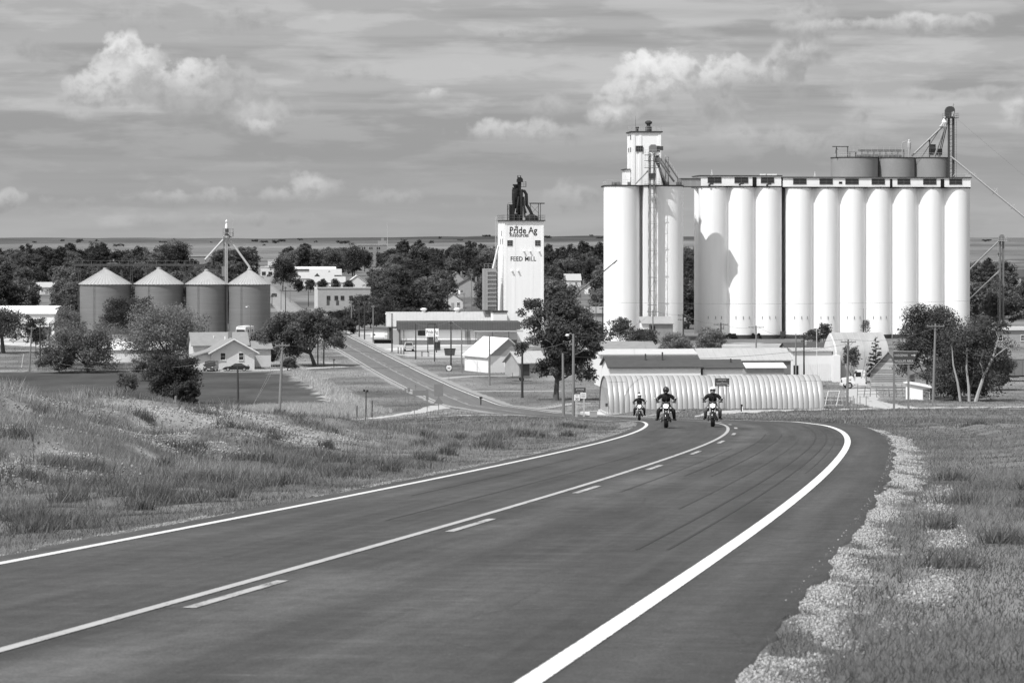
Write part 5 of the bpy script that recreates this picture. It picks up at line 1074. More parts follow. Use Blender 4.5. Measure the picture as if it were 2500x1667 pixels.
# ================================================================ far town houses
FAR = [('house', 'gambrel roofed cream house with white trim among the round junipers', 'house', 871, 1290, 11.5, 9, 3.4, 7.6, 'y', m_siding, m_roofwhite),
 ('house', 'small pale bungalow with front gable left of the grain dryer', 'house', 1105, 975, 7.0, 9, 2.9, 5.4, 'y', m_siding, m_roofgrey),
 ('house', 'two storey house with dark hip roof above the pale bungalow', 'house', 1145, 1180, 11, 9, 4.6, 7.8, 'y', m_greywall, m_roofdark),
 ('house', 'white box house with one small window above the pale bungalow', 'house', 1103, 1085, 5.6, 6, 3.2, 4.2, 'x', m_whitew, m_roofwhite),
 ('house', 'house showing only a grey pyramid roof among trees left of the mill', 'house', 1115, 1500, 9, 9, 3, 6.8, 'y', m_greywall, m_roofgrey),
 ('house', 'long pale roofed house beside the street above the junipers', 'house', 800, 1400, 17, 9, 3, 5.6, 'x', m_whitew, m_roofmid),
 ('house', 'wide house with pale roof and small dark dormer gable', 'house', 765, 1480, 21, 9, 4.0, 7.0, 'x', m_whitew, m_roofmid),
 ('house', 'second pale roof directly above the dormer house', 'house', 795, 1560, 17, 9, 4.4, 7.4, 'x', m_greywall, m_roofmid),
 ('warehouse', 'broad white flat roofed building behind the pale houses', 'building', 770, 1700, 24, 14, 5.2, 6.3, 'x', m_brick, m_roofwhite),
 ('house', 'low house with bright roof in the trees at upper left', 'house', 112, 1250, 13, 9, 3, 5.0, 'x', m_siding, m_roofmid),
 ('house', 'brick house with dark hip roof left of the bin catwalk', 'house', 283, 1750, 11, 9, 5.0, 8.0, 'x', m_brick, m_roofdark),
 ('school', 'long flat brick school at the far edge left of the spout', 'school', 490, 2150, 30, 15, 7.0, 7.4, 'x', m_brick, m_roofgrey),
 ('house', 'pale roofed house in trees just right of the feed mill', 'house', 1392, 1450, 11, 8, 3.4, 6.4, 'x', m_siding, m_roofmid),
 ('house', 'white gabled house near the left side of the headhouse elevator', 'house', 1448, 1250, 6, 7, 3, 5.6, 'y', m_whitew, m_roofgrey),
 ('house', 'grey hip roofed house with chimney at the right edge horizon', 'house', 2487, 1500, 13, 10, 4.5, 8.2, 'x', m_greywall, m_roofdark),
 ('shed', 'low white shed among trees left of the small bungalow', 'shed', 985, 1150, 8, 6, 2.4, 3.4, 'x', m_whitew, m_roofwhite),
 ('house', 'small pale house left of the white box house', 'house', 1058, 1010, 5, 6, 2.6, 4.2, 'y', m_siding, m_roofgrey),
 ('shed', 'wide low farm shed with pale roof behind the central dark tree', 'shed', 1470, 730, 9, 8, 4.6, 6.0, 'x', m_greywall, m_roofgrey),
 ('shed', 'flat white shed peeping out beside the right trees', 'shed', 2470, 620, 9, 6, 3.6, 4.2, 'x', m_greywall, m_roofmid)]
for f in FAR:
    nm, lb, ct, px, D, w_, dp, he, hr, rg, wl, rf = f
    wn = [(x, he*.52, .9, 1.2) for x in ((-w_*.28, w_*.28) if w_ < 12 else (-w_*.36, -w_*.12, w_*.12, w_*.36))] if he > 2.7 else []
    T = house(nm, lb, ct, px, D, w_, dp, he, hr, rg, wl, rf, wn, ((0, .95, 2.05),), chim=(w_*.3, dp*.55, hr+.5) if nm == 'house' and px in (283, 1145, 2487, 1115) else None)
    if 'dormer' in lb: b = MB(); gable_y(b, -1.8+2, 3.8, -.6, 3, 4.6, 6.6, 2.0); b.build('dormer', m_roofdark, T)
# brick industrial block
D_I = 985.0; s = MPP(D_I); T = thing('brick_building', 'two storey flat brick building with small square windows behind the shrubs', 'building', at(840, D_I), R(3)); z0 = T.location.z
w_ = 128*s; hI = EYE-(705-HOR)*s-z0
MB().box(-w_/2, w_/2, 0, 12, 0, hI).build('wall', m_greywall, T); MB().box(-w_/2-.2, w_/2+.2, -.2, 12.2, hI, hI+.35).build('parapet', m_greywall, T); MB().box(-w_/2-1.2, -w_/2-.003, .4, 11, 0, hI+.2).build('end_pier', m_siding, T)
for px in (802, 821, 836, 857): window(T, (px-840)*s, EYE-(727-HOR)*s-z0, 1.1, 1.25, -.004, 2, 2, m_trim)
for px in (801, 824): MB().box((px-840)*s-.5, (px-840)*s+.5, -.05, -.003, 1.0, 2.6).build('door', m_roofdark, T)
for i in range(13): MB().box(-w_/2+i*w_/12.2, -w_/2+i*w_/12.2+.12, -.1, 6, hI+.352, hI+.5).build('roof_seam', m_roofmid, T)
# courthouse with tower and mast
D_C = 2050.0; s = MPP(D_C); T = thing('courthouse', 'flat stone courthouse with square roof block on the horizon beside a mast', 'building', at(910, D_C), GRID); z0 = T.location.z; Zq = lambda r: EYE-(r-HOR)*s-z0
MB().box(-10.5, 10.5, 0, 14, 0, Zq(598)).build('wall', m_brick, T); MB().box(-10.8, 10.8, -.3, 14.3, Zq(598), Zq(597)).build('parapet', m_concrete, T)
MB().box((924-910)*s, (944-910)*s, 4, 10, Zq(597), Zq(588)).build('roof_block', m_brick, T); MB().box((932-910)*s, (938-910)*s, 4, 8, Zq(588), Zq(581)).build('stair_tower', m_brick, T)
for i, px in enumerate((885, 890, 903, 908, 921, 926)):
    for rr in (606, 619): window(T, (px-910)*s, Zq(rr), 1.2, 1.9, -.004, 1, 2, m_concrete)
MS = thing('radio_mast', 'thin tall radio mast rising above the horizon trees', 'mast', at(946, 2100), 0); MB().cyl((0, 0, 0), (0, 0, EYE-(545-HOR)*MPP(2100)-MS.location.z), .28, .16, n=6).build('mast_tube', m_rail, MS)
for px, lb in ((652, 'pale shop front on the far left side of the street'), (668, 'taller shop front farther down the street')):
    D = 1750+(px-652)*14; T = thing('shop', lb, 'building', at(px, D), GRID); MB().box(-4, 4, 0, 14, 0, 5.2+(px-652)*.06).build('wall', m_siding, T); MB().box(-4.2, 4.2, -.2, 14, 5.2+(px-652)*.06, 5.6+(px-652)*.06).build('parapet', m_concrete, T)
    for x in (-2, 2): window(T, x, 1.6, 2.2, 1.8, -.004, 2, 1, m_trim)
# ================================================================ trees
m_leaf_d = M('dark_foliage', .055, .75, .15, 2, attr='tone', random_obj=.25, spec=.2, leafy=.35)
m_leaf_m = M('mid_foliage', .095, .75, .15, 2, attr='tone', random_obj=.12, spec=.2, leafy=.38)
m_bark = M('tree_bark', .09, .95, .3, 3, fine=.2, stretch=(2, 2, .4))
m_barkpale = M('bleached_bark', .34, .95, .3, 3, fine=.2, stretch=(2, 2, .4))
def leaf_mesh(name, lobes, n, leaf, mat, tone, seed, droop=0.0, clump=.42, nclump=8):
    """Leaf-sized faces in clumps spread over the lobes' outer volume."""
    rs = np.random.RandomState(seed); L = np.array(lobes, float); vol = (L[:, 3]*L[:, 4]*L[:, 5])**.75; pr = vol/vol.sum(); m = len(L)
    C = []
    for i in range(m):
        k = max(4, int(nclump * (vol[i]/vol.mean())+.5) + 3); u = rs.randn(k, 3); u /= np.linalg.norm(u, axis=1)[:, None]; u[:, 2] = np.where(u[:, 2] < -.55, -u[:, 2], u[:, 2])
        r = .25 + .66*rs.rand(k, 1)**.6; C.append(np.c_[L[i, :3] + u*L[i, 3:6]*r, np.full(k, L[i, 3:6].mean()*clump), .72+.56*rs.rand(k)])
    cl = np.concatenate(C); wgt = cl[:, 3]**2; j = rs.choice(len(cl), n, p=wgt/wgt.sum())
    g = rs.randn(n, 3); g /= np.linalg.norm(g, axis=1)[:, None]; g *= (rs.rand(n, 1)**.45)*1.05; pos = cl[j, :3] + g*cl[j, 3:4]*np.array([1.15, 1.15, .85]); pos[:, 2] -= droop*np.abs(g[:, 2])
    nrm = g*.9 + rs.randn(n, 3)*.55 + np.array([0, 0, .45]); nrm /= np.linalg.norm(nrm, axis=1)[:, None]
    a = np.cross(nrm, rs.randn(n, 3)); a /= np.linalg.norm(a, axis=1)[:, None]; b = np.cross(nrm, a); s = leaf*(.55+.9*rs.rand(n, 1))
    v = np.stack([pos-a*s, pos-b*s*.5, pos+a*s, pos+b*s*.5], 1).reshape(-1, 3); f = np.arange(4*n).reshape(n, 4)
    me = npmesh(name, v, f, mat); fattr(me, 'tone', np.repeat(tone*cl[j, 4]*(.85+.3*rs.rand(n)), 4)); return me
def limbs(T, base_r, trunk_h, lobes, mat, seed, lean=(0, 0), forks=1):
    rs = random.Random(seed); top = Vector((lean[0], lean[1], trunk_h)); b = MB()
    b.tube([(0, 0, -.3), (base_r*.1, 0, .25), (lean[0]*.4, lean[1]*.4, trunk_h*.5), top], [base_r*1.5, base_r*1.05, base_r*.85, base_r*.7], 9); b.build('trunk', mat, T, True)
    for l in sorted(lobes, key=lambda q: -q[3])[:9]:
        e = Vector(l[:3]); mid = top.lerp(e, .5)+Vector((rs.uniform(-.3, .3), rs.uniform(-.3, .3), -.08*(e-top).length)); bb = MB()
        bb.tube([top-Vector((0, 0, trunk_h*.12)), mid, e], [base_r*.5, base_r*.3, base_r*.1], 6); bb.build('limb', mat, T, True)
def dome(seed, w, h0, h1, k=11, flat=1.0, dep=None):
    """Lobes filling a crown w wide between heights h0 and h1."""
    rs = random.Random(seed); out = []; dep = dep or w; H = h1-h0
    for i in range(k):
        a = i*2.39996+rs.random()*.7; t = (i+.5)/k; zc = .14+.70*t; ring = math.sqrt(max(.06, 1-(abs(zc-.42)/.60)**2.2))
        q = rs.uniform(.45, .72)*ring; s = rs.uniform(.36, .50)*(.75+.25*ring)
        r_ = w*s*.5; out.append((math.cos(a)*min(q*w/2, w/2-r_*.8), math.sin(a)*q*dep/2, min(h0+H*zc, h1-H*s*.36), r_, dep*s*.5, H*s*.42*flat))
    out.append((0, 0, h0+H*.50, w*.34, dep*.34, H*.40)); return out
TREE_N = [0]
def tree(label, px, D, L, Rr, top, bot, mat, tone, n, leaf, k=11, base=None, trunk=None, bark=None, lobes=None, name='tree', droop=.1, cat='tree', group=None, seed=None, clump=.44, thick=None, lean=(0, 0)):
    """Broad tree given by the photo columns of its crown and the rows of its top and lowest leaves."""
    TREE_N[0] += 1; seed = seed or TREE_N[0]*13+5; s = MPP(D); x, y, z = at(px, D); T = thing(name, label, cat, (x, y, z), 0, group)
    w_ = (Rr-L)*s; cx = ((L+Rr)/2-px)*s; h1 = EYE-(top-HOR)*s-z; h0 = max(.05, EYE-(bot-HOR)*s-z)
    lb = lobes or dome(seed, w_*1.1, h0, h1, k+3); lb = [(a+cx, b, c, d, e, f) for a, b, c, d, e, f in lb]
    limbs(T, thick or max(.10, w_*.022), trunk or (h0+(h1-h0)*.28), lb, bark or m_bark, seed, lean=(cx*.3+lean[0], lean[1]))
    put('crown', leaf_mesh('crown', lb, int(n*1.75), leaf*.84, mat, tone, seed, droop, clump), T); return T
# --- trees that stand out one by one
s = MPP(405)
big = [(-.8, 0, 12.6, 3.0, 2.8, 1.9), (-4.6, .4, 12.9, 2.0, 2.2, 1.7), (2.4, .6, 11.4, 3.2, 3, 2.2), (5.0, 0, 9.2, 2.2, 2.4, 2.0), (-4.4, -.6, 10.4, 2.0, 2.2, 1.7), (-3.0, -1.5, 8.4, 2.6, 2.4, 1.6), (-5.8, 0, 7.2, 1.7, 1.8, 1.2), (.5, -2.2, 9.6, 3.0, 2.4, 2.4), (3.6, -1.8, 7.6, 2.5, 2.3, 1.7), (-.4, -2.2, 6.6, 2.4, 2.2, 1.6), (1.6, 1.8, 5.6, 3.2, 2.6, 1.6), (4.2, 0, 5.4, 2.2, 2.2, 1.6), (-1.8, -1, 4.8, 2.2, 2, 1.4), (2.0, -2, 4.0, 2.4, 2, 1.2), (4.6, -.6, 3.4, 1.8, 1.7, 1.1), (-3.0, 0, 4.0, 1.6, 1.6, .9), (.5, 0, 14.2, 2.0, 2, 1.2), (6.2, .5, 7.6, 1.3, 1.4, 1.0)]
tree('tall dark elm standing alone on the grass left of the quonset hut', 1357, 405, 1258, 1478, 722, 945, m_leaf_d, 0.088, 19000, .21, lobes=[(a*.88, b, c, d*.93, e, f) for a, b, c, d, e, f in big], trunk=3.2, thick=.42, clump=.43, seed=71)
T = bpy.data.objects['tree']
for a, c in (((-1.5, -2.6, 9.5), (-2.6, -3, 11.6)), ((-.4, -2.8, 8.2), (.7, -3.2, 10.6)), ((1.8, -2.6, 8.9), (3.4, -3, 11.0)), ((-.5, -3, 8.0), (-1.6, -3.3, 8.8)), ((2.6, -3, 6.6), (4.2, -3.4, 7.6))): MB().tube([a, ((a[0]+c[0])/2+.2, a[1], (a[2]+c[2])/2), c], [.11, .08, .03], 5).build('dead_branch', m_barkpale, T)
rnd = [(0, 0, 6.4, 4.0, 3.4, 2.2), (-4.2, 0, 5.6, 3.0, 2.8, 1.9), (3.8, 0, 5.9, 3.2, 2.8, 2.0), (6.6, 0, 4.6, 2.2, 2.2, 1.7), (-6.8, 0, 4.2, 2.2, 2.2, 1.6), (-2.4, -2.2, 7.6, 2.6, 2.2, 1.5), (2.0, -2.2, 8.2, 2.8, 2.2, 1.4), (-.5, -3, 5.6, 3, 2.4, 1.7), (-5.2, -2, 3.6, 2.2, 2, 1.3), (4.8, -2.2, 4.2, 2.4, 2.2, 1.4), (7.4, -1, 3.2, 1.5, 1.5, 1.0), (-7.8, -.6, 3.2, 1.5, 1.5, 1.0), (1.4, -2.8, 3.8, 2.4, 2, 1.2), (-3.0, -2.4, 2.6, 2.2, 2, 1.2), (-4.5, -1.5, 1.3, 1.6, 1.6, .9), (-6.0, -1, 2.4, 2.2, 2, 1.5), (-2.0, 1.5, 2.2, 2.6, 2.2, 1.6), (-4.6, 1, 4.4, 2.8, 2.4, 1.8), (1.5, 1.5, 6.8, 3.4, 2.6, 2.0), (-1.5, 1, 4.6, 3.4, 2.6, 2.0), (5.6, 1, 6.2, 2.4, 2, 1.4)]
tree('very broad rounded tree by the highway in front of the rightmost bin', 767, 526, 617, 845, 752, 890, m_leaf_m, 0.165, 34000, .22, lobes=[(a*1.06, b, c*1.04+.5, d*1.12, e*1.1, f*1.12) for a, b, c, d, e, f in rnd], trunk=2.6, thick=.38, clump=.5, seed=72)
tree('round clipped bush at the foot of the broad tree', 702, 508, 684, 728, 872, 901, m_leaf_d, 0.105, 2200, .15, 6, trunk=.5, name='bush', cat='bush')
tree('leafy tree with pale trunks right of the small white shed', 2365, 400, 2295, 2470, 765, 975, m_leaf_m, 0.132, 15000, .18, 15, trunk=2.4, bark=m_barkpale, thick=.2, seed=81)
T = thing('tree', 'bare leaning tree with bleached forked trunks at the right tree group', 'tree', at(2385, 396)); 
for pts, r_ in (([(-.2, 0, -.2), (.2, 0, 1.2), (1.0, 0, 3.6), (2.2, 0, 6.0), (3.0, 0, 8.8), (3.4, 0, 11.3)], (.30, .26, .2, .16, .1, .03)), ([(-1.0, .3, -.2), (-1.1, .3, 2.0), (-1.4, .3, 4.6), (-1.3, .3, 7.4)], (.22, .19, .14, .06)), ([(-2.2, .5, -.2), (-2.6, .5, 2.6), (-3.2, .5, 5.0), (-3.4, .5, 7.6)], (.2, .16, .12, .05)), ([(2.2, 0, 6.0), (3.8, .2, 7.2), (5.0, .2, 8.2)], (.1, .07, .02)), ([(1.0, 0, 3.6), (.4, -.3, 5.4), (.9, -.3, 7.2)], (.1, .07, .02)), ([(3.0, 0, 8.8), (2.3, 0, 10.4)], (.07, .02))): MB().tube(pts, list(r_), 7).build('trunk', m_barkpale, T, True)
put('crown', leaf_mesh('crown', [(1.8, .4, 10.2, 1.5, 1.5, 1.2), (3.2, .4, 10.0, 1.4, 1.4, 1.0), (-2.6, .8, 7.4, 1.7, 1.5, 1.2), (-.9, .8, 8.0, 1.5, 1.4, 1.2)], 2600, .15, m_leaf_m, .095, 5), T)
tree('dense leafy tree left of the bleached trunks, in front of the last silos', 2262, 412, 2192, 2345, 738, 935, m_leaf_m, 0.112, 16000, .18, 15, trunk=3.0, seed=82)
tree('dark tangled undergrowth below the right tree group', 2330, 404, 2255, 2420, 880, 985, m_leaf_d, 0.083, 9000, .17, 12, trunk=.8, name='bush', cat='bush', seed=83)
tree('shrub growing beside the parked trailer at the right edge', 2440, 440, 2385, 2480, 840, 950, m_leaf_d, 0.090, 6000, .17, 9, trunk=.8, name='bush', cat='bush', seed=84)
tree('spreading tree with bare dark limbs at the far left edge', 7, 585, -85, 75, 750, 838, m_leaf_m, 0.096, 6500, .22, 10, trunk=4.2, thick=.45, seed=85)
tree('small tree before the big white shed at far left', 88, 560, 55, 112, 765, 850, m_leaf_d, 0.083, 2600, .2, 7, seed=86)
tree('rounded pale grey tree behind the left end of the picket fence', 215, 500, 112, 285, 782, 906, m_leaf_m, 0.212, 12000, .2, 12, trunk=1.5, seed=87)
tree('fine twigged bush over the left part of the picket fence', 145, 498, 88, 190, 842, 905, m_leaf_m, 0.116, 6500, .15, 8, trunk=.5, name='bush', cat='bush', seed=88)
tree('tall feathery poplar between the white shed and the leftmost bin', 170, 610, 128, 212, 742, 860, m_leaf_m, 0.172, 5500, .2, 10, trunk=3, seed=89)
tree('black-green tree in front of the two left bins', 318, 640, 240, 388, 722, 815, m_leaf_d, 0.054, 11000, .23, 11, trunk=3.4, thick=.3, seed=90)
tree('large pale leafy tree left of the cream house', 405, 535, 305, 520, 738, 900, m_leaf_m, 0.226, 17000, .21, 15, trunk=2.0, seed=91)
tree('pale shrub in front of the large pale tree', 352, 470, 318, 392, 868, 915, m_leaf_m, 0.202, 4500, .16, 8, trunk=.6, name='bush', cat='bush', seed=92)
tree('bushy dark cedar on the near edge of the mown field', 432, 398, 352, 482, 858, 985, m_leaf_d, 0.073, 13000, .16, 13, trunk=.8, seed=93)
tree('lower dark cedar lobe beside the field edge', 448, 393, 418, 486, 925, 992, m_leaf_d, 0.068, 6000, .16, 8, trunk=.5, name='bush', cat='bush', seed=94)
tree('thin grey sapling clump left of the dark cedar', 312, 420, 284, 340, 908, 952, m_leaf_m, 0.155, 1800, .13, 7, trunk=.5, name='bush', cat='bush', seed=95)
tree('young leafy tree at the foot of the headhouse elevator', 1515, 600, 1484, 1548, 770, 838, m_leaf_d, 0.090, 2600, .2, 9, trunk=1.6, seed=96)
tree('low hedge like shrubs under the elevator shed', 1570, 590, 1525, 1610, 803, 842, m_leaf_m, 0.116, 4000, .2, 9, trunk=.6, name='bush', cat='bush', seed=97)
tree('pale bushy tree between the elevator and the hut, left one', 1650, 530, 1602, 1700, 808, 872, m_leaf_m, 0.232, 7500, .17, 10, trunk=1.0, seed=98)
tree('pale bushy tree between the elevator and the hut, right one', 1730, 545, 1690, 1775, 798, 868, m_leaf_m, 0.232, 6000, .17, 9, trunk=1.0, seed=99)
tree('dull shrub overhanging the dark roof behind the hut', 1715, 470, 1655, 1765, 848, 885, m_leaf_m, 0.139, 4500, .16, 8, trunk=1.0, name='bush', cat='bush', seed=100)
tree('leafy sapling in front of the curved roof barn', 2078, 450, 2055, 2102, 838, 905, m_leaf_m, .13, 1600, .15, 7, trunk=1.0, seed=141)
tree('wispy tree left of the white flagpole', 1988, 600, 1960, 2005, 800, 838, m_leaf_m, 0.116, 1600, .18, 6, trunk=1, seed=101)
tree('wispy tree right of the white flagpole', 2013, 600, 1996, 2032, 784, 838, m_leaf_m, 0.093, 1500, .18, 7, trunk=1, seed=102)
tree('thin bare topped sapling by the aerial in front of the silo row', 2112, 560, 2098, 2128, 775, 820, m_leaf_m, 0.186, 420, .15, 6, trunk=2, seed=103)
# spruce beside the curved barn: whorled boughs
T = thing('spruce', 'open spruce with level boughs beside the curved roof barn', 'tree', at(2138, 455)); b = MB(); b.tube([(0, 0, -.2), (0, 0, 7.9)], [.16, .03], 7); b.build('trunk', m_bark, T)
lob = []
rs = random.Random(3)
for i in range(30):
    z = 1.3+i*.215; r_ = (8.0-z)*.27+.2; a = i*2.4; e = (math.cos(a)*r_, math.sin(a)*r_, z+.25); MB().tube([(0, 0, z), e], [.05, .02], 4).build('bough', m_bark, T); lob += [(e[0]*.75, e[1]*.75, z+.12, r_*.42, r_*.42, .14), (e[0]*.35, e[1]*.35, z+.05, r_*.3, r_*.3, .12)]
put('crown', leaf_mesh('crown', lob, 5200, .13, m_leaf_d, 0.092, 9, clump=.5, nclump=3), T)
# --- brush between the highway and the warehouse
rs = random.Random(12)
BR = [(825, 745, 60, 48), (868, 735, 70, 58), (905, 752, 66, 60), (948, 740, 80, 62), (985, 735, 66, 58), (1020, 745, 74, 54), (1058, 750, 70, 46), (880, 800, 70, 76), (930, 790, 60, 74), (1000, 800, 60, 62), (845, 705, 50, 44), (1085, 775, 60, 42)]
for i, (px, D, wpx, hpx) in enumerate(BR):
    s = MPP(D); row0 = HOR+FPX*(EYE-GZ((px-1250)*s, D))/D
    tree('rounded brush in the thicket left of the warehouse roof', px, D, px-wpx/2, px+wpx/2, row0-hpx, row0-2, m_leaf_m, .062+.02*(i % 3), 3600, .24, 8, trunk=1.2, name='bush', cat='bush', group='thicket between highway and warehouse', seed=200+i)
# --- row of clipped round junipers along the street
for i, px in enumerate((728, 758, 789, 819, 848)):
    tree('egg shaped dark juniper in the row above the brick building', px, 1290-i*6, px-15, px+15, 678, 713, m_leaf_d, 0.062, 1800, .30, 6, trunk=.5, lobes=[(0, 0, 3.2, 2.5, 2.5, 3.1), (0, 0, 1.8, 2.4, 2.4, 1.7), (.3, -.3, 4.4, 1.7, 1.7, 1.9)], name='juniper', group='clipped junipers along the street', seed=230+i)
# --- the wooded town: shared meshes, one object per tree
UM = []
for v_ in range(9):
    w_ = (7.2, 8.6, 6.0, 9.4, 7.8, 5.2, 8.2, 6.6, 10.0)[v_]; h_ = (10, 9, 11, 10, 8.5, 11.5, 9.5, 10.5, 9)[v_]; lb = dome(300+v_, w_, h_*.04, h_, 12)
    mats = m_leaf_d if v_ % 3 else m_leaf_m; tn = (.135, .092, .070, .165, .098, .062, .125, .080, .088)[v_]
    b = MB(); b.tube([(0, 0, -.5), (.1, 0, h_*.45)], [.32, .2], 7); UM.append((leaf_mesh('crown', lb, 5200, .28, mats, tn, 320+v_, clump=.42), b.mesh('trunk', m_bark, True)))
def ok(px, D):
    x = (px-1250)*D/FPX; xr = float(xl(min(D, 2199)))+3.7
    if abs(x-xr) < 11 and D < 2150: return False
    for a, c, dm in ((72, 152, 1270), (255, 310, 1770), (452, 530, 2180), (640, 690, 1960), (712, 862, 1330), (700, 860, 1730), (760, 910, 1000), (838, 905, 1300), (1070, 1135, 1000), (1090, 1118, 1110), (1118, 1175, 1200), (1368, 1418, 1470), (1432, 1462, 1260), (875, 946, 2080), (2468, 2510, 1520), (1090, 1140, 1500)):
        if a-8 < px < c+8 and D < dm and (D > dm*.62 or D < 1000): return False
    return True
rs = random.Random(31); cand = []
ZONES = [((-80, 640), (770, 2250), 520), ((-80, 190), (720, 1150), 40), ((690, 1000), (1000, 2250), 150), ((950, 1215), (800, 2150), 200), ((1325, 1490), (720, 2100), 120), ((1668, 1704), (740, 1900), 30), ((2378, 2580), (700, 1500), 110), ((690, 1215), (1750, 2300), 100)]
for (pa, pb), (da, db), n in ZONES:
    for i in range(n):
        D = da*(db/da)**rs.random(); px = rs.uniform(pa, pb)
        if ok(px, D): cand.append((D, px, rs.randrange(9), rs.uniform(.85, 1.3), rs.uniform(.9, 1.2), rs.uniform(0, 6.28)))
cand.sort(); cover = np.full(2800, 1000.0)           # skyline of what already stands in front, by photo column
def block(a, c, row): cover[max(0, a+100):c+100] = np.minimum(cover[max(0, a+100):c+100], row)
for a_, c_, r_ in ((194, 322, 690), (330, 448, 690), (454, 556, 690), (556, 662, 690), (1183, 1330, 560), (1481, 1674, 460), (1700, 2380, 460)): block(a_, c_, r_)
WID = (7.2, 8.6, 6.0, 9.4, 7.8, 5.2, 8.2, 6.6, 10.0); HGT = (10, 9, 11, 10, 8.5, 11.5, 9.5, 10.5, 9); kept = 0
SEG = ((-90, 60, 'at the far left edge'), (60, 195, 'left of the leftmost bin'), (195, 325, 'above the leftmost bin'), (325, 452, 'above the second bin'), (452, 556, 'above the third bin'), (556, 700, 'above the rightmost bin and street'), (700, 870, 'behind the pale street houses'), (870, 960, 'beside the courthouse'), (960, 1060, 'above the thicket'), (1060, 1215, 'left of the grain dryer'), (1215, 1500, 'between feed mill and headhouse elevator'), (1500, 1750, 'in the gap between elevators'), (1750, 2700, 'at the right edge beyond the silos'))
TONE = ('leafy grey', 'dark', 'very dark', 'pale grey', 'dark', 'narrow black-green', 'grey', 'dark', 'wide dark')
for D, px, v_, sc, sw, rz in cand:
    k = sc*(1.12 if D < 1600 else 1.5); x, y, z = at(px, D); w_ = WID[v_]*k*sw/MPP(D)*.42; top = HOR+(EYE-z-HGT[v_]*k)/MPP(D)
    a_, c_ = max(0, int(px-w_)+100), min(2800, int(px+w_)+100)
    if c_-a_ < 2 or kept >= 290: continue
    if np.mean(cover[a_:c_] > top+5) < .16: continue
    cover[a_:c_] = np.minimum(cover[a_:c_], top+3); kept += 1
    pl_ = next(q[2] for q in SEG if q[0] <= px < q[1]); dist = 'distant' if D > 1300 else 'nearby'
    T = thing('tree', f'{dist} {TONE[v_]} tree {pl_}', 'tree', (x, y, z), rz, f'town trees {pl_}')
    put('crown', UM[v_][0], T, scale=(k*sw, k*sw, k)); put('trunk', UM[v_][1], T, scale=(k, k, k))
# single crown tops breaking the horizon
for px, D, L_, R_, tp, lb in ((418, 2050, 395, 470, 583, 'tall round crowned tree breaking the horizon left of the spout'), (236, 1900, 210, 262, 588, 'loose open topped tree on the horizon above the left bins'), (865, 1750, 835, 892, 590, 'large dark tree left of the courthouse on the horizon'), (690, 1330, 662, 728, 628, 'big dark street tree above the street'), (890, 1900, 868, 912, 606, 'dark tree hiding the left wall of the courthouse'), (932, 1880, 915, 960, 612, 'dark tree hiding the right wall of the courthouse'), (1340, 860, 1300, 1400, 690, 'broad grey tree beside the feed mill foot')):
    bt = HOR+FPX*(EYE-GZ((px-1250)*D/FPX, D))/D; tree(lb, px, D, L_, R_, tp, bt-4, m_leaf_d, 0.075, 4200, .42 if D > 1000 else .28, 10, seed=int(px))
# lone trees dotted over the far fields
for i, (px, D) in enumerate(((150, 2750), (1010, 2900), (1400, 2700), (1690, 2800), (2440, 2650))):
    T = thing('tree', 'tiny lone tree on the far fields '+('above the yard at left', 'right of the courthouse mast', 'right of the feed mill', 'in the gap between elevators', 'at the right edge')[i], 'tree', at(px, D), i*1.3); v_ = i % 9
    put('crown', UM[v_][0], T, scale=(.6, .6, .5)); put('trunk', UM[v_][1], T, scale=(.5, .5, .5))
# woods and hedges far out on the plain, too far to tell apart
rs = random.Random(77); lob = []
for i in range(70):
    D = rs.choice((2700, 3100, 3700, 4600, 5600, 6400))*rs.uniform(.97, 1.03); px = rs.uniform(-80, 2560); x, y, z = at(px, D); r_ = rs.uniform(2.5, 5); n_ = rs.randrange(1, 4)
    for k in range(n_): lob.append((x+k*r_*1.4, y, z+r_*.45, r_, r_, r_*.6))
tag(put('far_woods', leaf_mesh('far_woods', lob, 26000, .75, m_leaf_d, .085, 88, clump=.5, nclump=5)), 'tiny dark woods and hedge lines on the far plain', 'woods', kind='stuff')
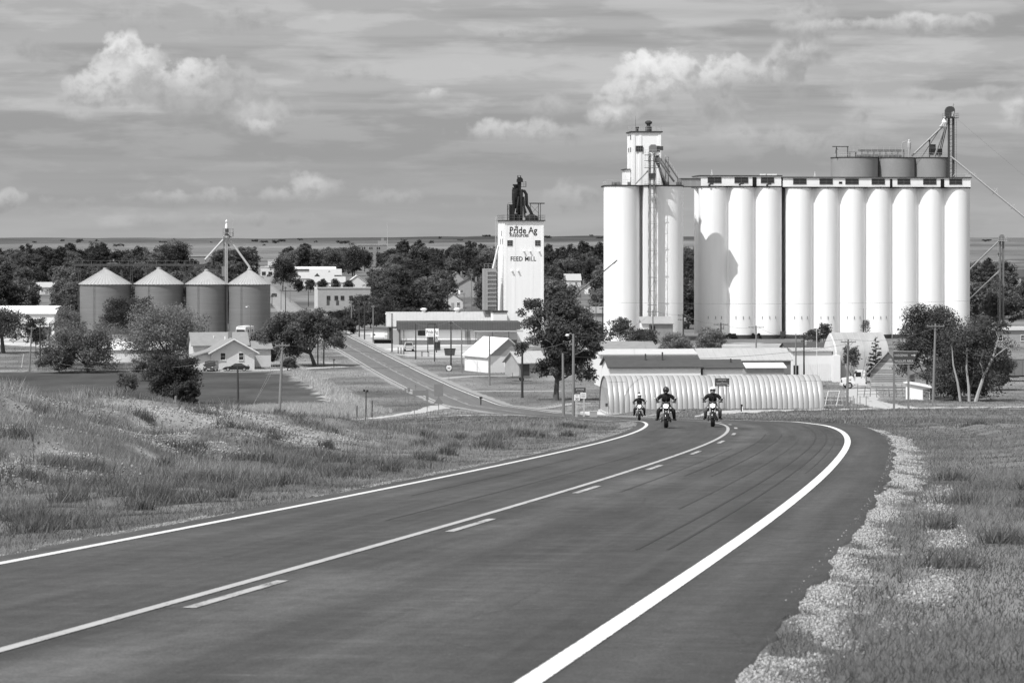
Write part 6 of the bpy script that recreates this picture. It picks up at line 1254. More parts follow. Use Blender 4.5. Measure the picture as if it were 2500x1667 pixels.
# ================================================================ utility poles and lines
def pole(label, px, D, top, mat=None, arm=2.0, lean=0.0, r=.15, arms=1, rz=0.0, xf=False, lamp=None, steel=False):
    s = MPP(D); x, y, z = at(px, D); T = thing('utility_pole', label, 'utility pole', (x, y, z), rz); h = EYE-(top-HOR)*s-z; tip = Vector((lean*s, 0, h))
    MB().tube([(0, 0, -.6), tip*.5, tip], [r*1.15, r, r*.75], 8).build('pole', mat or m_pole, T, True)
    for k in range(arms if arm else 0):
        c = tip*(1-(.35+.9*k)/h); b = MB(); b.cbox((c.x, c.y-.14, c.z), (arm, .10, .13)); o = b.build('crossarm', mat or m_pole, T)
        for q in (-.46, -.2, .2, .46): MB().cyl((c.x+q*arm, c.y-.14, c.z+.07), (c.x+q*arm, c.y-.14, c.z+.24), .035, n=6).build('insulator', m_greywall, o)
        b = MB(); b.bar((c.x-arm*.3, c.y-.15, c.z-.05), (c.x, c.y-.15, c.z-.6), .04); b.build('brace', m_msteel, T); b = MB(); b.bar((c.x+arm*.3, c.y-.15, c.z-.05), (c.x, c.y-.15, c.z-.6), .04); b.build('brace', m_msteel, T)
    if xf: b = MB(); b.lathe([(.22, 0), (.26, .08), (.26, .75), (.15, .85)], 12, (tip.x+.38, 0, h*.78)); b.build('transformer', m_greywall, T, True)
    if lamp: 
        sg = 1 if lamp > 0 else -1; c = tip*.97; b = MB(); b.tube([c, c+Vector((lamp*.5, -.1, .35)), c+Vector((lamp, -.15, .25))], .035, 6); a = b.build('lamp_arm', m_steel, T)
        b = MB(); b.ball(c+Vector((lamp+sg*.12, -.15, .12)), (.22, .16, .15), 10, 6); b.build('lamp_head', m_whitew, a, True)
    return T, T.location+tip
P1, p1 = pole('leaning wooden utility pole with crossarm standing in the dry grass by the dirt lane', 681, 342, 836, m_pole, 1.75, 9, .17)
pole('short dark pole in the field edge in front of the sedan', 582, 356, 892, m_poledark, 0, -2, .13)
_, p2 = pole('wooden street lamp pole beside the broad tree', 790, 527, 787, m_pole, 0, 2, .13, lamp=.8)
pole('dark pole behind the street lamp pole under the broad tree', 776, 532, 800, m_poledark, 0, 0, .11)
pl = []
for i, (px, top, base, c) in enumerate(((858, 734, 808, m_pole), (877, 733, 822, m_poledark), (890, 736, 828, m_poledark), (911, 745, 836, m_pole))):
    pl.append(pole(('leftmost', 'second', 'third', 'rightmost')[i]+' of four poles in a line left of the warehouse', px, DR(base), top, c, .9, 0, .14))
pole('dark pole with lamp at the warehouse corner', 957, 592, 765, m_poledark, 0, 0, .14, lamp=-1.1)
_, p3 = pole('dark pole left of the farm store sign', 1015, 555, 790, m_poledark, 0, 0, .12)
_, p4 = pole('dark pole through the farm store sign', 1061, 545, 790, m_poledark, 0, 0, .11)
_, p5 = pole('dark pole with small arm right of the store dumpster', 1101, 510, 783, m_poledark, .8, 0, .13)
_, p6 = pole('wooden pole left of the white garage', 1127, 500, 803, m_pole, 0, 0, .13)
_, p7 = pole('wooden pole in front of the white garage', 1195, 456, 820, m_pole, 0, 0, .14)
_, p8 = pole('thick black pole in front of the dark elm', 1275, 415, 848, m_poledark, 0, 0, .17)
_, p9 = pole('grey pole left of the lamp pole beside the city limit sign', 1376, 318, 862, m_pole, 0, -2, .15)
_, p10 = pole('tall two tone lamp pole behind the city limit sign', 1400, 312, 815, m_pole, 0, 0, .16, lamp=-.55)
_, q1 = pole('pole with crossarm in front of the elevator shed', 1594, 600, 757, m_pole, 2.4, 0, .14)
_, q2 = pole('pole with double crossarms right of the elevator shed', 1668, 610, 766, m_poledark, 2.4, 0, .15, 2, xf=True)
_, q3 = pole('pole with crossarm and transformer in front of the first silo', 1760, 585, 788, m_poledark, 3.0, 0, .16, xf=True)
_, q4 = pole('pole with wide crossarm in front of the third silo', 1846, 590, 795, m_pole, 3.2, 0, .16)
_, q5 = pole('left post of the two pole frame near the white ribbed shed', 1943, 452, 815, m_pole, 0, 0, .13)
_, q6 = pole('right post of the two pole frame with pale transformer', 1963, 450, 815, m_poledark, 2.6, -.5, .13, xf=True)
_, q7 = pole('wooden pole with crossarm at the end of the quonset hut', 2068, 352, 828, m_pole, 1.9, 3, .15)
_, q8 = pole('tall pole in front of the right tree group', 2278, 384, 790, m_pole, 2.4, 6, .17)
pole('slim pole in the gap beside the leftmost bin', 322, 740, 720, m_poledark, 0, 0, .12)
pole('leaning grey pole at the left end of the picket fence', 71, 505, 797, m_pole, 1.4, 7, .14)
pole('dark pole with crossarm at the left yard', 98, 540, 780, m_poledark, 2.0, 0, .15)
pole('dark pole with crossarm before the left poplar', 121, 590, 788, m_poledark, 2.0, 0, .14)
pole('steel lamp pole in front of the rightmost bin', 611, 640, 748, m_msteel, 0, 0, .09, lamp=-.7)
for i, (px, D, top) in enumerate(((664, 1010, 722), (686, 960, 705), (697, 925, 700), (708, 1080, 705), (753, 1010, 700), (1133, 905, 715), (1093, 880, 700), (1151, 830, 668), (963, 1000, 680), (1009, 930, 690), (1038, 900, 695), (1076, 870, 680), (1471, 690, 750), (1455, 720, 738))):
    pole('far thin pole '+('by the street below the junipers', 'beside the street curve', 'third along the street edge', 'on the far street edge', 'in front of the brick building', 'behind the white bungalow', 'by the bungalow drive', 'tallest beside the grain dryer', 'left of the thicket trees', 'in the thicket middle', 'over the thicket right side', 'near the pale bungalow', 'beside the grey shed near the elevator', 'left of the elevator foot')[i], px, D, top, m_pole if i % 2 else m_poledark, .9 if i % 3 else 1.6, 0, .13)
FP = thing('flagpole', 'slim white flagpole in front of the seven silo row', 'flagpole', at(1994, 455)); MB().cyl((0, 0, 0), (0, 0, EYE-(745-HOR)*MPP(455)-FP.location.z), .055, .03).build('pole', m_whitew, FP)
AE = thing('tv_aerial', 'roof aerial on a dark mast before the silo row', 'aerial', at(2108, 520)); h_ = EYE-(753-HOR)*MPP(520)-AE.location.z; MB().cyl((0, 0, 0), (0, 0, h_*.8), .12).build('mast', m_poledark, AE); MB().cyl((0, 0, h_*.8), (0, 0, h_), .03).build('rod', m_dsteel, AE); MB().bar((-.8, 0, h_-.1), (.8, 0, h_-.1), .03).build('boom', m_rail, AE)
AE = thing('tv_aerial', 'pale yagi aerial standing above the pale tree left of the cream house', 'aerial', at(484, 540)); h_ = EYE-(792-HOR)*MPP(540)-AE.location.z; MB().cyl((0, 0, 0), (0, 0, h_), .04).build('mast', m_rail, AE); MB().bar((-.4, 0, h_-.1), (1.2, 0, h_-.2), .05).build('boom', m_rail, AE)
for i in range(5): MB().bar((-.3+i*.25, 0, h_-.45), (-.3+i*.25, 0, h_+.3-.1*i), .03).build('element', m_rail, AE)
def wire(label, a, b, sag, r=.022, mat=None, n=18):
    a, b = Vector(a), Vector(b); pts = [a.lerp(b, i/n)-Vector((0, 0, sag*4*(i/n)*(1-i/n))) for i in range(n+1)]; mid = (a+b)/2; T = thing('power_line', label, 'wire', a)
    MB().tube([p-a for p in pts], r, 4).build('cable', mat or m_msteel, T)
up = Vector((0, 0, -.25))
wire('cable from the leaning pole rightwards to the dark pole at the elm', p1+up, p8, 1.0); wire('lower cable from the leaning pole towards the garage pole', p1+Vector((0, 0, -2.6)), p7+Vector((0, 0, -3)), 1.2)
wire('cable from the leaning pole down left past the sedan', p1+up, at(140, 470, 3.0), 2.0, .012, m_rail); wire('guy cable from the leaning pole to the ground on its left', p1+up, at(600, 352, 0), .1, .02, m_rail); wire('second guy cable left of the leaning pole', p1+Vector((0, 0, -.9)), at(590, 351, 0), .6, .02, m_rail)
wire('cable between the elm pole and the lamp pole', p8, p10+Vector((0, 0, -.6)), .5); wire('cable from the lamp pole over the quonset hut', p10+Vector((0, 0, -2.5)), q7+Vector((0, 0, -.6)), .9); wire('upper cable from the lamp pole to the hut end pole', p10+up, q7, .7)
wire('cable from the hut end pole to the right tall pole', q7, q8+Vector((0, 0, -.5)), .8); wire('cable from the tall right pole out of the view', q8, (85, 396, q8.z-.5), .6)
wire('cable along the poles in front of the first silos', q2, q3, .8); wire('cable between the second and third silo poles', q3, q4, .8); wire('cable across the silo row to the two pole frame', q4, q6, 1.0); wire('cable from the elevator shed pole rightwards', q1, q2, .5); wire('cable from the elevator shed pole to the left', q1, p10+Vector((0, 0, .2)), 2.0)
wire('cable along the store poles, left span', p3, p5, .7); wire('cable along the store poles, right span', p5, p7+Vector((0, 0, .2)), .8); wire('cable from the street lamp pole to the store', p2, p3, 1.0)
wire('long cable across the silo fronts', (xA := at(1480, 640))[:2]+(9.2,), at(2380, 648)[:2]+(9.4,), .5, .03)
HC = thing('boom_cable', 'dark slanting cable boom with tie struts left of the headhouse elevator', 'boom', (0, 0, 0)); a, c = Vector(((1390-1250)*MPP(560), 560, EYE-(733-HOR)*MPP(560))), Vector(((1507-1250)*MPP(560), 560, EYE-(635-HOR)*MPP(560)))
MB().cyl(a, c, .11).build('boom', m_dsteel, HC); m_ = a.lerp(c, .28); MB().bar(m_+Vector((-.9, 0, 1.0)), m_+Vector((.9, 0, -1.0)), .06).build('strut', m_dsteel, HC); MB().cyl(a, a+Vector((-5, 0, -9.5)), .02).build('stay', m_dsteel, HC); MB().bar(c, c+Vector((-.7, 0, -.9)), .05).build('strut', m_dsteel, HC)
# ================================================================ signs
m_signdark = M('dark_sign_face', .06, .6, .08, 3); m_signwhite = M('white_sign_face', .78, .6, .06, 3); m_signback = M('sign_back_metal', .22, .5, .1, 3, metal=.3); m_signtext = M('pale_sign_text', .55, .6, .05, 4)
def sign(label, px, D, posts, base_row=None, name='road_sign', rz=0.0, pm=None):
    T = thing(name, label, 'sign', at(px, D), rz)
    for x, h, r in posts: MB().box(x-r, x+r, .02, .02+2*r, -.3, h).build('post', pm or m_pole, T)
    return T
D = 212.0; s = MPP(D); T = sign('dark tapered two post sign with arrow and two lines of pale lettering', 2200, D, ((-.52, 4.6, .07), (.56, 4.6, .07)))
zt = EYE-(857-HOR)*s-T.location.z; zb = EYE-(888-HOR)*s-T.location.z; xa, xb = (2181-2200)*s, (2241-2200)*s
for x in (0,): b = MB(); b.prism([(xa, zb), (xb-.33, zb), (xb, zt), (xa, zt)], -.02, .0); pn = b.build('panel', m_signdark, T)
for ch in T.children:
    if ch.name.startswith('post'): ch.scale.z = 1.0
fr = MB(); e_ = .03
fr.prism([(xa, zt-e_), (xb, zt-e_), (xb, zt), (xa, zt)], -.026, -.0201); fr.build('border', m_signtext, pn); fr = MB(); fr.box(xa, xb-.33, -.026, -.0201, zb, zb+e_); fr.build('border', m_signtext, pn)
text('HODGEMAN', .26, m_signtext, pn, (xa+.08, -.021, zt-.40), sx=.66, depth=.002); text('WILDLIFE AREA', .26, m_signtext, pn, (xa+.08, -.021, zb+.12), sx=.78, depth=.002)
b = MB(); yq = -.024; az_ = zt-.31; ax = xb-.50; b.prism([(ax, az_-.03), (ax+.20, az_-.03), (ax+.20, az_-.10), (ax+.34, az_), (ax+.20, az_+.10), (ax+.20, az_+.03), (ax, az_+.03)], yq-.002, yq+.002); b.build('arrow', m_signtext, pn)
D = 297.0; s = MPP(D); T = sign('dark department of transportation sign before the middle of the quonset hut', 1763, D, ((-.35, 2.85, .05), (.42, 2.85, .06))); z0 = T.location.z; zt, zb = EYE-(923-HOR)*s-z0, EYE-(943-HOR)*s-z0; pn = MB().box(-.76, .76, -.02, 0, zb, zt).build('panel', m_signdark, T)
for i, (tx, hh_) in enumerate((('DEPARTMENT', .19), ('OF', .12), ('TRANSPORTATION', .19), ('AREA FOUR & SUBAREA', .12))): text(tx, hh_, m_signtext, pn, (0 if i < 3 else -.12, -.021, zt-.24-.19*i), 'CENTER', sx=.75, depth=.002)
b = MB(); b.prism([(.5, zb+.10), (.62, zb+.10), (.62, zb+.05), (.72, zb+.13), (.62, zb+.21), (.62, zb+.16), (.5, zb+.16)], -.025, -.021); b.build('arrow', m_signtext, pn)
D = 300.0; s = MPP(D); T = sign('dark JETMORE city limit sign beside the lamp pole', 1416, D, ((-.45, 2.9, .04), (.45, 2.9, .04)), pm=m_rail); z0 = T.location.z; zt, zb = EYE-(946-HOR)*s-z0, EYE-(960-HOR)*s-z0; pn = MB().box(-.6, .6, -.02, 0, zb, zt).build('panel', m_signdark, T)
text('JETMORE', .24, m_signtext, pn, (0, -.021, zt-.27), 'CENTER', sx=.85, depth=.002); text('CITY LIMIT', .15, m_signtext, pn, (0, -.021, zb+.08), 'CENTER', sx=.85, depth=.002)
T = sign('white speed limit 30 sign below the city limit sign', 1408.5, 296, ((0, 1.9, .035),), pm=m_rail); z0 = T.location.z; s = MPP(296); zt, zb = EYE-(963-HOR)*s-z0, EYE-(978-HOR)*s-z0; pn = MB().box(-.29, .29, -.02, 0, zb, zt).build('panel', m_signwhite, T)
text('SPEED', .10, m_letter, pn, (0, -.021, zt-.12), 'CENTER', depth=.002); text('LIMIT', .10, m_letter, pn, (0, -.021, zt-.22), 'CENTER', depth=.002); text('30', .38, m_letter, pn, (0, -.021, zb+.05), 'CENTER', bold=.01, depth=.002)
T = sign('small pale notice sign right of the speed limit sign', 1424, 298, ((.0, 2.0, .035),), pm=m_rail); z0 = T.location.z; zt, zb = EYE-(961-HOR)*s-z0, EYE-(975-HOR)*s-z0; pn = MB().box(-.3, .3, -.02, 0, zb, zt).build('panel', m_signwhite, T)
for i in range(3): MB().box(-.22, .22, -.023, -.0202, zb+.12+i*.14, zb+.17+i*.14).build('text_line', m_signdark, pn)
T = sign('tiny dark marker sign at the left end of the quonset hut', 1481, 305, ((0, 1.6, .03),), pm=m_rail); z0 = T.location.z; MB().box(-.14, .14, -.02, 0, 1.15, 1.5).build('panel', m_signdark, T)
T = thing('delineator_post', 'short black roadside marker post with white band before the hut', 'post', at(1811, 268)); MB().cyl((0, 0, -.2), (0, 0, .78), .09, n=8).build('post', m_black, T); MB().cyl((.06, -.06, .1), (.06, -.06, .6), .05, n=6).build('white_band', m_signwhite, T)
T = thing('utility_box', 'grey ground level utility box near the left end of the hut', 'box', at(1449, 292)); MB().box(-.38, .38, 0, .5, 0, .62).build('cabinet', m_greywall, T); MB().box(-.41, .41, -.03, .53, .62, .68).build('lid', m_rail, T)
# backs of the left roadside signs
for px, D, w_, zt, h_, lb in ((993, 395, .40, 2.4, .55, 'back of small sign, left one near the highway curve'), (1010, 400, .18, 2.6, .30, 'back of narrow marker sign beside the small sign'), (969, 372, .46, 2.7, .55, 'back of single sign left of the highway edge line'), (985, 376, .28, 2.7, .5, 'back of slim sign left of the highway edge line')):
    T = sign(lb, px+5, D, ((0, zt, .035),), pm=m_msteel); MB().box(-w_/2, w_/2, -.02, .0, zt-h_, zt).build('panel', m_signback, T)
T = sign('back of wide rectangular sign over the dirt lane mouth', 1023, 330, ((-.55, 3.1, .04),), pm=m_msteel); MB().box(-.75, 1.0, -.02, 0, 2.5, 3.1).build('panel', m_signback, T)
T = sign('back of tall narrow sign next to the wide one', 1043, 328, ((0, 3.0, .035),), pm=m_msteel); MB().box(-.15, .15, -.02, 0, 1.9, 3.1).build('panel', m_signback, T)
T = sign('back of square sign above a triangular plate by the dirt lane', 1071, 318, ((0, 3.6, .04),), pm=m_msteel); MB().box(-.52, .50, -.02, 0, 2.25, 3.6).build('panel', m_signback, T); b = MB(); b.prism([(-.6, 1.4), (.6, 1.4), (0, 2.22)], -.02, 0); b.build('triangular_plate', m_signback, T)
T = sign('white route shield sign reading 283 before the garage', 1096, 470, ((0, 2.6, .035),), pm=m_msteel); b = MB(); b.prism([(-.38, 1.95), (-.2, 1.75), (0, 1.7), (.2, 1.75), (.38, 1.95), (.42, 2.3), (.32, 2.55), (-.32, 2.55), (-.42, 2.3)], -.02, 0); b.prism([(-.52, 1.68), (.52, 1.68), (.52, 2.62), (-.52, 2.62)], .002, .015); 
b = MB(); b.box(-.52, .52, -.015, 0, 1.66, 2.64); pn = b.build('panel', m_signdark, T); b = MB(); b.prism([(-.40, 2.0), (-.2, 1.77), (0, 1.72), (.2, 1.77), (.40, 2.0), (.44, 2.3), (.33, 2.58), (-.33, 2.58), (-.44, 2.3)], -.03, -.016); b.build('shield', m_signwhite, pn); text('283', .42, m_letter, pn, (0, -.032, 2.0), 'CENTER', bold=.012, sx=.85, depth=.002)
T = sign('white store sign board on dark posts before the farm store', 1055, 588, ((-.9, 5.6, .10), (.9, 5.6, .10)), pm=m_poledark); z0 = T.location.z; s = MPP(588); zt, zb = EYE-(802-HOR)*s-z0, EYE-(822-HOR)*s-z0; pn = MB().box(-1.35, 1.35, -.12, 0, zb, zt).build('panel', m_signwhite, T)
text('Pride Ag', .95, m_letter, pn, (0, -.121, zb+.65), 'CENTER', bold=.01, sx=.72, depth=.002); text('Resources', .42, m_letter, pn, (-.1, -.121, zb+.2), 'CENTER', sx=.8, depth=.002)
MB().box(.35, 1.2, -.1, 0, zb-1.05, zb-.3).build('price_board', m_greywall, T); MB().tube([(-.9, .1, 5.6), (-.7, .1, 5.95), (.7, .1, 5.95), (.9, .1, 5.6)], .09).build('top_hoop', m_poledark, T)
T = sign('white billboard panel beside the four pole line', 922, 660, ((-1.3, 1.0, .05), (1.3, 1.0, .05))); pn = MB().box(-1.65, 1.65, -.05, 0, .7, 1.85).build('panel', m_signwhite, T); b = MB(); b.prism([(-1.1, 1.3), (-.8, 1.05), (-.5, 1.3), (-.8, 1.55)], -.06, -.051); b.build('emblem', m_letter, pn)
# ================================================================ street furniture
def mailbox(label, px, D, mat, h=1.15):
    T = thing('mailbox', label, 'mailbox', at(px, D), R(20)); MB().box(-.06, .06, -.06, .06, -.1, h).build('post', mat, T); b = MB(); b.prism([(-.13, h), (.13, h), (.13, h+.16), (.09, h+.24), (-.09, h+.24), (-.13, h+.16)], -.35, .25); b.build('box', mat, T); MB().box(.132, .15, -.1, -.05, h+.1, h+.3).build('flag', m_whitew, T)
mailbox('black mailbox on a post by the right road edge', 1174, 395, m_black, 1.0); mailbox('dark mailbox on a post left of the highway', 815, 520, m_dsteel, 1.3)
T = thing('dumpster', 'dark sloped dumpster on the gravel before the farm store', 'dumpster', at(1098, 572)); b = MB(); b.prism([(-.95, .1), (.95, .1), (1.15, 1.35), (-1.15, 1.35)], 0, 1.4); b.build('bin', m_dsteel, T); MB().box(-1.2, 1.2, -.05, 1.45, 1.352, 1.42).build('lid', m_black, T)
for x in (-.7, .7): MB().box(x-.08, x+.08, -.06, -.003, .2, 1.3).build('rib', m_dsteel, T)
T = thing('barrier_rack', 'black pipe rack standing on the store gravel', 'rack', at(1038, 567)); 
for x in (-.75, -.55, .55, .75): MB().bar((x, 0, 0), (x, 0, 1.0), .09).build('post', m_black, T)
MB().bar((-.8, 0, 1.0), (.8, 0, 1.0), .09).build('rail', m_black, T)
T = thing('drink_cooler', 'dark tall vending cooler outside the farm store', 'cooler', at(1068, 600)); MB().box(-.6, .6, 0, .8, 0, 1.9).build('cabinet', m_dsteel, T); MB().box(-.5, .5, -.03, -.002, .5, 1.75).build('door', m_glass, T)
T = thing('fuel_pump', 'pale fuel pump island at the left side of the garage', 'fuel pump', at(1157, 545)); MB().box(-.3, .3, 0, .4, .15, 1.7).build('pump', m_whitew, T); MB().box(-.8, .8, -.3, .7, 0, .147).build('island', m_concrete, T); MB().box(-.2, .2, -.02, -.002, 1.0, 1.5).build('display', m_glass, T)
for i, px in enumerate((972, 979, 986)): T = thing('bollard', 'dark bollard at the store corner by the pickup', 'bollard', at(px, 583-i*2), 0, 'bollards at the store corner'); MB().cyl((0, 0, -.1), (0, 0, 1.25), .1, n=10).build('post', m_dsteel, T); MB().lathe([(.1, 0), (.06, .06)], 10, (0, 0, 1.25)).build('cap', m_dsteel, T)
# fence posts by the dirt lane
for i, (px, D, h_, lb) in enumerate(((694, 336, 1.5, 'dark fence post right of the leaning pole foot'), (871, 330, 1.9, 'dark fence post at the lane bend'), (893, 333, 3.6, 'dark post topped with small birds houses by the lane'), (848, 334, 1.1, 'thin stake beside the lane'), (620, 344, 1.3, 'thin stake at the left end of the lane'), (650, 342, .7, 'stub post by the lane end'), (908, 356, 2.2, 'thin marker stake in the dry grass'))):
    T = thing('fence_post', lb, 'post', at(px, D)); MB().tube([(0, 0, -.3), (.02, 0, h_*.5), (.03, 0, h_)], [.08, .07, .06], 7).build('post', m_poledark if h_ > 1.4 else m_pole, T)
    if i == 2: MB().box(-.3, -.05, -.1, .1, h_, h_+.22).build('box', m_black, T); MB().box(.05, .3, -.1, .1, h_-.05, h_+.18).build('box', m_black, T)
T = thing('fence_post', 'stout weathered fence post at the near edge of the dark cedar', 'post', at(427, 105)); MB().tube([(0, 0, -.4), (.02, 0, .6), (.03, 0, 1.05)], [.055, .05, .045], 7).build('post', m_pole, T); MB().cyl((.03, 0, 1.05), (.03, 0, 1.08), .05, .03).build('cap', m_pole, T)
for i, (px, D) in enumerate(((2060, 345), (2068, 343), (2075, 341), (2086, 338), (2092, 337))): T = thing('fence_post', 'thin fence post in the row right of the hut', 'post', at(px, D), 0, 'fence posts right of the hut'); MB().bar((0, 0, -.2), (.03, 0, 1.25), .07).build('post', m_pole, T); MB().cyl((.03, 0, 1.25), (.03, 0, 1.29), .05, .03).build('cap', m_pole, T)
T = thing('yard_stake', 'leaning white stake in the yard at left', 'stake', at(52, 520)); MB().bar((0, 0, -.2), (.4, 0, 2.4), .06).build('post', m_whitew, T); MB().cyl((.4, 0, 2.4), (.4, 0, 2.45), .05, .03).build('cap', m_whitew, T)
# ================================================================ vehicles
m_rubber = M('tyre_rubber', .02, .85, .2, 6); m_chrome = M('chrome', .75, .12, .03, 3, metal=1.0); m_carblack = M('dark_car_paint', .025, .25, .08, 2, spec=.5); m_carwhite = M('white_car_paint', .78, .35, .05, 2, spec=.5)
m_lens = M('lamp_lens', .55, .2, .1, 6); m_plate = M('number_plate', .6, .5, .1, 6); m_carglass = M('car_glass', .03, .08, .05, 3, spec=.8); m_alloy = M('wheel_alloy', .5, .35, .1, 4, metal=.6)
def wheel(T, x, y, r, wd, name='wheel', outer=-1):
    b = MB(); pr = [(r*.62, -wd/2), (r*.95, -wd/2), (r, -wd*.3), (r, wd*.3), (r*.95, wd/2), (r*.62, wd/2)]; n = 20; vs = []
    for q, h in pr:
        for i in range(n): t = 2*math.pi*i/n; vs.append((x+q*math.cos(t), y+h, r+q*math.sin(t)))
    b.add(vs, [(j*n+i, j*n+(i+1) % n, ((j+1) % 6)*n+(i+1) % n, ((j+1) % 6)*n+i) for j in range(6) for i in range(n)]); w_ = b.build(name, m_rubber, T, True)
    b = MB(); b.cyl((x, y-wd*.40, r), (x, y+wd*.40, r), r*.61, n=16); b.build('rim', m_alloy, w_)
    b = MB(); b.cyl((x, y+outer*wd*.42, r), (x, y+outer*wd*.46, r), r*.2, n=10); b.build('hub', m_chrome, w_); return w_
def slab_body(poly, hw, cham=.12):
    """Side profile (x, z) with the upper edges drawn in: three cross-sections along y."""
    b = MB(); n = len(poly); zc = sum(p[1] for p in poly)/n; vs = []
    for yy, k in ((-hw, .94), (-hw+cham, 1.0), (hw-cham, 1.0), (hw, .94)):
        vs += [(x, yy, zc+(z-zc)*k) for x, z in poly]
    fs = [tuple(range(n)), tuple(range(4*n-1, 3*n-1, -1))]+[(j*n+i, (j+1)*n+i, (j+1)*n+(i+1) % n, j*n+(i+1) % n) for j in range(3) for i in range(n)]
    return b.add(vs, fs)
def sedan(label, px, D, rz, paint):
    """4.7 m coupe-like sedan, nose towards -x."""
    T = thing('parked_car', label, 'car', at(px, D, .02), rz)
    slab_body([(-2.35, .32), (-2.3, .58), (-1.9, .72), (-.9, .84), (1.55, .90), (2.3, .84), (2.36, .5), (2.28, .28), (1.8, .24), (-1.9, .24)], .88).build('body', paint, T, True)
    b = MB(); lo, hi = [(-1.05, .83), (1.75, .88)], [(-.25, 1.36), (.85, 1.36)]
    vs = [(-1.05, -.80, .83), (1.75, -.80, .88), (.95, -.62, 1.34), (-.2, -.62, 1.34), (-1.05, .80, .83), (1.75, .80, .88), (.95, .62, 1.34), (-.2, .62, 1.34)]
    b.add(vs, [(0,1,2,3), (4,7,6,5), (0,3,7,4), (1,5,6,2), (3,2,6,7)]); b.build('cabin', paint, T)
    for y in (-1, 1):
        for x0, x1, u0, u1 in ((-.75, .28, -.14, .30), (.36, 1.35, .36, .84)): b = MB(); b.add([(x0, y*.795, .90), (x1, y*.793, .91), (u1, y*.648, 1.29), (u0, y*.648, 1.29)], [(0, 1, 2, 3)]); b.build('side_window', m_carglass, T)
    b = MB(); b.add([(-1.0, -.72, .89), (-1.0, .72, .89), (-.235, .58, 1.32), (-.235, -.58, 1.32)], [(0, 1, 2, 3)]); b.build('windscreen', m_carglass, T)
    b = MB(); b.add([(1.68, -.72, .94), (1.68, .72, .94), (1.0, .58, 1.32), (1.0, -.58, 1.32)], [(0, 3, 2, 1)]); b.build('rear_window', m_carglass, T)
    for x in (-1.45, 1.42):
        for y in (-.80, .80): wheel(T, x, y, .32, .22, outer=1 if y > 0 else -1)
    for y in (-.62, .62): MB().ball((-2.2, y, .62), (.14, .16, .08), 8, 5).build('headlight', m_lens, T, True); MB().box(2.30, 2.38, y-.15, y+.15, .62, .74).build('tail_light', m_signback, T)
    MB().box(1.95, 2.3, -.75, .75, .98, 1.02).build('spoiler', paint, T); MB().box(-.75, -.6, -1.0, -.83, .88, 1.0).build('mirror', paint, T); MB().box(-2.42, -2.3, -.7, .7, .3, .45).build('bumper', m_trim, T)
sedan('dark sedan parked sideways in front of the cream house', 577, 506, R(3), m_carblack)
# minivan seen from behind
T = thing('parked_van', 'dark minivan parked end-on left of the sedan', 'van', at(515, 506, .02), R(86)); 
slab_body([(-2.4, .35), (-2.35, .75), (-1.6, .98), (-.75, 1.72), (2.2, 1.76), (2.42, 1.0), (2.42, .32), (1.9, .26), (-2.0, .26)], .95, .16).build('body', m_carblack, T, True)
b = MB(); b.add([(-1.55, -.78, 1.03), (-1.55, .78, 1.03), (-.82, .68, 1.66), (-.82, -.68, 1.66)], [(0, 1, 2, 3)]); b.build('windscreen', m_carglass, T)
for y in (-1, 1):
    for x0, x1 in ((-.7, .3), (.4, 1.2), (1.3, 2.1)): b = MB(); b.box(x0, x1, y*.955-.005, y*.955+.005, 1.1, 1.58); b.build('side_window', m_carglass, T)
    MB().ball((-2.33, y*.68, .70), (.1, .2, .1), 8, 5).build('headlight', m_lens, T, True); MB().box(-1.2, -1.05, min(y*.97, y*1.2), max(y*.97, y*1.2), 1.05, 1.2).build('mirror', m_carblack, T)
    for x in (-1.55, 1.55): wheel(T, x, y*.84, .33, .22, outer=y)
MB().box(-2.46, -2.36, -.85, .85, .32, .5).build('bumper', m_trim, T); MB().box(-2.48, -2.461, -.25, .25, .36, .48).build('number_plate', m_plate, T); MB().box(-2.41, -2.35, -.5, .5, .6, .75).build('grille', m_chrome, T)
# pickup seen from behind
T = thing('pickup_truck', 'pale pickup parked tail-on at the farm store corner', 'pickup', at(998, 596, .02), R(-84)); m_pk = M('silver_pickup_paint', .5, .35, .06, 2, spec=.5)
slab_body([(-2.75, .5), (-2.7, .95), (-1.5, 1.12), (.45, 1.12), (2.75, 1.08), (2.78, .55), (2.3, .45), (-2.3, .45)], 1.0, .1).build('body', m_pk, T, True)
b = MB(); b.add([(-1.6, -.9, 1.1), (.5, -.9, 1.1), (.35, -.74, 1.82), (-.8, -.74, 1.82), (-1.6, .9, 1.1), (.5, .9, 1.1), (.35, .74, 1.82), (-.8, .74, 1.82)], [(0,1,2,3), (4,7,6,5), (0,3,7,4), (1,5,6,2), (3,2,6,7)]); b.build('cab', m_pk, T)
b = MB(); b.add([(.515, -.78, 1.2), (.515, .78, 1.2), (.385, .66, 1.74), (.385, -.66, 1.74)], [(0, 3, 2, 1)]); b.build('rear_window', m_carglass, T); MB().box(.6, 2.7, -.85, .85, 1.0, 1.095).build('bed', m_trim, T); MB().box(2.785, 2.82, -.78, .78, .68, 1.06).build('tailgate', m_pk, T); MB().box(2.80, 2.95, -.95, .95, .46, .62).build('rear_bumper', m_chrome, T)
for y in (-1, 1): MB().box(2.77, 2.83, y*.90-.07, y*.90+.07, .7, 1.05).build('tail_light', m_signback, T); MB().box(-.9, -.75, min(y*1.0, y*1.25), max(y*1.0, y*1.25), 1.2, 1.42).build('mirror', m_trim, T)
for x in (-1.75, 1.7):
    for y in (-.86, .86): wheel(T, x, y, .40, .26, outer=1 if y > 0 else -1)
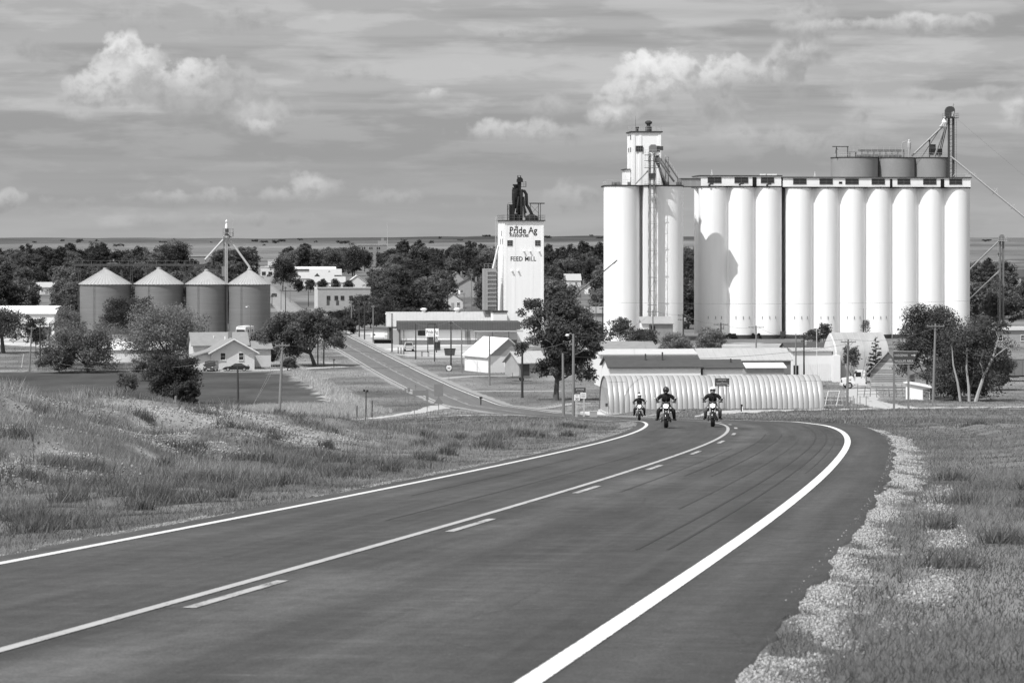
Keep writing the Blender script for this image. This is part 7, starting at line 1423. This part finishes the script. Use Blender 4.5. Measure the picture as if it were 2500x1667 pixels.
# semi truck, nose towards -x
T = thing('semi_truck', 'white semi tractor facing left in front of the log shed', 'truck', at(2101, 446, .02), R(4)); m_tr = m_carwhite
slab_body([(-3.0, .75), (-3.0, 1.35), (-2.8, 1.62), (-1.4, 1.86), (-1.4, .75)], 1.05, .25).build('hood', m_tr, T, True)
b = MB(); b.prism([(-1.4, .75), (.55, .75), (.55, 2.85), (-.55, 2.85), (-1.4, 1.9)], -1.1, 1.1); b.build('cab', m_tr, T)
b = MB(); b.box(-1.0, -.15, -1.13, -1.102, 1.9, 2.6); b.build('door_window', m_carglass, T); b = MB(); b.add([(-1.42, -.95, 1.95), (-1.42, .95, 1.95), (-.62, .9, 2.78), (-.62, -.9, 2.78)], [(0, 1, 2, 3)]); b.build('windscreen', m_carglass, T)
MB().box(-1.1, -.1, -1.115, -1.101, .95, 1.85).build('door', m_tr, T); MB().box(.55, 4.0, -.42, .42, .75, 1.0).build('chassis', m_trim, T); MB().cyl((.75, -.95, .95), (1.9, -.95, .95), .33, n=12).build('fuel_tank', m_chrome, T, True); MB().cyl((.72, -.9, 1.0), (.72, -.9, 3.2), .08).build('exhaust_stack', m_chrome, T)
MB().box(-3.15, -3.0, -1.05, 1.05, .5, .85).build('bumper', m_tr, T); MB().box(-3.03, -2.99, -.6, .6, .95, 1.45).build('grille', m_chrome, T)
for y in (-1, 1): MB().ball((-2.9, y*.85, 1.15), (.14, .18, .12), 8, 5).build('headlight', m_lens, T, True); MB().box(-1.45, -1.35, y*1.28-.1, y*1.28+.1, 1.8, 2.4).build('mirror', m_trim, T); wheel(T, -2.0, y*.95, .52, .3, outer=y); wheel(T, 2.4, y*.85, .52, .5, outer=y); wheel(T, 3.6, y*.85, .52, .5, outer=y); MB().lathe([(.62, -.2), (.66, 0), (.62, .2)], 12, (0, 0, 0), False, 0, math.pi)
b = MB(); b.tube([(-2.0-.66*math.cos(math.pi*i/8), -.98, .55+.66*math.sin(math.pi*i/8)) for i in range(9)], .10, 6); b.build('front_fender', m_tr, T, True)
MB().box(-2.0, -1.7, -1.06, -1.0, 1.3, 1.5).build('marker_plate', m_msteel, T)
# trailers
def trailer(label, px, D, rz, wall, L_, h, z0=1.1, ribs=8):
    T = thing('grain_trailer', label, 'trailer', at(px, D, .02), rz); MB().box(-L_/2, L_/2, -1.25, 1.25, z0, z0+h).build('box', wall, T)
    for i in range(ribs+1): x = -L_/2+.06+i*(L_-.12)/ribs; MB().box(x-.05, x+.05, -1.31, -1.253, z0, z0+h).build('side_post', wall, T)
    MB().box(-L_/2-.03, L_/2+.03, -1.33, -1.25, z0+h, z0+h+.1).build('top_rail', m_rail, T); MB().box(-L_/2+.5, L_/2-.3, -.5, .5, .75, z0-.003).build('frame', m_trim, T)
    for x in (L_/2-1.0, L_/2-2.2):
        for y in (-1, 1): wheel(T, x, y*1.0, .5, .45, outer=y)
    for x in (-L_/2+1.2, -L_/2+1.5): MB().box(x, x+.12, -.8, .8, .02, z0).build('landing_leg', m_trim, T)
    b = MB(); b.prism([(-L_/2+2.2, z0), (-L_/2+2.8, .55), (-L_/2+3.6, .55), (-L_/2+4.2, z0)], -.8, .8); b.build('hopper', wall, T); return T
trailer('dark livestock trailer parked at the right edge behind the trees', 2500, 470, R(4), m_msteel, 9.5, 2.7, 1.0, 7)
trailer('dark grain trailer parked in the yard at far left', 96, 655, R(40), m_msteel, 5.0, 2.0, 1.2, 5)
# motorhome front-on
T = thing('motorhome', 'pale boxy motorhome parked in front of the rightmost bin', 'motorhome', at(598, 668, .02), R(78))
slab_body([(-3.4, .45), (-3.5, 1.2), (-3.3, 2.7), (-3.0, 2.95), (3.5, 2.95), (3.5, .45)], 1.15, .12).build('body', m_siding, T); MB().box(-3.53, -3.44, -1.0, 1.0, 1.45, 2.3).build('windscreen', m_carglass, T); MB().box(-3.2, 2.8, -.8, .8, 2.95, 3.1).build('roof_unit', m_whitew, T); MB().box(-3.62, -3.5, -1.1, 1.1, .45, .7).build('bumper', m_trim, T)
for x in (-2.3, 2.0):
    for y in (-1, 1): wheel(T, x, y*1.0, .4, .28, outer=y)
for y in (-.8, .8): MB().ball((-3.48, y, 1.0), (.08, .15, .12), 8, 5).build('headlight', m_lens, T, True)
for y in (-1, 1):
    for x0 in (-1.5, .3, 1.8): MB().box(x0, x0+.9, y*1.155-.006, y*1.155+.006, 1.6, 2.2).build('side_window', m_carglass, T)
for px, D, lb in ((656, 1720, 'small dark car far down the street'), (669, 1180, 'small dark car on the street edge behind the bins')):
    T = thing('street_car', lb, 'car', at(px, D, .1), R(85)); slab_body([(-2.2, .3), (-2.1, .75), (-1.1, .85), (-.5, 1.45), (1.6, 1.45), (2.2, .85), (2.2, .3)], .9).build('body', m_carblack, T, True); MB().box(-1.0, 1.7, -.93, -.905, .95, 1.35).build('side_window', m_carglass, T)
    for x in (-1.4, 1.4): wheel(T, x, -.8, .33, .22); wheel(T, x, .8, .33, .22, outer=1)
T = thing('flatbed_trailer', 'small dark flatbed trailer by the shed behind the elm', 'trailer', at(1272, 470, .02), R(8)); MB().box(-1.6, 1.5, -.8, .8, .55, .68).build('deck', m_dsteel, T); MB().bar((-1.6, 0, .6), (-2.5, 0, .45), .09).build('drawbar', m_dsteel, T); MB().bar((-1.5, -.7, .68), (-1.5, -.7, 1.4), .06).build('stake', m_dsteel, T); wheel(T, .1, -.85, .3, .2); wheel(T, .1, .85, .3, .2, outer=1)
# ================================================================ motorcycles (local: rides towards -y, towards the camera)
m_mc = M('black_motorcycle_paint', .018, .2, .05, 3, spec=.6); m_hl = M('lit_headlamp', .9, .2, .02, 3, emit=7.0); m_jacket = M('black_riding_jacket', .010, .75, .3, 8, bump=.3); m_jeans = M('dark_trousers', .013, .85, .3, 10, bump=.2); m_jeans2 = M('grey_jeans', .10, .9, .3, 10, bump=.2)
m_skin = M('skin', .34, .6, .08, 10); m_helm = M('matt_black_helmet', .03, .35, .1, 5, spec=.5); m_helmw = M('white_helmet', .80, .3, .04, 5, spec=.5); m_visor = M('dark_visor', .015, .1, .05, 5, spec=.8); m_glove = M('leather_glove', .03, .6, .2, 10); m_boot = M('black_boot', .02, .6, .2, 10)
def tyre(T, y, r, wd):
    b = MB(); pr = [(r*.66, -wd*.42), (r*.86, -wd*.5), (r*.96, -wd*.38), (r, 0), (r*.96, wd*.38), (r*.86, wd*.5), (r*.66, wd*.42)]; n = 28; vs = []
    for q, h in pr:
        for i in range(n): t = 2*math.pi*i/n; vs.append((h, y+q*math.cos(t), r+q*math.sin(t)))
    b.add(vs, [(j*n+i, j*n+(i+1) % n, ((j+1) % 7)*n+(i+1) % n, ((j+1) % 7)*n+i) for j in range(7) for i in range(n)]); w_ = b.build('wheel', m_rubber, T, True)
    b = MB(); b.torus((0, y, r), r*.64, .022, 'x', 24, 6); b.build('rim', m_chrome, w_, True)
    for k in range(9): a = 2*math.pi*k/9; MB().cyl((0, y, r), (0, y+r*.63*math.cos(a), r+r*.63*math.sin(a)), .010, n=5).build('spoke', m_chrome, w_)
    MB().cyl((-.07, y, r), (.07, y, r), .05, n=10).build('hub', m_dsteel, w_); b = MB(); b.cyl((.075, y, r), (.082, y, r), .14, n=18); b.build('brake_disc', m_chrome, w_)
def motorcycle(label, loc, rz, wide=.42, fairing=False):
    T = thing('motorcycle', label, 'motorcycle', loc, rz, 'motorcycles coming up the highway'); tyre(T, -.80, .33, .15); tyre(T, .80, .32, .19)
    for s_ in (-1, 1):
        MB().cyl((s_*.105, -.80, .33), (s_*.105, -.46, .98), .026, n=8).build('fork_leg', m_chrome, T, True); MB().cyl((s_*.105, -.80, .33), (s_*.105, -.66, .60), .036, n=8).build('fork_slider', m_dsteel, T, True)
        b = MB(); b.tube([(s_*.03, -.44, 1.02), (s_*.16, -.40, 1.09), (s_*.30, -.30, 1.10), (s_*wide, -.14, 1.05)], .014, 6); hb = b.build('handlebar', m_chrome, T, True); MB().cyl((s_*(wide-.12), -.19, 1.06), (s_*(wide+.02), -.12, 1.05), .02, n=8).build('grip', m_rubber, hb)
        b = MB(); b.tube([(s_*(wide-.14), -.24, 1.08), (s_*(wide-.07), -.30, 1.17), (s_*(wide-.02), -.30, 1.22)], .008, 5); mr = b.build('mirror_stalk', m_chrome, T, True); b = MB(); b.ball((s_*(wide+.02), -.30, 1.235), (.075, .02, .035), 10, 6); b.build('mirror', m_chrome, mr, True)
        b = MB(); b.ball((s_*.20, -.52, .82), (.04, .04, .035), 8, 6); b.build('turn_signal', m_lens, T, True)
        MB().cyl((s_*.18, -.12, .34), (s_*.34, -.12, .34), .018, n=6).build('foot_peg', m_chrome, T)
        MB().tube([(s_*.17, -.1, .42), (s_*.20, .05, .28), (s_*.19, .45, .27), (s_*.19, .98, .30)], [.035, .04, .05, .055], 8).build('exhaust', m_chrome, T, True)
        for k in range(2): b = MB(); yy = -.22+.30*k; lean = -.12+.24*k; b.cyl((s_*.02, yy, .42), (s_*.05, yy+lean, .74), .085, n=10); b.build('cylinder', m_dsteel, T); 
        MB().cyl((s_*.08, .80, .32), (s_*.13, .52, .66), .025, n=8).build('shock', m_chrome, T)
    MB().box(-.14, .14, -.47, -.41, .97, 1.0).build('upper_yoke', m_dsteel, T); MB().box(-.14, .14, -.53, -.47, .80, .83).build('lower_yoke', m_dsteel, T)
    b = MB(); b.lathe([(.035, 0), (.085, .05), (.095, .13), (.088, .15)], 18); vs = [(x, -.53-z, .905+y) for x, y, z in b.v]; b2 = MB(); b2.add(vs, b.f); hs = b2.build('headlight_shell', m_mc, T, True)
    b = MB(); vs = [(0, -.70, .905)]; n = 18
    for i in range(n): a = 2*math.pi*i/n; vs.append((.083*math.cos(a), -.682, .905+.083*math.sin(a)))
    b.add(vs, [(0, 1+i, 1+(i+1) % n) for i in range(n)]); b.build('headlight_lens', m_hl, hs); b = MB(); b.torus((0, -.68, .905), .088, .010, 'y', 20, 6); b.build('headlight_ring', m_chrome, hs, True)
    b = MB(); b.lathe([(.02, 0), (.055, .02), (.055, .06)], 14); b2 = MB(); b2.add([(x, -.47-z*.5, 1.06+y) for x, y, z in b.v], b.f); b2.build('speedometer', m_dsteel, T, True)
    b = MB(); vs = []; sec = [(-.42, .06, .05), (-.30, .13, .11), (-.10, .16, .13), (.10, .13, .10), (.2, .07, .05)]; n = 10
    for y, rx, rz_ in sec:
        for i in range(n): a = 2*math.pi*i/n; vs.append((rx*math.cos(a), y, .86+rz_*math.sin(a)-(y+.4)*.10))
    b.add(vs, [(j*n+i, j*n+(i+1) % n, (j+1)*n+(i+1) % n, (j+1)*n+i) for j in range(4) for i in range(n)]+[tuple(range(n)), tuple(range(4*n, 5*n))]); b.build('fuel_tank', m_mc, T, True)
    b = MB(); b.tube([(0, -.45, .86), (0, -.3, .50), (0, -.05, .30), (0, .35, .32), (0, .5, .6)], .028, 6); b.build('frame_tube', m_mc, T); MB().box(-.12, .12, -.18, .28, .30, .46).build('engine_case', m_dsteel, T); b = MB(); b.cyl((-.17, .08, .38), (.17, .08, .38), .10, n=14); b.build('primary_cover', m_chrome, T, True)
    b = MB(); vs = []; sec = [(.12, .10, .70), (.28, .16, .68), (.50, .17, .70), (.62, .13, .78), (.95, .10, .80)]
    for y, w_, z in sec: vs += [(-w_, y, z), (w_, y, z), (w_*.8, y, z+.07), (-w_*.8, y, z+.07)]
    b.add(vs, [(4*j+i, 4*j+(i+1) % 4, 4*j+4+(i+1) % 4, 4*j+4+i) for j in range(4) for i in range(4)]+[(0, 1, 2, 3), (16, 19, 18, 17)]); b.build('seat', m_mc, T, True)
    for yc, r, w_, a0, a1, nm in ((-.80, .365, .085, .25*math.pi, .95*math.pi, 'front_fender'), (.80, .37, .105, .05*math.pi, .72*math.pi, 'rear_fender')):
        b = MB(); vs = []; n = 10
        for i in range(n+1):
            a = a0+(a1-a0)*i/n
            for x, dr in ((-w_, -.03), (-w_*.6, .01), (0, .02), (w_*.6, .01), (w_, -.03)): vs.append((x, yc+(r+dr)*math.cos(a), .33+(r+dr)*math.sin(a)))
        b.add(vs, [(5*i+j, 5*i+j+1, 5*i+6+j, 5*i+5+j) for i in range(n) for j in range(4)]); b.build(nm, m_mc, T, True)
    return T
def rider(label, loc, rz, bars, trousers, helmet, face=True, lean=0.0, knee=.36, foot_out=.30, head_dz=0.0, full=False):
    """Seated rider: one continuous skinned body, helmet and clothing pieces as children. Hands close on the grips."""
    T = thing('person', label, 'person', loc, rz, 'riders on the highway')
    V, E, Rd = [], [], []
    def a(p, r, par=None):
        V.append(p); Rd.append(r); 
        if par is not None: E.append((par, len(V)-1))
        return len(V)-1
    pel = a((0, .22, .84), (.19, .15)); wa = a((0, .20, 1.00), (.185, .13), pel); ch = a((0, .12+lean, 1.20), (.215, .14), wa); up = a((0, .07+lean, 1.34), (.155, .115), ch); nk = a((0, .04+lean, 1.42), (.06, .06), up); hd = a((0, .0+lean, 1.54), (.085, .10), nk)
    for s_ in (-1, 1):
        sh = a((s_*.23, .07+lean, 1.325), (.095, .09), up); el_ = a((s_*(.39), .04, 1.15), (.070, .07), sh); wr = a((s_*(bars-.05), -.10, 1.085), (.040, .036), el_); pm = a((s_*(bars-.05), -.155, 1.082), (.042, .026), wr)
        for k in range(4):                          # fingers curled round the grip
            ox = s_*(bars-.083+.022*k); ln = (.92, 1.05, 1.0, .8)[k]; f1 = a((ox, -.185*1.0, 1.098), (.0095, .0095), pm); f2 = a((ox, -.212-.01*ln, 1.070), (.009, .009), f1); f3 = a((ox, -.195, 1.040), (.008, .008), f2)
        t1 = a((s_*(bars-.105), -.150, 1.070), (.011, .011), wr); t2 = a((s_*(bars-.110), -.185, 1.045), (.010, .010), t1); t3 = a((s_*(bars-.095), -.20, 1.03), (.008, .008), t2)
        hp_ = a((s_*.13, .18, .82), (.12, .115), pel); kn = a((s_*knee*.78, -.26, .72), (.098, .095), hp_); an = a((s_*foot_out*.95, -.12, .42), (.068, .068), kn); he = a((s_*foot_out, -.10, .345), (.056, .05), an); to = a((s_*(foot_out+.05), -.30, .345), (.052, .042), he)
    me = bpy.data.meshes.new('body'); me.from_pydata(V, E, []); ob = bpy.data.objects.new('body', me); COL.objects.link(ob)
    sk = ob.modifiers.new('s', 'SKIN'); lay = me.skin_vertices[0] if me.skin_vertices else None
    if lay is None:
        with bpy.context.temp_override(object=ob, active_object=ob): bpy.ops.mesh.customdata_skin_add()
        lay = me.skin_vertices[0]
    for i, r in enumerate(Rd): lay.data[i].radius = r if isinstance(r, tuple) else (r, r)
    lay.data[0].use_root = True; sub = ob.modifiers.new('u', 'SUBSURF'); sub.levels = 2; sub.render_levels = 2
    dg = bpy.context.evaluated_depsgraph_get(); nm = bpy.data.meshes.new_from_object(ob.evaluated_get(dg)); nm.name = 'body'; bpy.data.objects.remove(ob)
    for m_ in (m_jacket, trousers, m_glove, m_boot, m_skin): nm.materials.append(m_)
    idx = np.zeros(len(nm.polygons), np.int32)
    for i, p in enumerate(nm.polygons):
        c = p.center; idx[i] = 4 if c.z > 1.435 else 3 if (c.z < .43) else 2 if (abs(c.x) > bars-.14 and c.y < -.09 and c.z > 1.0) else 1 if c.z < .93 else 0
    nm.polygons.foreach_set('material_index', idx); nm.polygons.foreach_set('use_smooth', np.ones(len(nm.polygons), bool)); put('body', nm, T)
    hc = Vector((0, .0+lean, 1.58+head_dz)); n = 18
    b = MB(); vs = []; rows = 9
    for j in range(rows+1):                          # open-face shell: cut away at the front below the brow
        ph = math.pi*.5-(math.pi*.80)*j/rows
        for i in range(n):
            t = 2*math.pi*i/n; fx, fy = math.sin(t), -math.cos(t); front = max(0, math.cos(t)); lim = -.55+(.75 if front > .45 and not full else 0)*1.0; p2 = max(ph, lim if front > .45 else -1.0); vs.append((hc.x+.135*fx*math.cos(p2), hc.y+.02+.160*fy*math.cos(p2), hc.z+.145*math.sin(p2)))
    b.add(vs, [(j*n+i, j*n+(i+1) % n, (j+1)*n+(i+1) % n, (j+1)*n+i) for j in range(rows) for i in range(n)]); h_ = b.build('helmet', helmet, T, True)
    b = MB(); b.tube([(.115*math.sin(t), hc.y+.02-.158*math.cos(t), hc.z+.028) for t in [(-1.15+2.3*k/10) for k in range(11)]], .010, 6); b.build('brow_trim', m_dsteel, h_)
    if full: b = MB(); b.ball((hc.x, hc.y-.075, hc.z-.01), (.108, .085, .062), 14, 8); b.build('visor', m_visor, h_, True); b = MB(); b.ball((hc.x, hc.y-.06, hc.z-.10), (.10, .09, .05), 12, 6); b.build('chin_bar', helmet, h_, True)
    else:
        b = MB(); b.ball((hc.x, hc.y-.055, hc.z-.075), (.080, .075, .098), 14, 10); fc = b.build('face', m_skin, T, True)
        b = MB(); b.ball((hc.x, hc.y-.138, hc.z-.085), (.016, .022, .026), 8, 6); b.build('nose', m_skin, fc, True)
        for s_ in (-1, 1): b = MB(); b.ball((hc.x+s_*.036, hc.y-.125, hc.z-.035), (.034, .014, .022), 10, 6); b.build('sunglass_lens', m_visor, fc, True)
        MB().box(hc.x-.026, hc.x+.026, hc.y-.131, hc.y-.122, hc.z-.128, hc.z-.120).build('mouth', m_glove, fc)
        for s_ in (-1, 1): b = MB(); b.tube([(hc.x+s_*.108, hc.y-.02, hc.z-.04), (hc.x+s_*.085, hc.y-.05, hc.z-.13), (hc.x, hc.y-.075, hc.z-.172)], .009, 5); b.build('chin_strap', m_glove, h_)
    for s_ in (-1, 1): b = MB(); b.tube([(s_*.075, .0+lean, 1.40), (s_*.05, -.045+lean, 1.30), (s_*.02, -.03+lean*.6, 1.1)], [.022, .026, .018], 6); b.build('jacket_lapel', m_jacket, T, True)
    MB().tube([(0, -.045+lean, 1.36), (0, -.02+lean*.7, 1.18), (0, .04, 1.02)], .007, 5).build('zip', m_chrome, T)
    return T
def on_road(px, D): x = (px-1250)*D/FPX; return (x, D, float(road_z(x, D))+.006)
pitch = 0.0
BK = [(1626, 112, R(-3.5), 'black cruiser motorcycle with chrome fork, left one of the front pair', 'motorcyclist in black with black helmet leaning forward, left of the front pair', .40, m_jeans, m_helm, True, .36, -.05),
      (1740, 115, R(-4.5), 'black cruiser motorcycle with bright headlight, right one of the front pair', 'motorcyclist in dark jacket and grey jeans with white helmet, right of the front pair', .41, m_jeans2, m_helmw, False, .33, 0.0),
      (1561, 172, R(-2), 'small looking motorcycle trailing behind the front pair', 'distant motorcyclist with pale helmet trailing behind the front pair', .40, m_jeans, m_helmw, False, .34, -.02)]
slope = math.atan(.055)
for px, D, rz, l1, l2, wb, tr, hm, full, fo, ln in BK:
    loc = on_road(px, D)
    for t_ in (motorcycle(l1, loc, rz, wb), rider(l2, loc, rz, wb, tr, hm, True, ln, .40, fo, 0.0, full)): t_.rotation_euler = (-slope, 0, rz); t_.scale = (.94, .94, .94)
T = bpy.data.objects['motorcycle.002']; MB().box(-.13, .13, .72, .98, .86, 1.2).build('luggage_base', m_mc, T); b = MB(); b.tube([(0, .85, 1.15), (0, .85, 1.45), (0, .85, 1.74), (0, .85, 1.80)], [.10, .10, .095, .05], 12); b.build('luggage_roll', m_black, T, True)
# ================================================================ tell look-alikes apart by their order across the view
from collections import defaultdict
ORD = ('first', 'second', 'third', 'fourth', 'fifth', 'sixth', 'seventh', 'eighth', 'ninth', 'tenth', 'eleventh', 'twelfth')
same = defaultdict(list)
for o in bpy.data.objects:
    if o.parent is None and o.get('label') and o.get('group'): same[o['label']].append(o)
for lb, obs in same.items():
    if 1 < len(obs) <= 12 and len(lb.split()) <= 13:
        for i, o in enumerate(sorted(obs, key=lambda q: q.location.x/q.location.y)): o['label'] = f'{lb}, {ORD[i]} from left'
